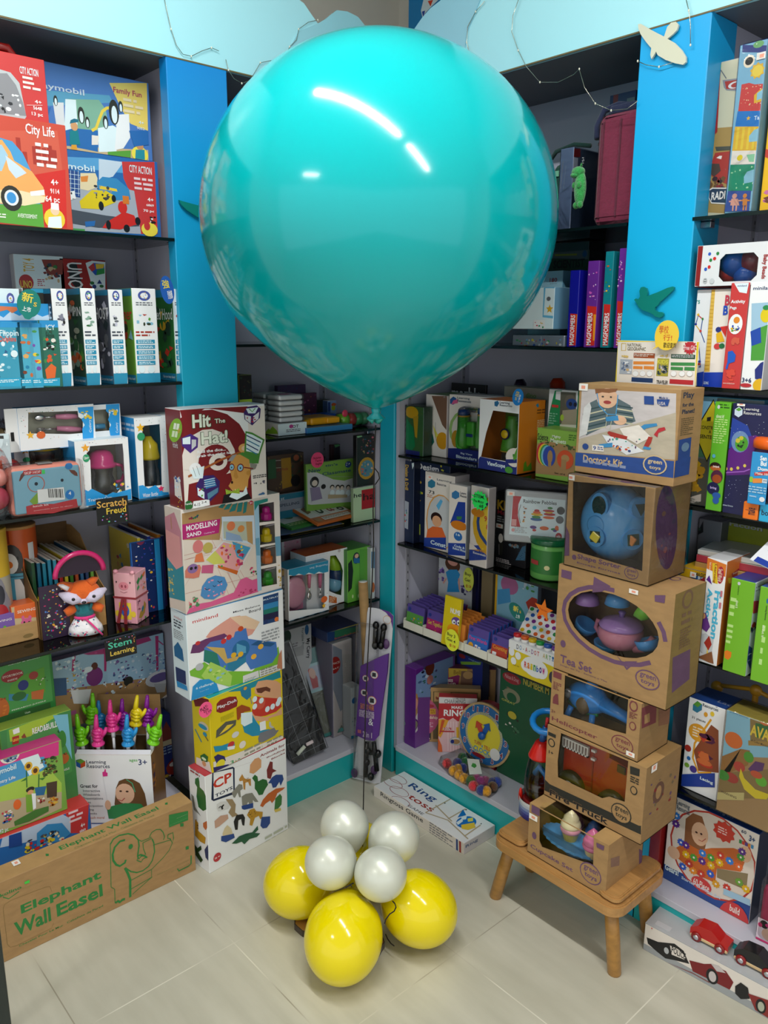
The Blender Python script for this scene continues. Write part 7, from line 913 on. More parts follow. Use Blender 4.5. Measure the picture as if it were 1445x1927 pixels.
carton('paint_box','yellow and white box of round paint markers with polka dot lids','paint set',(0.5944, -0.008, 0.5815),(0, 0, 0),(0.1734, 0.1011, 0.09),(37, 37, 314, 7),{'F': [(2,[-9,201,351,231,356,148,-7,157],7),(2,[-9,201,360,226,357,133,-7,153],7),(4,60,160,77,189,'D',208,1,0),(4,82,161,99,190,'O',335,1,0),(1,109,170,115,176,'555'),(4,126,162,142,191,'A',108,1,0),(1,152,171,159,177,'555'),(4,170,163,186,191,'D',426,1,0),(4,191,163,207,192,'O',427,1,0),(4,213,164,228,192,'T',6,1,0),(4,255,165,270,193,'A',58,1,0),(4,276,165,291,193,'R',160,1,0),(4,297,165,312,193,'T',80,1,0),(4,318,166,333,194,'!',101,1,0),(1,4,104,47,159,7),(1,53,95,97,143,7),(1,22,53,64,100,7),(1,108,24,297,148,7),(1,99,39,190,113,7),(1,192,30,296,126,7),(4,125,63,143,102,'R',46,4,0),(4,147,64,165,102,'a',428,4,0),(4,169,64,188,102,'i',37,4,0),(4,192,64,210,103,'n',19,4,0),(4,214,65,231,103,'b',429,4,0),(4,235,65,253,103,'o',430,4,0),(4,257,65,275,103,'w',86,4,0),(1,305,32,352,104,431),(6,42,44,89,56,1,432,180)]})
pk=[('c8242c',0),('d8602a',1),('e0b81c',2),('2a9a4a',3),('2a5ab0',4),('6a3a9a',5)]
for c,k in pk:
 e=empty('paint_marker','fat paint marker with a round coloured cap on the white and yellow box','marker',(0.5944+.028*k+.02,.008,0.6826),(0,0,0),'paint markers in the dotted box')
 M().col('f0f0f0').lathe([(.0115,0),(.0115,.012)],n=16).build('bottle','plastic',e); M().col(c).lathe([(.0125,.012),(.0125,.020),(.010,.022)],n=16).build('cap','plastic',e)
e=empty('dotted_header','white card header covered in coloured polka dots over the paint markers','card',(0.5994,.03,0.7006),(-38,0,0))
m=M().col('f0f0f0').box(0,0,0,.20,.002,.085); R=random.Random(9); its=[]
for i in range(8):
 for j in range(5):
  cx=100+i*250+(j%2)*120; cz=80+j*175; its.append(('e',cx-75,cz-60,cx+75,cz+60,R.choice(['c8242c','2a8a4a','2a5ab0','e0b81c','d8602a','7a2a8a','3aa0c8'])))
m.art('F',.20,.085,.002,its); m.build('dotted_card','print',e)
carton('doll_box','tall violet princess castle toy box at the far end of the base','toy box',(0.152, 0.035, 0.1175),(0, 0, 90),(0.2, 0.3042, 0.056),(433, 110, 110, 26),{'F': [(2,[-120,692,348,660,376,614,131,644,-3,541,-26,434,-86,434],110),(2,[-101,655,1,663,2,606,-88,567],434),(4,-95,630,-15,648,'Disney',27,1,0),(2,[-83,626,-44,624,-41,590,-77,591],3),(2,[2,568,131,644,375,643,388,283,-7,399,-67,342,-87,472],435),(5,9,408,224,631,36,29,[181,210,89,145,436],181),(1,94,527,183,643,437),(1,109,458,172,527,24),(2,[-92,388,17,430,21,255,-83,213],114),(1,-80,290,25,444,177),(1,-61,297,23,403,49),(2,[-84,251,20,274,23,137,-82,125],62),(1,-65,141,28,239,438),(1,-52,150,22,223,439)],'L': [(1,-76,467,-40,554,41),(1,-79,126,11,186,440),(6,-51,226,-17,421,2,287,182)]})
carton('dress_up_box','wooden magnetic dress up box with crimson label and gold ribbon','toy box',(0.1199, 0.1675, 0.1175),(0, 0, 43.8),(0.2191, 0.2639, 0.04),(12, 47, 47, 360),{'F': [(2,[-10,526,175,528,177,474,165,385,-7,388],279),(4,1,418,127,451,'Princess',4,2,0),(4,8,386,148,422,'Dress-up',4,2,0),(1,3,464,85,523,423),(4,24,478,67,499,'Disney',441,0,0),(2,[93,545,229,543,232,447,163,476,95,453],58),(4,131,480,200,513,'Belle',211,1,0),(2,[185,509,398,514,400,315,181,306],105),(1,199,447,272,508,114),(2,[269,429,281,478,322,492,350,461,366,393,331,342,293,380],4),(1,291,435,336,482,164),(1,303,411,333,450,442),(2,[293,400,347,412,377,314,323,302],34)]})
carton('toy_box','navy box with green banner lettering behind the wooden dress up box','toy box',(0.1361, 0.26, 0.1175),(0, 0, 0),(0.1275, 0.3182, 0.04),(103, 212, 63, 212),{'F': [(1,20,576,88,610,60),(2,[40,546,240,607,235,583,47,524],160),(4,120,586,228,601,'magnetic',181,1,0)]})
carton('stamp_box','open wooden stamp set box with pink oval friendship label','toy box',(0.1199, 0.0786, 0.1175),(0, 0, 43.7),(0.2252, 0.2141, 0.035),(114, 12, 90, 312),{'F': [(2,[13,395,94,398,100,18,18,14],224),(2,[107,399,429,403,422,29,114,24],212),(2,[116,394,233,399,234,326,117,321],114),(2,[242,395,412,392,413,344,243,341],12),(5,126,335,287,388,6,18,[265],183),(5,314,361,403,385,5,18,[172],184),(2,[19,385,31,386,32,337,20,336],213),(2,[24,74,35,75,36,35,24,34],213),(2,[33,386,45,386,46,338,34,337],32),(2,[38,75,50,76,51,36,39,35],32),(2,[48,386,60,387,60,338,49,338],214),(2,[53,76,65,76,65,36,53,36],214),(2,[62,387,74,388,75,339,63,338],22),(2,[67,76,79,77,80,37,68,36],22),(2,[77,388,88,388,89,339,78,339],111),(2,[82,77,94,78,94,38,83,37],111),(1,-98,50,156,351,215),(0,-2,48,11,345,215),(2,[21,263,129,265,130,221,21,220],22),(4,33,245,117,260,'WOODEN',216,2,0),(4,21,226,124,241,'STAMP SET',216,2,0),(4,25,177,145,209,'Friendship',112,2,0),(6,30,113,112,169,4,441,185),(1,32,270,118,300,206),(5,22,19,100,46,10,14,[27],186)]},stickers=[('F',32,301,77,333)])
carton('jewellery_box','red and pink striped ring making kit box behind the clock','toy box',(0.2218, 0.0814, 0.1175),(0, 0, 43.9),(0.1341, 0.2114, 0.035),(443, 108, 150, 6),{'F': [(2,[-2,428,273,429,274,382,-1,380],62),(4,38,377,186,409,'CHARMING',106,3,0),(4,99,410,186,422,'NAME YOUR',41,1,0),(2,[-1,375,274,382,278,277,173,263,138,242,102,269,68,244,32,266,-3,255],108),(4,90,338,170,360,'MAKE',7,2,0),(4,36,281,188,331,'RING',7,3,0),(3,[68,239,73,10],6,27),(3,[87,240,92,11],6,27),(3,[106,241,112,12],6,27),(3,[126,241,131,13],6,27),(3,[145,242,151,14],6,27),(3,[164,243,170,15],6,27),(3,[184,244,190,16],6,27),(3,[203,245,209,17],6,27),(2,[-3,250,32,257,72,249,34,150,17,111,-1,129],126),(2,[23,251,45,248,17,140,6,139],307),(2,[0,110,27,52,33,-1,2,0],55),(2,[33,191,91,192,91,174,34,175],108),(4,36,175,86,191,'100s',7,1,0),(2,[9,167,115,168,115,159,9,157],108),(1,80,57,177,125,38),(1,89,67,168,116,4),(1,98,67,155,106,12),(2,[126,198,144,199,148,117,131,116],22),(1,89,71,115,103,103)]})
cl=empty('toy_clock','round wooden toy clock with blue number ring and red case','clock',(0.389, 0.1421, 0.2325),(-6,0,4))
n=40; rr=0.112000
def disc(nm,r,y0,y1,c,mt='paint'):
 m=M().col(c); m.prism([(r*math.cos(2*math.pi*i/n),r*math.sin(2*math.pi*i/n)) for i in range(n)],y0,y1); return m.build(nm,mt,cl)
disc('red_case',rr*.98,.001,.035,'a81c24'); disc('wooden_rim',rr,-.008,0,'c8a878','wood'); disc('blue_ring',rr*.93,-.0095,-.0082,'2a6aa8'); disc('tick_ring',rr*.70,-.0105,-.0097,'b8b898'); disc('yellow_dial',rr*.62,-.0118,-.0107,'e0d03a')
m=M()
for k in range(12):
 a=math.radians(90-30*(k+1)); x,z=rr*.81*math.cos(a),rr*.81*math.sin(a); t=str(k+1); w=.0055*len(t)
 m.col('e8e8ec').text(t,x-w-.0012,z-.0112,x+w+.0012,z+.0112,-.0097,5); m.col('8a1c3a').text(t,x-w,z-.0095,x+w,z+.0095,-.0099,1)
for k in range(60): 
 a=math.radians(6*k); x,z=rr*.66*math.cos(a),rr*.66*math.sin(a); m.col('6a6a60').text('|',x-.0006,z-.0022,x+.0006,z+.0022,-.0108,0)
m.col('b83a3a').text('TURN',-.036,-.042,-.006,-.030,-.0121,2); m.col('3a8ac0').text('&',-.004,-.045,.004,-.036,-.0121,2); m.col('b83a3a').text('TELL',.006,-.046,.034,-.034,-.0121,2); m.col('3a8ac0').text('CLOCK',-.036,-.066,.034,-.048,-.0121,3)
m.build('clock_print','print',cl)
for ang,L,c in ((128,.048,'c84a34'),(68,.050,'1f5aa8')):
 a=math.radians(ang); ca,sa=math.cos(a),math.sin(a); P=lambda u,v:(u*ca-v*sa,u*sa+v*ca)
 h=M().col(c); h.prism([P(-.006,.008),P(-.006,-.008),P(L*.7,-.009),P(L*.66,-.017),P(L*1.08,0),P(L*.66,.017),P(L*.7,.009)],-.017,-.0125); h.build('clock_hand','paint',cl)
hm=M().col('1f5aa8').at(0,-.017,0,rx=90).lathe([(.012,-.002),(.014,.004),(.013,.010),(.006,.013)],n=20); hm.build('hub','paint',cl)
M().col('e4e4e4').at(.055,-.0125,-.050).prism([(.021*math.cos(i*.3),.021*math.sin(i*.3)) for i in range(21)],-.0006,0).build('round_sticker','print',cl)
M().col('8a1c2a').at(-.012,-.0122,-.078).prism([(.028*math.cos(i*.3),.007*math.sin(i*.3)) for i in range(21)],-.0004,0).build('oval_badge','print',cl)
M().col('a81c24').box(-.05,.0,-rr-.002,.05,.035,-rr*.86,.001).build('stand','paint',cl)
carton('number_board_box','dark green number box behind the clock with yellow heading','toy box',(0.4451, 0.14, 0.1175),(0, 0, 0),(0.2049, 0.3778, 0.05),(217, 218, 218, 327),{'F': [(1,19,678,174,752,76),(4,40,697,154,734,'Melissa & Doug',443,0,0),(4,192,707,396,758,'NUMBER M',399,2,0),(5,9,561,175,649,16,25,[70,219,6,4],187),(1,31,547,175,644,439),(1,63,547,146,617,217),(5,40,335,185,477,14,23,[4,14,220],188),(1,79,435,152,488,113),(4,22,539,137,554,'GREAT',330,1,0)]})
pb=empty('craft_pompom_bag','clear bag of bright pompoms lying on the white base in front of the clock','craft bag',(0.382, 0.0532, 0.1175),(0,0,-8))
def pom(nm,x,y,zz,r,c): M().col(c).ell(x,y,zz,r,r,r,12,8).build(nm,'fur',pb)
for x,y,c in [(-0.059, -0.034, 'e8343c'), (-0.041, -0.002, '1f3a9a'), (-0.059, 0.034, '2a7a3a'), (-0.03, 0.023, '2a8a44'), (-0.01, -0.045, 'f0a818'), (0.021, -0.045, 'f0a818'), (0.046, -0.045, 'f0a818'), (-0.009, -0.025, 'f0b020'), (-0.004, -0.008, '1f3a9a'), (0.07, -0.035, '3a7a34'), (0.074, -0.014, 'b83a8a'), (0.092, -0.01, 'c04a98'), (0.098, 0.003, 'b03a88'), (0.099, -0.048, 'e02c3a'), (0.119, 0.016, '1f3a9a'), (0.123, 0.031, '2a4ab0'), (0.132, -0.043, '1f3a8a'), (0.145, -0.033, 'f0a818'), (0.137, 0.001, '6a4020')]: pom('pompom',x,y,.0175,.0175,c)
m=M(); m.slab([(-0.097, -0.044), (-0.102, 0.058), (-0.038, 0.054), (0.115, 0.06), (0.153, 0.002), (0.165, -0.049), (0.099, -0.059), (0.02, -0.059)],.001,.002); m.v=m.v[:len(m.v)//2]+[(a*.9,b*.9,.034) for a,b,c in m.v[:len(m.v)//2]]; n_=len(m.v)//2; m.f=[tuple(range(n_,2*n_))]+[(i,(i+1)%n_,(i+1)%n_+n_,i+n_) for i in range(n_)]; m.c=[m.cur]*len(m.f); m.s=[False]*len(m.f); m.build('bag_film','clear',pb)
M().col('e4ecec').at(.03,.012,.034,rz=-35).slab([(-.05,-.02),(.05,-.02),(.045,.022),(-.045,.02)],.0,.001).build('header_card','print',pb)
M().col('2a9a4a').at(.03,.012,.0355,rz=-35).slab([(-.02,-.004),(.0,-.01),(.012,.0),(.0,.008),(-.014,.006)],.0,.0006).build('printed_lizard','print',pb)
carton('game_box','flat white ring toss game box lying on the floor at the base','game box',(0.142, -0.152, 0.0),(0, 0, 0),(0.427, 0.0396, 0.145),(4, 'ccc', 30, 7),{'F': [(4,72,28,490,72,'Ringtoss Game',78,1,0),(6,550,-29,758,78,6,106,189),(2,[784,92,800,94,804,-17,788,-19],15),(2,[811,96,827,97,831,-11,815,-14],16)],'R': [(4,13,35,127,61,'Ring',169,1,0),(3,[174,76,197,92,233,75],2,'444')],'T': [(3,[113,209,124,196,126,181,118,167,102,155,78,146,49,141,20,142,-6,148,-27,158,-39,171,-42,186,-34,200,-16,213,8,222,37,226,66,225,93,219,113,209],4,76),(3,[133,148,145,135,146,121,139,107,122,95,98,86,70,81,42,82,15,87,-5,97,-17,110,-20,124,-12,139,6,151,30,160,58,164,87,164,113,158,133,148],4,76),(3,[234,112,245,100,247,86,239,72,223,60,200,51,173,46,145,47,120,52,100,61,88,74,86,88,94,102,111,114,135,123,162,128,190,127,215,122,234,112],4,76),(3,[326,37,336,25,338,12,330,-2,314,-14,292,-23,266,-27,239,-27,214,-23,195,-14,184,-2,182,12,190,26,207,38,230,47,256,51,283,51,307,46,326,37],4,76),(4,154,158,408,233,'Ring',15,1,0),(4,252,79,482,124,'toss',16,1,0),(4,324,11,469,34,'GAME',29,0,0),(3,[464,48,463,286],9,48),(3,[464,48,619,99,838,51],9,48),(3,[447,158,645,108],9,48),(3,[610,109,609,277],9,48),(3,[805,52,794,217],9,48),(1,456,300,465,313,'222'),(1,469,214,478,227,'222'),(1,615,265,624,278,'222'),(1,734,311,742,323,'222'),(1,784,224,792,236,'222'),(1,654,99,772,243,221),(2,[641,165,603,259,660,228],221),(2,[712,124,750,207,791,173,777,118,742,97],13),(2,[693,204,708,241,735,211,719,181],407),(2,[673,119,669,176,693,162,699,108],3),(2,[652,188,672,221,692,192,678,166],3)]})
st=empty('wooden_stool','low pine stool with raised end rails carrying the stack of kraft toy boxes','stool',(0,0,0))
def rslab(x0,y0,x1,y1,r,n=6):
 o=[]
 for cx,cy,a0 in ((x1-r,y1-r,0),(x0+r,y1-r,90),(x0+r,y0+r,180),(x1-r,y0+r,270)):
  for k in range(n+1): a=math.radians(a0+90*k/n); o.append((cx+r*math.cos(a),cy+r*math.sin(a)))
 return o
def rboard(nm,x0,y0,x1,y1,z0,z1,r=.03):
 m=M().col('b98a52'); e=.006
 for k,(i,za,zb) in enumerate(((0,z0+e,z1-e),(e*.6,z0+e*.3,z0+e),(e*.6,z1-e,z1-e*.3),(e,z0,z0+e*.3),(e,z1-e*.3,z1))): m.slab(rslab(x0+i,y0+i,x1-i,y1-i,r-i*.5),za,zb)
 return m.build(nm,'wood',st)
rboard('seat',.762,-.262,1.166,-.02,.186,.2215,.04)
rboard('end_rail',.772,-.250,.862,-.035,.2225,.238,.02)
rboard('end_rail',1.098,-.250,1.158,-.035,.2225,.242,.02)
for x,y,fx_,fy in ((.80,-.215,.757,-.222),(1.125,-.222,1.142,-.212),(1.115,-.06,1.118,-.015),(.80,-.06,.748,-.05)):
 M().col('b0803f').tube([(fx_,fy,0.0),(fx_,fy,.004),((x+fx_)/2,(y+fy)/2,.1),(x,y,.19)],[.016,.0175,.018,.017],14).build('leg','wood',st)
cupc=carton('toy_carton','kraft cupcake set carton with clear front window, lowest on the stool','toy box',(0.8765, -0.243, 0.222),(0, 0, 0),(0.242, 0.1468, 0.165),(12, 12, 12, 114),{'F': [(4,18,28,290,60,'Cupcake Set',1,2,0),(1,330,30,457,144,1),(1,336,36,451,137,12),(4,353,87,437,119,'green',1,2,0),(4,360,53,432,82,'toys',1,2,0),(0,15,246,67,291,1),(1,27,98,55,139,1),(2,[415,275,460,279,457,253,419,252],1)],'R': [(2,[291,139,433,109,449,-58,308,22],1),(2,[25,211,106,187,110,130,32,158],417)]},mt='kraft',inner=212,holes={'F': [[65,304,78,331,122,352,398,300,405,140,93,77,74,104]],'T': [[82,4,387,4,387,240,82,240]]},stickers=[('F',3,207,57,239)])
def cupcake(r,x,y,z,s,base,ice,ring=None):
 M().col(base).lathe([(.017*s,0),(.024*s,.026*s)],x,y,z,20,sm=False).build('cupcake_cup','plastic',r)
 M().col(ring or ice).lathe([(.026*s,.025*s),(.028*s,.032*s),(.024*s,.040*s)],x,y,z,20).build('icing_ring','plastic',r)
 M().col(ice).lathe([(.025*s,.036*s),(.027*s,.044*s),(.022*s,.054*s),(.019*s,.058*s),(.020*s,.063*s),(.013*s,.072*s),(.008*s,.077*s),(.001,.084*s)],x,y,z,20).build('icing_swirl','plastic',r)
m=M().col('4fa0dc'); P_=[(0.1050+.088*math.cos(a*.1309)*(1+.05*(a%2)),.052+.046*math.sin(a*.1309)*(1+.05*(a%2))) for a in range(48)]
m.slab(P_,0.0592,0.0592+.008); m.lathe([(.03,-.035),(.01,-.03),(.01,0)],0.1050,.07,0.0592); m.build('cake_plate','plastic',cupc)
cupcake(cupc,0.0979,.05,0.0672,1.0,'b8a858','f0e4b8','e8a0b8');cupcake(cupc,0.1728,.04,0.0612,.95,'e0c890','e87aa8');cupcake(cupc,0.0774,.10,0.0472,.9,'7a6ab0','b06a90');cupcake(cupc,0.1375,.10,0.0472,.9,'4a7ac0','3a7ac8')
fire=carton('toy_carton','kraft carton with a red toy fire engine behind its cutout, second from the stool','toy box',(0.8787, -0.185, 0.3698),(0, 0, 0),(0.2898, 0.2064, 0.165),(12, 90, 90, 114),{'F': [(2,[-5,91,34,78,564,99,575,104,583,57,-3,26],14),(4,36,14,397,52,'Fire Truck',12,4,0),(4,37,15,396,51,'Fire Truck',31,2,0),(0,6,355,55,375,14),(1,8,295,53,344,14),(1,15,301,46,338,12),(4,17,254,45,272,'1+',14,2,0),(2,[492,389,544,394,545,356,496,348],14),(1,503,247,542,293,14),(1,508,253,536,288,12),(6,499,304,545,340,3,14,190),(1,408,65,522,169,14),(1,413,71,516,163,12),(4,429,117,504,146,'green',14,2,0),(4,435,86,499,113,'toys',14,2,0)],'R': [(1,80,176,186,289,420),(1,106,197,159,269,12),(5,27,129,312,337,14,22,[60,1,219],191)]},mt='kraft',inner=161,holes={'F': [[85,398,480,426,478,186,391,174,352,146,82,141,74,230]]},stickers=[('R',38,374,89,419)])
W,H=(0.2898, 0.2064)
m=M().col('a83420'); m.prism([(.035,.045),(W-.055,.035),(W-.045,.06),(W-.045,.105),(W-.065,H-.04),(W-.12,H-.035),(W-.12,H-.022),(.035,H-.022)],.03,.12); m.build('truck_body','plastic',fire)
for x in (0.0660,0.1908):
 M().col('3a3c24').at(x,.012,.050,rx=-90).lathe([(.034,0),(.040,.004),(.040,.03)],n=28).build('tyre','plastic',fire)
 M().col('e4e0d8').at(x,.010,.050,rx=-90).lathe([(.015,0),(.017,.004)],n=24).build('hubcap','plastic',fire)
l=M().col('e8e4dc'); L0,L1,z0,z1=.035,.115,H-.055,H-.030
l.box(L0,.018,z0,L1,.026,z0+.004); l.box(L0,.018,z1,L1,.026,z1+.004)
for k in range(9): l.box(L0+k*(L1-L0-.004)/8,.018,z0,L0+k*(L1-L0-.004)/8+.004,.026,z1)
l.box(L1+.008,.02,z1-.004,L1+.02,.028,z1+.002); l.box(L1+.008,.02,z0-.002,L1+.02,.028,z0+.004); l.build('white_ladder','plastic',fire)
M().col('3a2420').box(W-.095,.026,H-.062,W-.07,.03,H-.04,.002).build('cab_window','plastic',fire)
M().col('8a2a1c').box(L1+.008,.028,.05,L1+.012,.031,H-.03).build('panel_line','plastic',fire)
heli=carton('toy_carton','kraft carton with a blue toy helicopter behind film, third from the stool','toy box',(0.8798, -0.18, 0.5772),(0, 0, 0),(0.2593, 0.1531, 0.14),(12, 90, 90, 114),{'F': [(4,14,20,293,50,'Helicopter',10,2,0),(1,371,14,494,106,10),(1,377,20,488,100,12),(4,393,60,474,86,'green',10,2,0),(4,401,32,469,56,'toys',10,2,0),(0,9,270,60,304,10),(6,13,202,62,246,5,10,192),(2,[15,124,52,128,45,185,30,181,16,159],10),(1,455,251,500,309,10),(1,462,260,494,300,12),(6,459,211,502,246,4,10,193),(1,463,156,500,200,10),(1,468,161,494,195,12),(4,10,73,36,88,'2+',10,1,0)],'R': [(2,[2,284,138,276,147,160,17,173],10),(2,[32,237,79,235,87,186,39,189],12),(2,[156,261,275,246,298,109,176,131],444)]},mt='kraft',inner=445,holes={'F': [[79,310,446,321,448,122,375,112,83,85]],'T': [[88,4,451,4,451,210,88,210]]},stickers=[('F',459,18,505,42)])
x,z=0.0727,0.0817
m=M().col('2f8ce0'); m.ell(x,.06,z,.060,.034,.040,28,18); m.tube([(x+.04,.06,z+.0),(x+.09,.06,z-.008),(x+.13,.06,z-.014)],[.022,.015,.014],14); m.lathe([(.02,0),(.012,.02),(.006,.03)],x+.01,.06,z+.03)
m.build('helicopter_body','plastic',heli)
M().col('6a5840').ell(x+.004,.034,z-.010,.021,.012,.026).build('door_opening','plastic',heli); M().col('8a8a8c').ell(x-.045,.04,z+.004,.013,.014,.014).build('nose_window','plastic',heli)
M().col('2a9a5a').tube([(x-.05,.05,z-.022),(x,.045,z-.035),(x+.04,.05,z-.03)],.006,8).build('green_skid_line','plastic',heli)
for sx in (-.035,.03): M().col('2f8ce0').tube([(x+sx,.04,z-.03),(x+sx*1.15,.03,z-.055),(x+sx*1.2,.028,z-.072)],.008,10).build('skid_leg','plastic',heli)
M().col('dfe6ee').at(x+.01,.06,z+.062,rz=-15).box(-.1,-.012,0,.1,.012,.003,.001).build('rotor_blade','plastic',heli); M().col('dfe6ee').at(x+.03,.05,z+.055,rz=70,ry=28).box(-.005,-.012,0,.06,.012,.003,.001).build('rotor_blade','plastic',heli)
tea=carton('toy_carton','large kraft carton with oval cutout showing a pink teapot, mid stack','toy box',(0.8777, -0.172, 0.7312),(0, 0, 0),(0.317, 0.2838, 0.142),(12, 141, 141, 12),{'F': [(3,[540,210,487,181,423,161,352,152,277,156,205,172,140,200,89,237,54,282,41,331,48,379,76,424,122,461,182,489,251,505,324,508],22,1),(3,[563,417,592,376,605,333],22,1),(2,[207,549,303,524,257,485,203,467],1),(2,[358,193,425,142,408,173,473,194,421,132],1),(4,39,48,230,92,'Tea Set',1,2,0),(4,39,30,320,40,'Juego de Te - Service a The',1,0,0),(0,17,502,78,543,1),(1,35,134,67,172,1),(2,[534,539,586,552,585,514,537,510],1),(1,469,73,596,168,1),(1,476,79,590,162,12),(4,492,120,576,147,'green',1,2,0),(4,499,92,571,117,'toys',1,2,0)],'R': [(2,[24,257,186,256,206,97,46,75],1),(1,65,473,165,566,105),(1,81,486,148,553,141),(6,74,385,175,457,2,105,194),(6,73,279,175,380,8,105,195)],'T': [(1,489,181,539,245,1),(1,495,191,534,235,12)]},mt='kraft',inner=270,holes={'F': [[572,335,567,298,547,263,513,232,465,207,407,191,343,184,277,188,212,203,155,227,109,259,79,298,67,339,74,380,99,417,139,449,193,472,254,485,319,488,384,481,444,464,495,439,534,408,561,373]]},stickers=[('F',403,518,451,540)])
x,z=0.1452,0.1180
M().col('d88aa0').lathe([(.024,-.034),(.043,-.025),(.056,-.004),(.055,.014),(.050,.022)],x,.07,z,32).build('teapot_body','plastic',tea)
M().col('b48ad0').lathe([(.053,.021),(.055,.027),(.044,.038),(.02,.046),(.008,.048)],x,.07,z,32).build('teapot_lid','plastic',tea)
M().col('6a4a9a').lathe([(.008,.047),(.006,.052),(.010,.060),(.006,.064)],x,.07,z,14).build('lid_knob','plastic',tea)
M().col('d88aa0').tube([(x+.042,.07,z-.02),(x+.064,.07,z-.014),(x+.082,.07,z+.006),(x+.089,.07,z+.018)],[.015,.013,.009,.009],12).build('teapot_spout','plastic',tea)
M().col('d88aa0').tube([(x-.050,.07,z+.015),(x-.068,.07,z+.02),(x-.072,.07,z+.0),(x-.057,.07,z-.018),(x-.044,.07,z-.02)],.006,10).build('teapot_handle','plastic',tea)
def cup(x,y,z,c,rx=0,ry=0,s=1): M().col(c).at(x,y,z,rx=rx,ry=ry).lathe([(.014*s,0),(.026*s,.008*s),(.031*s,.028*s),(.029*s,.029*s),(.02*s,.01*s)],n=24).build('toy_teacup','plastic',tea)
cup(0.0385,.06,0.0984,'4a9adc',ry=30)
cup(0.0495,.06,0.2069,'b48ad0',ry=180)
cup(0.1354,.06,0.2265,'4a9adc',ry=180)
cup(0.1075,.06,0.0616,'4a9adc',ry=10)
cup(0.2295,.06,0.1952,'7ac83a',ry=-60)
cup(0.2325,.06,0.1059,'4a9adc',ry=-20)
shp=carton('toy_carton','kraft carton wrapped in cling film holding a round blue shape sorter','toy box',(0.892, -0.172, 1.016),(0, 0, 0),(0.2325, 0.2317, 0.165),(12, 90, 90, 446),{'F': [(4,76,42,320,74,'Shape Sorter',1,3,0),(4,76,22,320,34,'Encaja formas',1,1,0),(1,45,38,71,65,1),(1,340,15,415,74,1),(1,344,19,412,71,12),(4,354,44,403,61,'green',1,2,0),(4,358,27,400,42,'toys',1,2,0),(2,[-13,200,22,162,29,54,-3,47],1)],'R': [(2,[227,250,233,196,231,145,222,103,207,71,185,53,160,50,133,61,105,86,79,122,57,168,40,219,29,272,24,325,26,372,35,413,50,443,70,461,94,466,120,457,147,435,173,401,196,357,215,305],144),(5,38,68,216,457,12,32,[447,105,448],196)],'T': [(1,100,-136,205,180,1),(1,247,2,355,245,1)]},mt='kraft',inner=212,wrap=0.003,holes={'F': [[24,429,416,470,432,66,407,69,43,84]]},stickers=[('F',-11,435,36,461)])
x,z,r=0.0842,0.1102,0.0890
M().col('62b0ee').ell(x,.088,z,r,.078,r*1.05,40,26).build('sorter_shell','plastic',shp)
M().col('5aa6e4').at(x-.008,.014,z+.004,rx=90).lathe([(.024,-.004),(.024,.003),(.02,.004)],n=24).build('centre_boss','plastic',shp)
for hx_,hz,k,c in [(0.0787, 0.162, 0, ''), (0.1611, 0.1653, 1, ''), (0.0804, 0.0873, 2, 'c8b83a'), (0.1571, 0.0895, 2, 'e08a3a')]:
 d=math.sqrt(max(0.1,1-((hx_-x)/r)**2-((hz-z)/(r*1.05))**2)); y=.088-.078*d; t=Matrix.Translation((hx_,y,hz))
 nx=(hx_-x)/r; nz=(hz-z)/r
 for nm,s,off,cc in (('hole_rim',1.32,-.0035,'5aa6e4'),('shape_hole',1.0,-.0065,'1c3a34' if c=='' else '2a4a3a')):
  m=M().col(cc); n=24 if k==0 else (3 if k==1 else 4)
  nn=24 if (nm=='hole_rim' or k==0) else n
  pp=[(.019*s*math.cos(2*math.pi*i/nn+(.5236 if k==1 else .9)),(.024 if k==0 else .019)*s*math.sin(2*math.pi*i/nn+(.5236 if k==1 else .9))) for i in range(nn)]
  m.at(hx_,y,hz,rz=math.degrees(math.atan2(nx,d))*.9)
  m.prism(pp,off-.001,off+.012); m.build(nm,'plastic',shp)
 if c: M().col(c).at(hx_,y-.010,hz,ry=28).box(-.011,-.0015,-.011,.013,.006,.011,.003).build('shape_block','plastic',shp)
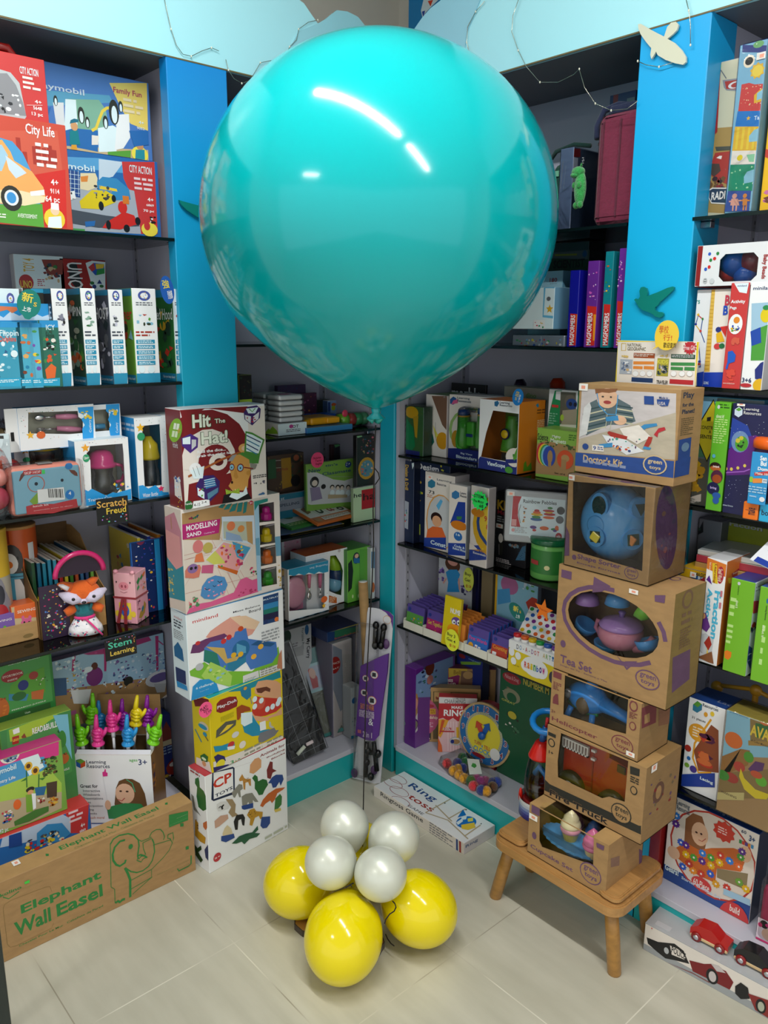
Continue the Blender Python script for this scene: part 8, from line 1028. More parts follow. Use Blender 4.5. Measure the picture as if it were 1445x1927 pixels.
carton('toy_carton','kraft doctor kit carton with a boy photo and blue bottom band, top of the stack','toy box',(0.8913, -0.15, 1.2518),(0, 0, 0),(0.2623, 0.2153, 0.105),(12, 12, 12, 114),{'F': [(2,[15,404,503,412,523,122,13,96,15,161],30),(2,[15,161,510,330,523,122,13,96],449),(2,[-4,94,520,116,525,40,0,28],15),(4,46,54,265,90,"Doctor's Kit",450,3,0),(6,46,37,282,63,1,451,197),(2,[56,182,28,282,55,335,112,364,206,375,283,344,316,274,272,254,178,245,75,193],367),(3,[55,306,152,334],6,33),(3,[209,338,297,333],6,33),(3,[56,285,154,314],6,34),(3,[210,324,298,318],6,34),(3,[58,265,155,294],6,33),(3,[211,309,300,304],6,33),(3,[59,245,157,275],6,34),(3,[213,294,301,289],6,34),(3,[61,225,159,255],6,33),(3,[214,280,302,275],6,33),(3,[62,204,160,235],6,34),(3,[215,265,303,261],6,34),(1,102,322,216,415,122),(2,[89,408,212,416,204,401,167,393,129,394,95,384],179),(1,140,341,182,358,150),(1,128,370,142,378,115),(1,173,371,185,379,115),(3,[102,388,119,331,165,294,212,297,215,387],5,155),(3,[165,294,161,227,185,225,194,288],3,34),(1,200,250,270,293,122),(2,[157,280,222,294,229,270,163,260],92),(2,[16,170,36,317,64,344,76,320,60,191],62),(2,[236,234,335,259,401,210,333,170,267,196],4),(2,[144,196,268,188,372,142,283,115,175,161],28),(5,167,121,351,199,22,14,[143,234,35,452,144],198),(2,[172,207,181,216,281,201,277,185,192,192],16),(2,[345,252,361,264,422,275,427,264,372,247,363,240],92),(2,[413,223,433,253,462,262,469,250,434,233,432,213],108),(2,[366,162,388,212,408,211,403,186,384,152],16),(2,[128,147,204,164,205,143,148,134],92),(2,[370,166,406,162,398,152,362,153],92),(1,39,114,74,144,15),(2,[94,142,157,144,161,116,96,114],4),(4,100,117,117,138,'9',15,2,0),(6,124,119,156,136,2,15,199),(2,[350,392,398,393,402,356,354,355],15),(2,[414,381,476,385,470,356,441,352,419,362],15),(4,425,357,458,372,'USA',30,2,0),(4,425,385,467,395,'Made in',15,1,0),(1,370,43,490,132,82),(1,377,49,483,126,15),(4,394,87,465,107,'green',82,3,0),(4,403,63,461,81,'toys',82,3,0)],'R': [(4,23,383,120,417,'Play',9,3,0),(4,23,353,121,370,'for the',9,3,0),(4,24,322,134,342,'Planet!',9,3,0),(6,23,223,133,303,9,212,200),(2,[17,209,126,212,127,115,22,118],15),(2,[-2,117,134,123,133,42,1,41],15),(1,43,152,110,193,157)]},mt='kraft',stickers=[('F',-1,396,51,429)])
rk=empty('toy_rocket','clear bodied red nosed toy rocket with blue ring wand in a printed card base','toy',(.800,-.098,.239),(0,0,12))
m=M().col('7a1c1c').lathe([(.036,.03),(.047,.035),(.047,.045),(.042,.05)],n=28); m.build('red_collar','plastic',rk)
M().col('b03a3a').lathe([(.040,.05),(.0405,.06),(.040,.105),(.036,.108)],n=28).build('red_filling','redclear',rk)
M().lathe([(.041,.05),(.0445,.08),(.043,.12),(.036,.16),(.028,.19)],n=28).build('clear_body','clear',rk)
M().col('2a7ac0').tube([(-.015,0,.12),(.0,-.01,.15),(.018,0,.125),(.022,0,.105)],.009,10).build('blue_figure','plastic',rk)
M().col('e0241c').lathe([(.036,.178),(.036,.183),(.0185,.222),(.015,.226),(.001,.227)],n=28).build('nose_cone','plastic',rk)
M().col('1f66b0').tube([(0,0,.224),(.004,0,.25),(.008,0,.272)],[.009,.010,.007],12).build('wand_stem','plastic',rk)
M().col('c82a2a').tube([(.010,0,.27),(.013,0,.30)],.005,10).build('red_pin','plastic',rk)
M().col('1f86d8').at(.012,0,.288,rx=20,ry=8).tube([(.040*math.cos(a*.3927),.040*math.sin(a*.3927),0) for a in range(16)],.009,10,True).build('blue_ring','plastic',rk)
def fade(nm,a0,a1,z0,z1,R):
 m=M(); cs=['d8dce0','c0cad8','8a9cc8','5a6ab0','3a3f94','2e2f7e']
 for k,c in enumerate(cs): m.col(c); strip(m,R,a0,a1,z1-(z1-z0)*(k+1)/6,z1-(z1-z0)*k/6,0)
 m.build(nm,'print',rk)
fade('card_base',-215,35,0,.052,.056)
M().col('d8241c').at(-.052,-.012,.045,rz=20).ell(0,-.004,0,.006,.006,.024,10,8).build('red_fin','plastic',rk)
M().col('d8dce0').box(.045,.0,.0,.049,.05,.19,.001).build('back_card','print',rk)
carton('toy_box','dusty desert car toy box with red spine and grey logo, beside the blue post','toy box',(1.068, 0.06, 1.843),(0, 0, 0),(0.0679, 0.3297, 0.09),(34, 268, 93, 30),{'F': [(2,[-84,389,-22,388,121,377,159,9,-49,28],453),(2,[-50,623,-32,628,12,370,-36,361],268),(2,[-33,650,-5,653,3,642,-23,632],454),(3,[3,626,32,586],4,41),(2,[15,583,95,576,101,521,37,537,24,552],106),(2,[26,575,96,570,100,529,36,543],16),(1,44,538,103,566,62),(1,57,541,103,561,16),(2,[9,308,88,300,90,284,16,290],445),(2,[-8,251,12,282,90,279,106,128,43,160,3,187],16),(2,[19,260,34,267,46,265,43,251],4),(2,[-36,238,36,233,46,202,17,180,-17,193],301),(5,-38,120,81,189,24,23,[299,96,60],201),(2,[-8,128,13,134,83,126,91,54,15,66,-4,89],4),(2,[0,123,16,129,84,121,90,60,18,70,3,92],9),(4,13,79,78,114,'RADI',4,3,0)]})
carton('height_chart_box','tall slim box with sun, red dots, stripes and paper dolls, plus navy cap','toy box',(1.1345, 0.008, 1.843),(0, 0, 0),(0.0581, 0.3377, 0.055),(387, 335, 109, 103),{'F': [(2,[11,675,124,649,123,622,12,646],103),(1,57,648,102,675,455),(1,22,579,70,628,112),(1,29,589,63,620,31),(7,86,560,33,9,0.75,22),(1,64,537,109,581,245),(2,[23,519,55,519,81,508,119,504,126,400,19,415],6),(5,26,412,121,506,26,5,[127],202),(2,[117,486,101,481,82,466,85,434,118,436],22),(2,[117,482,94,471,95,444,119,447],109),(2,[17,415,124,400,125,339,12,355],221),(4,92,367,114,383,'Ta',3,1,0),(7,67,379,10,5,0.45,22),(2,[12,355,123,339,127,245,9,258],22),(2,[22,350,33,348,31,261,20,263],13),(2,[46,346,57,344,55,257,44,259],13),(2,[71,342,81,340,80,254,69,255],13),(2,[95,338,105,336,104,250,93,252],13),(2,[117,332,97,328,78,307,80,283,123,281],109),(2,[9,258,127,245,124,191,8,202],4),(1,34,213,59,237,37),(2,[75,233,111,232,110,200,89,203],456),(2,[8,202,124,189,123,84,8,96],457),(5,12,93,117,187,12,9,[458],203),(2,[114,170,84,164,73,145,76,117,115,120],109),(2,[8,94,110,85,110,-1,0,10],459),(1,29,60,51,81,49),(2,[27,61,56,58,66,29,24,33],49),(3,[17,50,71,49],6,49),(0,34,9,41,32,49),(0,49,8,56,30,49),(1,77,57,95,76,35),(2,[78,56,98,54,99,26,79,28],35),(3,[71,49,110,45],6,35),(0,82,7,88,27,35),(0,94,6,99,26,35)]},wrap=0.002,stickers=[('F',78,600,121,627)])
carton('toy_box','yellow box with a red band cut by the picture edge on the top shelf','toy box',(1.201, 0.03, 1.843),(0, 0, 0),(0.0197, 0.3108, 0.06),(36, 36, 36, 22),{'F': [(2,[-25,254,16,248,20,212,-21,222],130),(5,11,28,36,101,4,36,[460,164],204),(2,[-67,645,-23,635,3,363,-37,370],237)]})
carton('construction_box','white builders box with ball and stick ladder drawing and blue base band','toy box',(1.0853, 0.012, 1.464),(0, 0, 0),(0.0345, 0.2189, 0.1),(28, 62, 62, 3),{'F': [(4,-25,405,-1,427,'der',89,2,0),(4,-30,375,18,399,'ders',341,2,0),(3,[6,281,16,324,38,307,34,251,58,201],4,15),(3,[6,281,34,251],4,36),(3,[16,324,38,307],4,6),(1,34,301,43,313,0),(1,2,279,13,289,222),(1,10,321,21,332,36),(1,28,247,39,259,6),(3,[32,190,50,88],4,15),(5,34,78,50,154,5,12,[6,36,222],205),(2,[36,62,157,70,164,2,42,-6],223)]})
carton('construction_box','pale pink pegs box with yellow brick strip and two large letters','toy box',(1.1202, 0.01, 1.464),(0, 0, 0),(0.0474, 0.2187, 0.11),(4, 204, 62, 28),{'F': [(2,[-2,444,17,444,27,70,-7,68],204),(3,[0,430,16,430],2,5),(3,[-1,414,17,414],2,5),(3,[-1,398,17,397],2,5),(3,[-1,382,17,381],2,5),(3,[-1,365,18,365],2,5),(3,[-1,349,18,349],2,5),(3,[-2,332,18,332],2,5),(3,[-2,316,19,316],2,5),(3,[-2,299,19,299],2,5),(3,[-2,283,19,283],2,5),(3,[-2,266,20,267],2,5),(3,[-3,250,20,250],2,5),(3,[-3,233,20,234],2,5),(3,[-3,217,20,217],2,5),(3,[-3,200,21,200],2,5),(3,[-3,183,21,184],2,5),(3,[-4,166,21,167],2,5),(3,[-4,150,22,150],2,5),(3,[-4,133,22,134],2,5),(3,[-4,116,22,117],2,5),(3,[-4,99,23,100],2,5),(3,[-5,82,23,83],2,5),(2,[-7,66,110,71,106,2,-7,-1],223),(4,69,365,91,411,'B',17,4,0),(4,65,324,87,365,'B',461,4,0),(1,38,248,64,272,103),(2,[58,272,91,277,88,227,70,252],46),(2,[42,242,65,252,85,208,49,202],36),(1,37,172,69,199,6),(1,61,176,87,200,462),(4,4,12,28,25,'GEOMAG',145,1,0)]})
carton('pegs_box','bright red narrow activity pegs box with white lettering','toy box',(1.1707, -0.002, 1.464),(0, 0, 0),(0.0415, 0.2306, 0.1),(6, 268, 463, 32),{'F': [(2,[13,462,78,463,73,415,40,421],3),(4,29,444,70,452,'miniland',103,1,0),(4,6,370,71,389,'Activity',7,3,0),(4,5,345,35,361,'Pegs',7,3,0),(1,6,240,69,328,7),(1,27,287,55,316,116),(5,16,248,64,282,16,12,[223,464,36],206),(5,21,189,70,233,8,22,[235],207),(2,[16,164,36,169,53,150,51,121,26,112,21,85,12,89,18,119],465),(5,14,26,62,95,9,22,[261],208),(4,7,21,61,28,'www.miniland.com',4,0,0)]})
carton('pegs_box','white activity box with a green park picture and blue pegs','toy box',(1.2139, -0.002, 1.464),(0, 0, 0),(0.0468, 0.2303, 0.1),(7, 'ccc', 'ccc', 4),{'F': [(4,13,428,76,443,'minila',146,2,0),(2,[13,372,90,376,117,131,35,128],237),(2,[30,258,100,282,117,131,35,128],98),(1,57,291,106,353,37),(2,[21,253,63,272,73,206,33,191],466),(1,64,343,93,364,61),(2,[63,51,58,90,80,120,118,126,126,54,98,43],103),(1,56,-6,119,52,36),(4,6,32,48,53,'3+6',146,2,0),(1,0,11,51,29,108),(1,106,30,125,92,46)]})
bead=carton('bead_box','white baby bead box with red end and rounded window of large balls, lying on top','toy box',(1.0841, -0.0, 1.6876),(0, 0, 0),(0.1655, 0.0908, 0.09),(28, 213, 'ccc', 6),{'F': [(2,[-12,182,24,180,22,4,-6,7],213),(1,51,136,65,151,123),(1,89,136,103,151,0),(1,59,109,73,124,0),(1,76,115,91,130,46),(1,39,71,53,86,123),(1,55,80,69,95,46),(4,297,27,320,127,'Baby Beads',268,2,-90),(1,39,16,59,41,95),(4,43,21,55,36,'12','333',1,-90),(1,71,14,92,38,95)]},holes={'F': [[132,21,257,21,280,44,280,116,257,139,132,139,109,116,109,44]]})
M().col('2a56b4').ell(0.0694,.045,0.0538,0.034,0.034,0.034).build('bead_ball','plastic',bead)
M().col('c83430').ell(0.0539,.045,0.0312,0.021,0.021,0.021).build('bead_ball','plastic',bead)
M().col('2f5cc0').ell(0.0943,.045,0.0259,0.026,0.026,0.026).build('bead_ball','plastic',bead)
M().col('7a1c30').ell(0.1075,.045,0.0552,0.028,0.028,0.028).build('bead_ball','plastic',bead)
carton('magazine_board','white magazine poster board with yellow edges standing above the doctor kit carton','sign',(0.9153, -0.035, 1.437),(0, 0, 0),(0.2099, 0.13, 0.004),(4, 37, 37, 37),{'F': [(2,[-30,264,0,258,9,31,-11,30],37),(2,[409,261,424,261,439,56,417,55],37),(2,[0,259,418,266,419,260,0,253],37),(3,[22,245,47,245,47,212,24,211,22,245],4,58),(4,55,231,132,247,'NATIONAL',224,2,0),(4,56,212,155,229,'GEOGRAPHIC',224,2,0),(0,93,179,206,202,293),(0,289,182,407,202,218),(2,[94,162,204,165,205,151,94,147],35),(2,[290,164,408,167,409,152,291,149],117),(0,95,126,146,140,35),(0,152,127,207,142,35),(0,292,129,353,144,117),(0,360,130,410,146,117),(0,91,65,205,86,100),(0,292,66,409,87,108),(0,22,99,90,170,251),(0,221,99,281,181,382),(5,25,102,88,164,22,16,[252,28,190,450],209),(5,224,100,281,155,22,16,[41,467,30,129],210),(4,222,156,277,174,'KIDS',468,3,0),(4,225,62,284,79,'TRAVELER','222',2,0),(1,94,90,128,118,30),(1,95,91,126,116,7),(1,132,92,165,119,30),(1,134,93,164,118,7),(1,169,93,202,121,30),(1,171,95,200,119,7),(1,294,99,325,126,30),(1,295,101,323,125,7),(1,336,101,367,128,30),(1,337,103,365,126,7),(1,373,103,404,130,30),(1,375,105,402,128,7),(7,379,234,34,14,0.75,108),(4,352,222,405,243,'Free Gift',27,1,0),(6,97,183,202,198,2,70,211),(6,294,185,401,198,2,95,212),(5,27,176,85,197,5,14,[225],213),(5,228,182,279,203,5,14,[225],214),(3,[206,205,212,75],1.2,'aaa')]})
tagsign('speech_note','yellow speech bubble note with red handwriting above the magazine board',(1.0526, -0.05, 1.5804),.0,.0,'y','ecc83c',[('學校',-.020,.004,.004,.022,'d0482a',0,0),('行!',-.008,-.012,.014,.002,'d0482a',0,0),('歡迎查詢',-.006,-.028,.026,-.016,'2a2414',0,0)],pts=[(.030*math.cos(math.radians(a)),.034*math.sin(math.radians(a))) for a in range(-130,180,14)]+[(-.030,-.006),(-.026,-.026),(-.036,-.034)])
carton('toy_box','construct a sentence box with yellow diamond road sign','toy box',(1.1014, 0.02, 1.181),(0, 0, 0),(0.16, 0.2604, 0.08),(367, 87, 165, 149),{'F': [(2,[0,517,105,521,95,402,-11,392],387),(2,[-11,385,96,394,88,241,-4,229],220),(2,[-4,229,90,226,96,3,-4,-18],316),(2,[87,512,143,370,83,214,4,349],31),(2,[88,504,135,369,82,223,11,350],469),(4,31,368,131,385,'CONSTRUCT',14,2,0),(4,79,351,90,367,'A',14,2,0),(4,38,324,135,342,'SENTENCE',14,2,0),(2,[64,424,83,429,83,410,65,406],14),(5,-3,59,82,226,24,42,[409,22,470,5],215),(2,[-6,28,71,59,73,22,-5,-12],70),(6,1,0,67,30,3,25,216)]},stickers=[('F',5,442,26,466)])
carton('toy_box','slim lime green spine of a letters game with dark ovals, between sign and space boxes','toy box',(1.1616, -0.006, 1.181),(0, 0, 0),(0.038, 0.2527, 0.075),(54, 226, 226, 231),{'F': [(6,22,472,72,496,2,118,217),(1,13,473,26,491,95),(4,12,432,49,449,'about it!',232,2,0),(6,8,312,67,428,11,121,218),(1,4,187,58,228,353),(1,7,187,57,212,296),(4,20,201,49,214,'jumped',7,2,0),(1,14,129,71,193,65),(1,22,132,66,172,293),(1,1,76,61,135,75),(4,17,99,47,114,'bring',471,2,0),(1,30,60,70,89,147),(1,34,34,65,67,147),(1,12,247,28,265,134)]})
carton('toy_box','dark blue space game box with green alien in a violet saucer','toy box',(1.2034, -0.006, 1.181),(0, 0, 0),(0.1072, 0.2526, 0.07),(75, 75, 198, 63),{'F': [(2,[4,440,77,409,100,363,88,309,0,299],107),(2,[-10,291,17,312,82,361,116,371,173,350,185,235,118,194,2,174],110),(1,10,286,90,383,281),(1,28,292,87,361,119),(1,29,328,50,349,113),(1,45,342,64,361,113),(1,39,311,49,322,227),(1,61,328,70,338,227),(2,[42,313,69,325,60,306],472),(3,[-1,187,82,203,108,217],6,473),(1,-8,197,6,212,77),(1,17,198,31,214,77),(1,46,208,60,223,77),(1,76,222,90,237,77),(5,-16,361,166,436,16,3,[3],219),(5,-1,55,91,162,14,3,[474],220),(2,[12,477,30,491,47,480,49,456,32,443,13,453],145),(2,[16,476,31,487,44,478,31,470],45),(4,52,474,121,489,'Learning',62,1,0),(4,54,459,132,473,'Resources',62,1,0),(4,-2,33,49,41,'Sentence Universe',145,0,0)]},stickers=[('F',21,494,57,515)])
carton('domino_pack','orange lidded jar with a blue sentence dominoes label at the picture edge','toy jar',(1.275, -0.045, 1.2203),(0, 0, 0),(0.0396, 0.1151, 0.002),(8, 132, 132, 238),{'F': [(4,37,196,66,217,'Sen',7,4,0),(4,42,173,68,194,'Bui',7,4,0),(4,32,152,75,167,'Dom',7,4,0),(2,[19,139,86,154,88,137,21,126],6),(4,25,133,87,143,'Make 100s',4,2,0),(1,-1,95,19,121,475),(2,[15,113,55,119,57,99,17,93],35),(0,57,100,91,118,145),(4,61,104,78,113,'your',111,1,0),(6,1,46,95,80,3,237,221),(1,53,16,77,38,28),(4,9,32,40,38,'WARNING',3,1,0)]})
e=empty('domino_jar','clear jar with orange lid and word tiles behind the blue hang card','toy jar',(1.2989, 0.012, 1.1812))
M().lathe([(.04,0),(.042,.004),(.042,.15),(.036,.162)],n=24).build('jar_body','clear',e)
M().col('e8641c').lathe([(.040,.158),(.045,.160),(.045,.175),(.040,.182),(.03,.184)],n=28).build('orange_lid','plastic',e)
for k,(x,y,zz,c,t) in enumerate(((-.036,-.046,.0,'e8741c','make'),(.0,-.046,.0,'2fa8d8','boy'),(-.02,-.01,.05,'e8a03a','a'),(.005,-.01,.08,'c83a3a','it'))):
 m=M().col(c).box(x,y,zz+.0005,x+.034,y+.02,zz+.04,.003); m.col('223').text(t,x+.006,zz+.012,x+.028,zz+.028,y-.0004,1,90 if k==0 else 0); m.build('word_tile','plastic',e)
carton('game_box','yellow green fraction game box at the back below the glass shelf','toy box',(1.0926, 0.2, 0.806),(0, 0, 0),(0.1629, 0.3049, 0.06),(476, 228, 228, 477),{'F': [(4,47,591,245,620,'Fraction',31,4,0),(4,48,592,243,618,'Fraction',93,3,0),(1,-9,590,19,604,16)]})
carton('toy_box','grey box with dark window picture at the rear left of the fraction shelf','toy box',(1.068, 0.16, 0.806),(0, 0, 0),(0.0608, 0.3103, 0.05),(229, 301, 29, 229),{'F': [(2,[-55,553,22,611,28,551,-68,532],31),(5,-60,545,26,575,10,24,[67,33],222),(4,-95,553,-71,565,'1+','222',1,0)]})
flatbook('flat_board','lower wooden framed board lying under the red edged books','board',.30,.14,0.016,(1.120,0.050,1.0000),(0,0,-2),('b08a50','9a7a48'),[])
flatbook('flat_board','upper wooden framed board in the flat pile','board',.30,.14,0.016,(1.122,0.050,1.0170),(0,0,1),('b89258','a88450'),[])
flatbook('flat_board','red edged white board on the wooden boards','board',.30,.14,0.018,(1.124,0.050,1.0340),(0,0,4),('b03a48','d8d4cc'),[])
flatbook('flat_board','thin grey white board on top of the flat pile','board',.30,.14,0.012,(1.126,0.050,1.0530),(0,0,7),('cfcfc8','b8bcbc'),[])
carton('toy_box','glossy yellow pirate game box with hexagonal top next to the kraft teapot carton','toy box',(1.1004, 0.02, 0.806),(0, 0, 0),(0.095, 0.2151, 0.12),(201, 409, 36, 36),{'F': [(2,[-24,432,137,451,131,401,90,404,51,381,-20,387],36),(4,81,401,134,421,'MAGIC',78,2,0),(4,96,384,133,402,'RN',3,4,0),(4,96,340,135,360,'ENT',3,4,0),(2,[90,377,131,405,133,383,95,356],108),(2,[93,324,136,370,138,235,99,211],221),(2,[97,215,130,228,133,151,102,133],478),(2,[98,132,128,150,127,71,103,59],103),(2,[98,57,127,71,129,-3,102,-14],36),(6,107,17,128,53,4,211,223)]},stickers=[('F',56,391,87,418)])
carton('game_box','white and orange fraction box with big blue sideways words','toy box',(1.1809, -0.01, 0.806),(0, 0, 0),(0.0483, 0.2623, 0.12),(7, 120, 120, 28),{'F': [(2,[2,526,102,509,102,449,3,469],120),(4,12,464,23,503,'Real Learning',112,1,-90),(1,55,410,88,495,206),(4,60,421,81,482,'Small World',112,1,-90),(2,[28,503,49,504,63,407,39,408],230),(4,37,408,53,500,'Learning',479,2,-90),(2,[19,440,36,398,6,415],50),(4,19,200,43,377,'Action',52,4,-90),(4,53,131,85,373,'Fraction',52,4,-90),(2,[-6,173,-2,246,20,252,48,189,33,157],480),(1,-1,219,21,249,125),(2,[-2,60,-4,133,30,152,72,128,69,69,27,46],95),(2,[26,101,48,144,65,104,51,68],16),(2,[45,38,43,83,56,42],245),(2,[-2,19,69,69,84,10,57,10],179),(6,81,263,91,379,2,481,224)],'R': [(2,[58,453,128,465,207,441,204,414,72,433],206),(4,73,446,181,455,'Small World',4,1,0),(2,[26,438,72,433,73,404,37,409],230)]})
carton('math_box','white math activity box with wide lime spine and royal blue top','toy box',(1.2465, -0.016, 0.806),(0, 0, 0),(0.055, 0.2286, 0.14),(482, 231, 3, 107),{'F': [(2,[2,93,14,103,36,99,36,74,23,57,6,62],428),(6,6,259,38,364,3,121,225),(6,4,126,31,233,4,121,226),(1,30,430,44,446,95),(4,33,383,41,425,'Learning Resources',118,1,-90),(4,32,319,44,356,'about it',232,2,-90)],'R': [(2,[-81,457,-44,468,0,448,2,422,-36,411,-76,435],87),(2,[-77,458,-44,466,-1,447,-38,441],119),(4,12,429,136,437,'Learning',9,2,0),(4,12,415,70,420,'Res',9,2,0),(2,[-37,378,1,372,11,310,-36,319],37),(2,[1,372,53,362,53,304,8,310],17),(1,-103,385,-57,407,70),(2,[-63,283,-49,282,-46,249,-62,251],483),(5,-88,210,74,269,10,32,[484,31,16,23],227),(2,[-134,155,39,133,47,21,-129,77],15),(4,-77,106,37,113,'Math',3,3,0),(4,-7,76,44,81,'Equ',3,1,0)]})
carton('math_box','second lime green spine box at the picture edge on the fraction shelf','toy box',(1.3158, -0.022, 0.806),(0, 0, 0),(0.065, 0.227, 0.14),(482, 231, 3, 147),{'F': [(6,31,60,47,276,4,121,228),(1,33,380,42,404,87),(4,31,301,42,370,'Learning Resources',118,1,-90),(4,29,219,40,277,'about it',232,2,-90)]})
flatbook('flat_card','white card with a small coloured cube logo leaning over the lime boxes','card',.10,.12,.003,(1.2883, -0.03, 1.089030451738473),(35,12,-8),('c8ccd4','dfe2e8'),[('p',[150,700,400,900,600,700,580,420,360,260,160,420],'2a5ab0'),('p',[150,700,400,900,600,700,380,560],'5aa82a'),('p',[380,560,600,700,580,420,360,260],'e0a080'),('r',100,0,1000,160,'1c3a9a')])
carton('lacing_box','white and blue letter lacing box with orange bubble and rounded window','toy box',(1.1555, 0.02, 0.441),(0, 0, 0),(0.28, 0.2499, 0.09),(7, 189, 'ccc', 15),{'F': [(2,[23,466,44,494,70,483,71,454,48,430,24,436],165),(2,[24,469,45,492,68,485,48,460],45),(4,74,495,148,512,'Learning',9,2,0),(4,73,476,153,493,'Resources',9,2,0),(4,24,389,96,406,'31 pieces',115,1,0),(1,13,279,110,374,126),(6,35,295,89,354,4,112,229),(3,[50,181,86,115,151,144],10,126),(3,[50,181,52,264,123,424],10,126),(2,[51,223,126,396,165,381,188,160,85,125],183),(5,65,146,158,356,12,60,[130,485,65,151],230),(1,2,205,37,242,16),(1,19,160,39,182,101),(1,10,118,36,143,160),(1,39,103,77,141,139),(1,84,427,104,452,126),(1,116,442,137,467,13),(2,[1,68,170,150,177,74,4,-12],107),(4,98,80,166,101,'Lacing',3,3,0)],'T': [(4,120,40,420,80,'Lacing Sweets',451,1,0)]})
carton('game_box','wooden crate picture box with orange ball and fruit, wrapped in film','toy box',(1.2658, -0.012, 0.441),(0, 0, 0),(0.1265, 0.2679, 0.085),(12, 141, 141, 486),{'F': [(2,[2,537,214,609,239,383,4,291],109),(2,[113,533,218,578,233,437,128,402],141),(2,[140,520,220,561,228,481,148,448],91),(4,120,451,210,508,'AVA',13,4,0),(2,[116,421,231,459,233,437,120,397],487),(4,130,419,216,434,'A Color Matching',180,1,0),(1,6,353,92,435,488),(1,157,523,204,565,152),(2,[4,291,87,365,130,374,129,297,-3,179,0,55,-1,160],306),(2,[-5,198,245,330,262,181,0,60],141),(1,104,312,151,367,119),(1,62,247,117,298,130),(2,[131,279,160,332,202,339,198,299,150,268],489),(2,[97,268,119,225,175,192,243,196,230,165,180,146,125,169,94,223],37),(1,24,174,93,226,16),(1,-13,170,49,222,104),(1,171,219,224,269,54),(1,144,250,200,286,307),(2,[1,96,127,152,129,112,0,55],490),(4,15,102,94,114,'WARNING',161,1,0),(4,17,529,106,544,'LEARNING RESOURCES',210,1,0)]},wrap=0.003,stickers=[('F',122,562,157,583)])
e=empty('wooden_toy','wooden toy rod with round knobs behind the lacing box on the dim shelf','toy',(1.16,.16,.4415)); m=M().col('c8901c').tube([(0,0,.24),(.10,0,.262),(.2,0,.24)],.006,8); m.build('rod','wood',e)
for x,zz in ((0,.235),(.2,.235),(.10,.26)): M().col('c8901c').ell(x,0,zz,.016,.012,.016).build('knob','wood',e)
M().col('c8901c').tube([(.10,0,0),(.10,0,.26)],.008,8).build('post','wood',e)
carton('gears_box','white and blue gears building box with a smiling girl and coloured cogs','toy box',(1.1069, 0.0663, 0.1178),(0, 0, -0.0),(0.2389, 0.2584, 0.075),(4, '9aa', 63, 15),{'F': [(2,[-8,88,42,82,501,117,478,-3,-5,-9],15),(1,20,33,489,519,130),(1,30,44,480,509,70),(2,[103,229,97,414,133,465,184,469,223,381,214,267,159,192],179),(1,135,297,227,432,122),(1,182,363,195,375,96),(1,155,360,169,371,96),(3,[177,329,197,329,215,355],4,310),(2,[23,174,109,277,183,272,249,318,360,378,435,387,410,267,289,220,288,132,197,124,67,164],152),(1,13,145,85,220,122),(1,391,330,453,419,122),(2,[289,220,446,277,447,181,294,168],47),(7,84,264,24,9,0.72,123),(1,78,257,90,270,4),(7,113,262,24,9,0.72,50),(1,107,256,119,268,4),(7,118,209,24,9,0.72,36),(1,112,202,124,215,4),(7,162,214,24,9,0.72,98),(1,156,208,168,220,4),(7,206,264,24,9,0.72,124),(1,200,258,212,271,4),(7,208,217,24,9,0.72,50),(1,203,211,214,224,4),(7,252,263,24,9,0.72,98),(1,247,257,258,270,4),(7,257,219,24,9,0.72,36),(1,251,213,262,225,4),(7,299,259,24,9,0.72,36),(1,294,253,305,265,4),(7,300,303,23,9,0.72,32),(1,294,296,306,309,4),(7,349,297,24,9,0.72,124),(1,344,291,355,303,4),(7,401,347,23,9,0.72,98),(1,396,341,407,353,4),(7,405,381,23,9,0.72,50),(1,400,375,411,387,4),(7,398,290,23,9,0.72,55),(1,392,284,403,296,4),(7,259,170,24,9,0.72,123),(1,253,164,264,177,4),(7,107,130,24,9,0.72,123),(1,101,123,114,136,4),(7,165,137,25,9,0.72,116),(1,159,131,171,143,4),(7,47,406,24,9,0.72,124),(1,41,399,53,412,4),(7,47,358,25,9,0.72,50),(1,41,352,53,364,4),(7,408,207,24,9,0.72,253),(1,403,201,414,213,4),(7,445,188,24,9,0.72,36),(1,439,182,450,195,4),(7,141,165,25,9,0.72,130),(1,135,159,147,172,4),(7,293,129,24,9,0.72,406),(1,287,123,298,135,4),(7,351,141,24,9,0.72,32),(1,345,135,356,147,4),(7,211,143,24,9,0.72,32),(1,205,137,216,149,4),(7,305,443,60,10,0.8,32),(6,273,421,344,462,3,241,231),(4,41,467,114,502,'Learning',202,1,0),(4,44,443,117,473,'Resources',202,1,0),(4,390,484,415,502,'60',191,1,0),(4,431,458,461,490,'3+',169,3,0),(0,385,422,398,442,61),(0,400,423,413,442,32),(0,415,423,428,443,74),(0,430,424,442,444,116),(0,445,424,457,444,92),(4,9,59,89,95,'Gears!',3,3,0),(1,162,44,274,123,6),(4,173,60,262,102,'60-Piece',4,1,0),(4,107,50,325,72,'Starter Building Set',145,2,0),(1,327,-111,482,80,6),(4,377,21,428,60,'build',4,2,0),(2,[337,130,472,142,476,107,336,94],237)],'T': [(4,120,20,330,60,'Starter Building Set',491,1,0)]})
carton('toy_box','dark red box edge with white sideways letters behind the stool stack','toy box',(1.068, 0.05, 0.1178),(0, 0, 0),(0.03, 0.26, 0.12),(76, 213, 213, 76),{'F': [(4,63,150,99,371,'WOODEN',4,3,-90)]})
e=empty('gift_pack','shiny crimson and white party pack with rounded black and pink print','toy pack',(1.379, 0.0319, 0.1178),(0,0,5))
m=M().col('a81c50').box(0,0,0,.12,.045,.15,.02); m.build('pack_body','print',e)
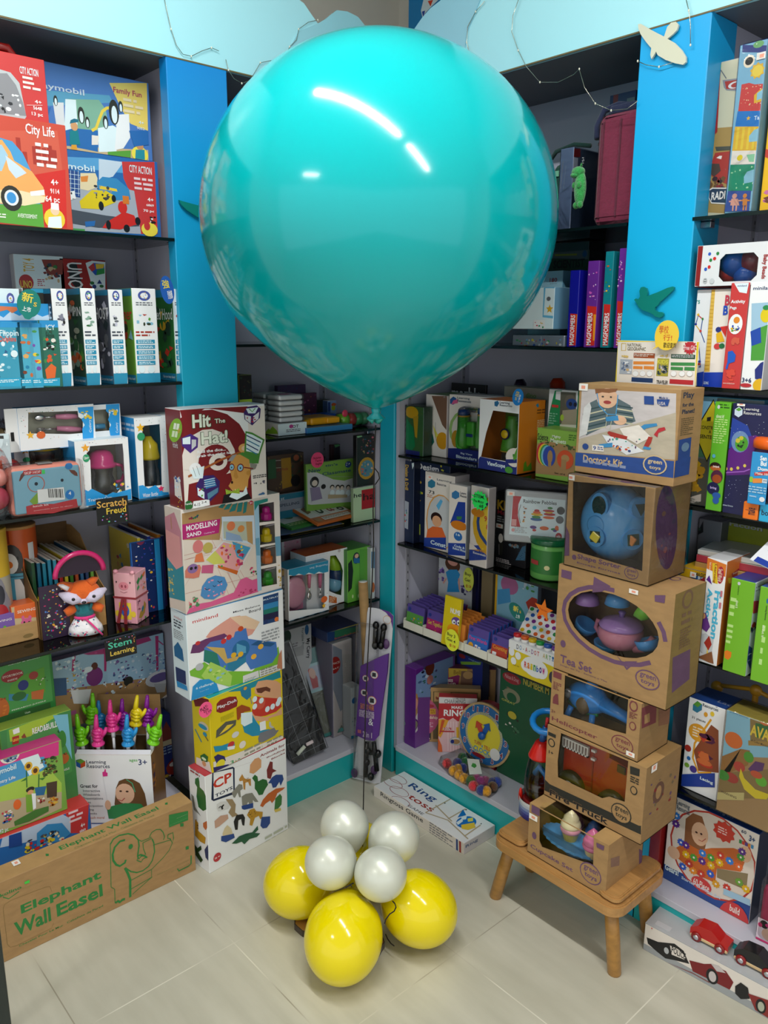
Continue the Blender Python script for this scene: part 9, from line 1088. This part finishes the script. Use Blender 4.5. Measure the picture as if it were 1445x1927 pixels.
m=M(); m.art('F',.12,.15,.045,[('r',0,0,1200,620,'e0d0dc'),('e',120,80,480,420,'d8b09a'),('e',60,380,260,600,'1c1418'),('e',330,420,520,640,'1c1418'),('e',180,440,420,560,'c83a7a'),('e',20,380,120,500,'c82a6a'),('r',0,0,1200,60,'c82a6a')],.0005); m.build('pack_print','print',e)
M().box(-.005,-.004,-.0005,.125,.05,.17,.018).build('clear_bag','wrap',e); M().col('dcdce0').box(.03,.005,.15,.08,.035,.26,.01).build('white_tube','plastic',e)
vh=carton('vehicle_box','long silver and white wooden car set box lying on the floor under the base','game box',(1.1469, -0.0846, 0.0),(0, 0, 4.5),(0.3483, 0.0803, 0.105),(4, 38, 38, 93),{'F': [(2,[-3,32,629,39,636,-26,-2,-13],93),(2,[-3,38,638,45,645,-13,-2,-13],93),(2,[14,82,76,91,161,132,211,119,232,82,245,63,170,38,122,19,71,32,24,49],31),(2,[139,108,183,112,223,93,220,72,153,61],4),(4,149,73,223,110,'POLICE',31,2,0),(1,99,33,148,102,31),(1,111,49,137,86,38),(2,[243,84,316,108,350,130,422,133,462,95,449,44,377,40,266,33],44),(1,331,21,391,107,31),(1,344,34,381,93,30),(2,[350,130,386,142,423,123,380,106],30),(2,[472,80,495,116,530,108,544,55,504,27,476,41],31),(2,[533,79,632,103,643,7,574,12],60),(1,572,9,620,87,31),(1,582,21,612,73,128),(3,[125,-13,267,23,352,23],4,60),(5,22,137,127,184,3,10,[6],232)]})
def car(x,y,z,L,c1,c2,nm,n=2):
 m=M().col(c1); m.at(x,y,z); m.prism([(0,.012),(0,.03),(L*.2,.045),(L*.55,.048),(L*.8,.03),(L,.026),(L,.012)],0,.038); m.build(nm,'plastic',vh)
 m=M().col(c2).at(x,y,z); m.box(0,-.001,.006,L,.039,.016,.003); m.build('wooden_chassis','wood',vh)
 for wx in (L*.18,L*.8): 
  M().col('8a1c1c').at(x+wx,y-.004,z+.012,rx=-90).lathe([(.012,0),(.013,.002),(.013,.008)],n=18).build('wheel','plastic',vh)
  M().col('d8d8dc').at(x+wx,y-.0055,z+.012,rx=-90).lathe([(.006,0),(.0075,.002)],n=14).build('hubcap','metal',vh)
W,H=(0.3483, 0.0803)
M().col('b8bcc0').box(.0,.0,H,.0+W,.105,H+.0008).build('plastic_tray','plastic',vh)
car(.105,.03,H+.001,.095,'b8201c','d8b888','red_car'); car(.215,.03,H+.001,.10,'1c1c1e','d8b888','black_car'); car(.335,.03,H+.001,.09,'a8201c','d8b888','red_car')
M().col('c8c8cc').box(.02,.012,H+.001,.06,.03,H+.0016).build('price_label','matte',vh)
o=M().col('2a3230').box(0,0,0,.03,.03,.35,.004).build('table_leg','plastic',None,(0.2878, -1.4421, 0)); tag(o,'dark grey metal post at the lower corner beside the kraft easel box','post')
def balloon(name,label,c,R,tip,col,mt,stretch=1.08,knot=True,group=None,neck=.012,nc=None):
 # tip: world point of the knot; body centre c
 c=Vector(c); t=Vector(tip); d=(c-t).normalized()
 e=empty(name,label,'balloon',c,(0,0,0),group); e.rotation_euler=d.to_track_quat('Z','Y').to_euler()
 pr=[]
 N=40
 for i in range(N+1):
  a=math.pi*i/N; z=-R*stretch*math.cos(a); r=R*math.sin(a)
  if i<N*.32:
   k=1-i/(N*.32); z-=R*.12*k*k*stretch; r*=1-.18*k
  pr.append((max(r,.0004 if i==N else neck*.5),z))
 M().col(col).lathe(pr,n=64).build('balloon_body',mt,e)
 if knot:
  z0=pr[0][1]; M().col(nc or col).lathe([(neck*1.5,z0-neck*1.4),(neck*.6,z0-neck*.6),(neck*.8,z0-neck*.1),(neck*.5,z0+neck*.5)],n=14).build('knot',mt,e)
 return e
big=balloon('giant_balloon','giant glossy turquoise balloon floating before the corner shelves',(.542,-.487,1.838),.413,(.536,-.491,1.3),'00a9ae','latex',.95,True,None,.016)
for a in (0,1,2): M().col('0c9a90').tube([(0,0,-.455),(.012*math.cos(a*2.1),.012*math.sin(a*2.1),-.468),(.022*math.cos(a*2.1),.022*math.sin(a*2.1),-.462)],[.004,.009,.003],8).build('neck_fold','latex',big)
o=M().col('14100c').tube([(0.5494, -0.5021, 1.3608), (0.5478, -0.504, 1.2948), (0.547, -0.5049, 1.2278), (0.5453, -0.5068, 1.1461), (0.5463, -0.5057, 1.0629), (0.5437, -0.5087, 0.9496), (0.5383, -0.5149, 0.8039), (0.5338, -0.5202, 0.6535), (0.5309, -0.5236, 0.4983), (0.5289, -0.5259, 0.338), (0.5269, -0.5283, 0.1689)],.0016,6).build('balloon_string','matte'); tag(o,'long black ribbon string running from the giant balloon down to the cluster','string')
M().col('14100c').tube([(0.547, -0.5049, 1.2547), (0.5539, -0.4969, 1.2413), (0.5557, -0.4949, 1.2278), (0.5487, -0.5028, 1.2116), (0.5461, -0.5059, 1.217)],.0014,6).build('curled_end','matte',o)
balloon('small_balloon','front yellow balloon of the floor cluster, lowest and nearest',(0.6911, -0.7294, 0.11),0.098,(0.6239, -0.6474, 0.1607),'f0dc04','latex',1.12,True,'yellow balloons in the floor cluster',.007)
balloon('small_balloon','yellow balloon of the floor cluster on the side toward the wooden stool',(0.7424, -0.517, 0.112),0.093,(0.652, -0.5647, 0.1568),'f0dc04','latex',1.12,True,'yellow balloons in the floor cluster',.007)
balloon('small_balloon','yellow balloon of the floor cluster on the side toward the white animal box',(0.4554, -0.6914, 0.112),0.093,(0.5372, -0.6337, 0.1613),'f0dc04','latex',1.12,True,'yellow balloons in the floor cluster',.007)
balloon('small_balloon','pearl white balloon behind the string on the side of the game stack',(0.5115, -0.5788, 0.262),0.066,(0.5669, -0.5948, 0.2077),'dcdfd2','pearl',1.05,True,'white balloons in the floor cluster',.007)
balloon('small_balloon','pearl white balloon at the back on the side of the wooden stool',(0.6336, -0.508, 0.258),0.067,(0.6022, -0.5675, 0.214),'dcdfd2','pearl',1.05,True,'white balloons in the floor cluster',.007)
balloon('small_balloon','pearl white balloon in front on the side of the game stack',(0.5957, -0.693, 0.252),0.066,(0.5881, -0.6274, 0.2083),'dcdfd2','pearl',1.05,True,'white balloons in the floor cluster',.007)
balloon('small_balloon','nearest pearl white balloon, lowest of the four in front',(0.7113, -0.6242, 0.25),0.066,(0.6408, -0.6107, 0.2165),'dcdfd2','pearl',1.05,True,'white balloons in the floor cluster',.007)
balloon('small_balloon','fourth yellow balloon hidden behind the white ones with only a sliver showing',(.475,-.495,.112),.092,(.56,-.58,.15),'f0dc04','latex',1.1,True,'yellow balloons in the floor cluster',.007)
for i,(x,y,lb) in enumerate(((.500,-.690,'smaller bark edged wood slice under the yellow balloons'),(.575,-.70,'bark edged wood slice weight peeking beside the front yellow balloon'),(.66,-.625,'bark edged wood slice under the balloons on the stool side'))):
 e=empty('wood_slice',lb,'wood slice',(x,y,0)); R=random.Random(i)
 P=[(.045*math.cos(a*.3927)*(1+R.uniform(-.06,.06)),.045*math.sin(a*.3927)*(1+R.uniform(-.06,.06))) for a in range(16)]
 M().col('3a2c1c').slab(P,0,.018).build('bark','fabric',e); M().col('a87a40').slab([(a*.93,b*.93) for a,b in P],.0175,.0188).build('cut_face','wood',e)
o=M().col('14100c').tube([(0.7637, -0.6303, 0.205), (0.7744, -0.6323, 0.205), (0.7854, -0.6388, 0.205), (0.7923, -0.6513, 0.205), (0.7927, -0.6669, 0.205), (0.8002, -0.6862, 0.205), (0.8081, -0.6967, 0.205)],.0016,6).build('tie_ribbon','matte'); tag(o,'black ribbon end curling between the front and stool side yellow balloons','ribbon')
o=M().col('14100c').tube([(0.6679, -0.6771, 0.225), (0.6672, -0.6902, 0.225), (0.6666, -0.7022, 0.225), (0.6689, -0.6865, 0.225), (0.6755, -0.6894, 0.225)],.0018,6).build('tie_ribbon','matte'); tag(o,'short black ribbon knot above the front yellow balloon','ribbon')
o=M().col('14100c').tube([(0.7018, -0.5972, 0.05), (0.7175, -0.6042, 0.05), (0.7352, -0.6084, 0.05), (0.7464, -0.6078, 0.05)],.0016,6).build('tie_ribbon','matte'); tag(o,'black ribbon end trailing low beside the wood slice','ribbon')
# fairy light wires
def wire(label,pts,led,leds=True):
 e=empty('fairy_light_wire',label,'string lights',(0,0,0)); M().col('b8b4a4').tube(pts,.0009,5).build('thin_wire','metal',e)
 if leds:
  m=M().col('e8e4d0')
  for p in led: m.ell(p[0],p[1],p[2],.0022,.0022,.0032,6,4)
  m.build('led_beads','plastic',e)['kind']='stuff'
wire('thin fairy light wire hanging down the pale blue fascia above the left shelves',[(0.006, -0.7283, 2.3965), (0.006, -0.7218, 2.3625), (0.006, -0.7126, 2.3227), (0.006, -0.7, 2.289), (0.006, -0.6832, 2.2716), (0.006, -0.6591, 2.2715), (0.006, -0.6276, 2.2903), (0.006, -0.5989, 2.3037), (0.006, -0.577, 2.3006)],[(0.006, -0.7126, 2.3227), (0.006, -0.6591, 2.2715), (0.006, -0.5989, 2.3037)])
wire('thin fairy light wire looping at the top of the left blue post beside the balloon',[(0.006, -0.557, 2.2842), (0.006, -0.55, 2.2599), (0.006, -0.5344, 2.2421), (0.006, -0.5099, 2.2348), (0.006, -0.4843, 2.2461), (0.006, -0.4628, 2.2765), (0.006, -0.4483, 2.2977), (0.006, -0.4133, 2.3099), (0.006, -0.3868, 2.3097)],[(0.006, -0.55, 2.2599), (0.006, -0.5099, 2.2348), (0.006, -0.4483, 2.2977)])
wire('thin fairy light wire curving down to the balloon on the cloud panel',[(0.006, -0.2497, 2.4467), (0.006, -0.2837, 2.4336), (0.006, -0.3174, 2.4087), (0.006, -0.3255, 2.38), (0.006, -0.3496, 2.3575), (0.006, -0.3685, 2.3241)],[(0.006, -0.2497, 2.4467), (0.006, -0.3174, 2.4087), (0.006, -0.3496, 2.3575)])
wire('fairy light wire dropping over the fascia right of the balloon top',[(0.4206, -0.006, 2.4458), (0.389, -0.006, 2.4282), (0.361, -0.006, 2.3987), (0.3585, -0.006, 2.3597), (0.3759, -0.006, 2.3161)],[(0.389, -0.006, 2.4282), (0.3585, -0.006, 2.3597)])
wire('long fairy light wire swagged across the opening above the maroon backpack',[(0.544, -0.01, 2.4252), (0.5235, -0.01, 2.3837), (0.5218, -0.01, 2.3468), (0.5456, -0.01, 2.2976), (0.5741, -0.01, 2.2539), (0.6213, -0.01, 2.2069), (0.6782, -0.01, 2.1957), (0.7254, -0.01, 2.2043), (0.7403, -0.01, 2.2131), (0.7589, -0.01, 2.1679), (0.7924, -0.01, 2.1261), (0.8387, -0.01, 2.1025), (0.8821, -0.01, 2.0984), (0.909, -0.01, 2.1107)],[(0.5456, -0.01, 2.2976), (0.6213, -0.01, 2.2069), (0.7403, -0.01, 2.2131), (0.7924, -0.01, 2.1261), (0.8387, -0.01, 2.1025)])
wire('short fairy light wire end over the white bird on the post',[(1.0098, -0.01, 2.2998), (1.0199, -0.01, 2.2712), (1.0263, -0.01, 2.2436), (1.0304, -0.01, 2.2007)],[(1.0199, -0.01, 2.2712), (1.0304, -0.01, 2.2007)])
wire('fairy light wire draped across the blue post under the white bird',[(0.9018, -0.01, 2.1964), (0.9233, -0.01, 2.1841), (0.9576, -0.01, 2.1725), (0.99, -0.01, 2.1744)],[(0.9018, -0.01, 2.1964), (0.9576, -0.01, 2.1725)])
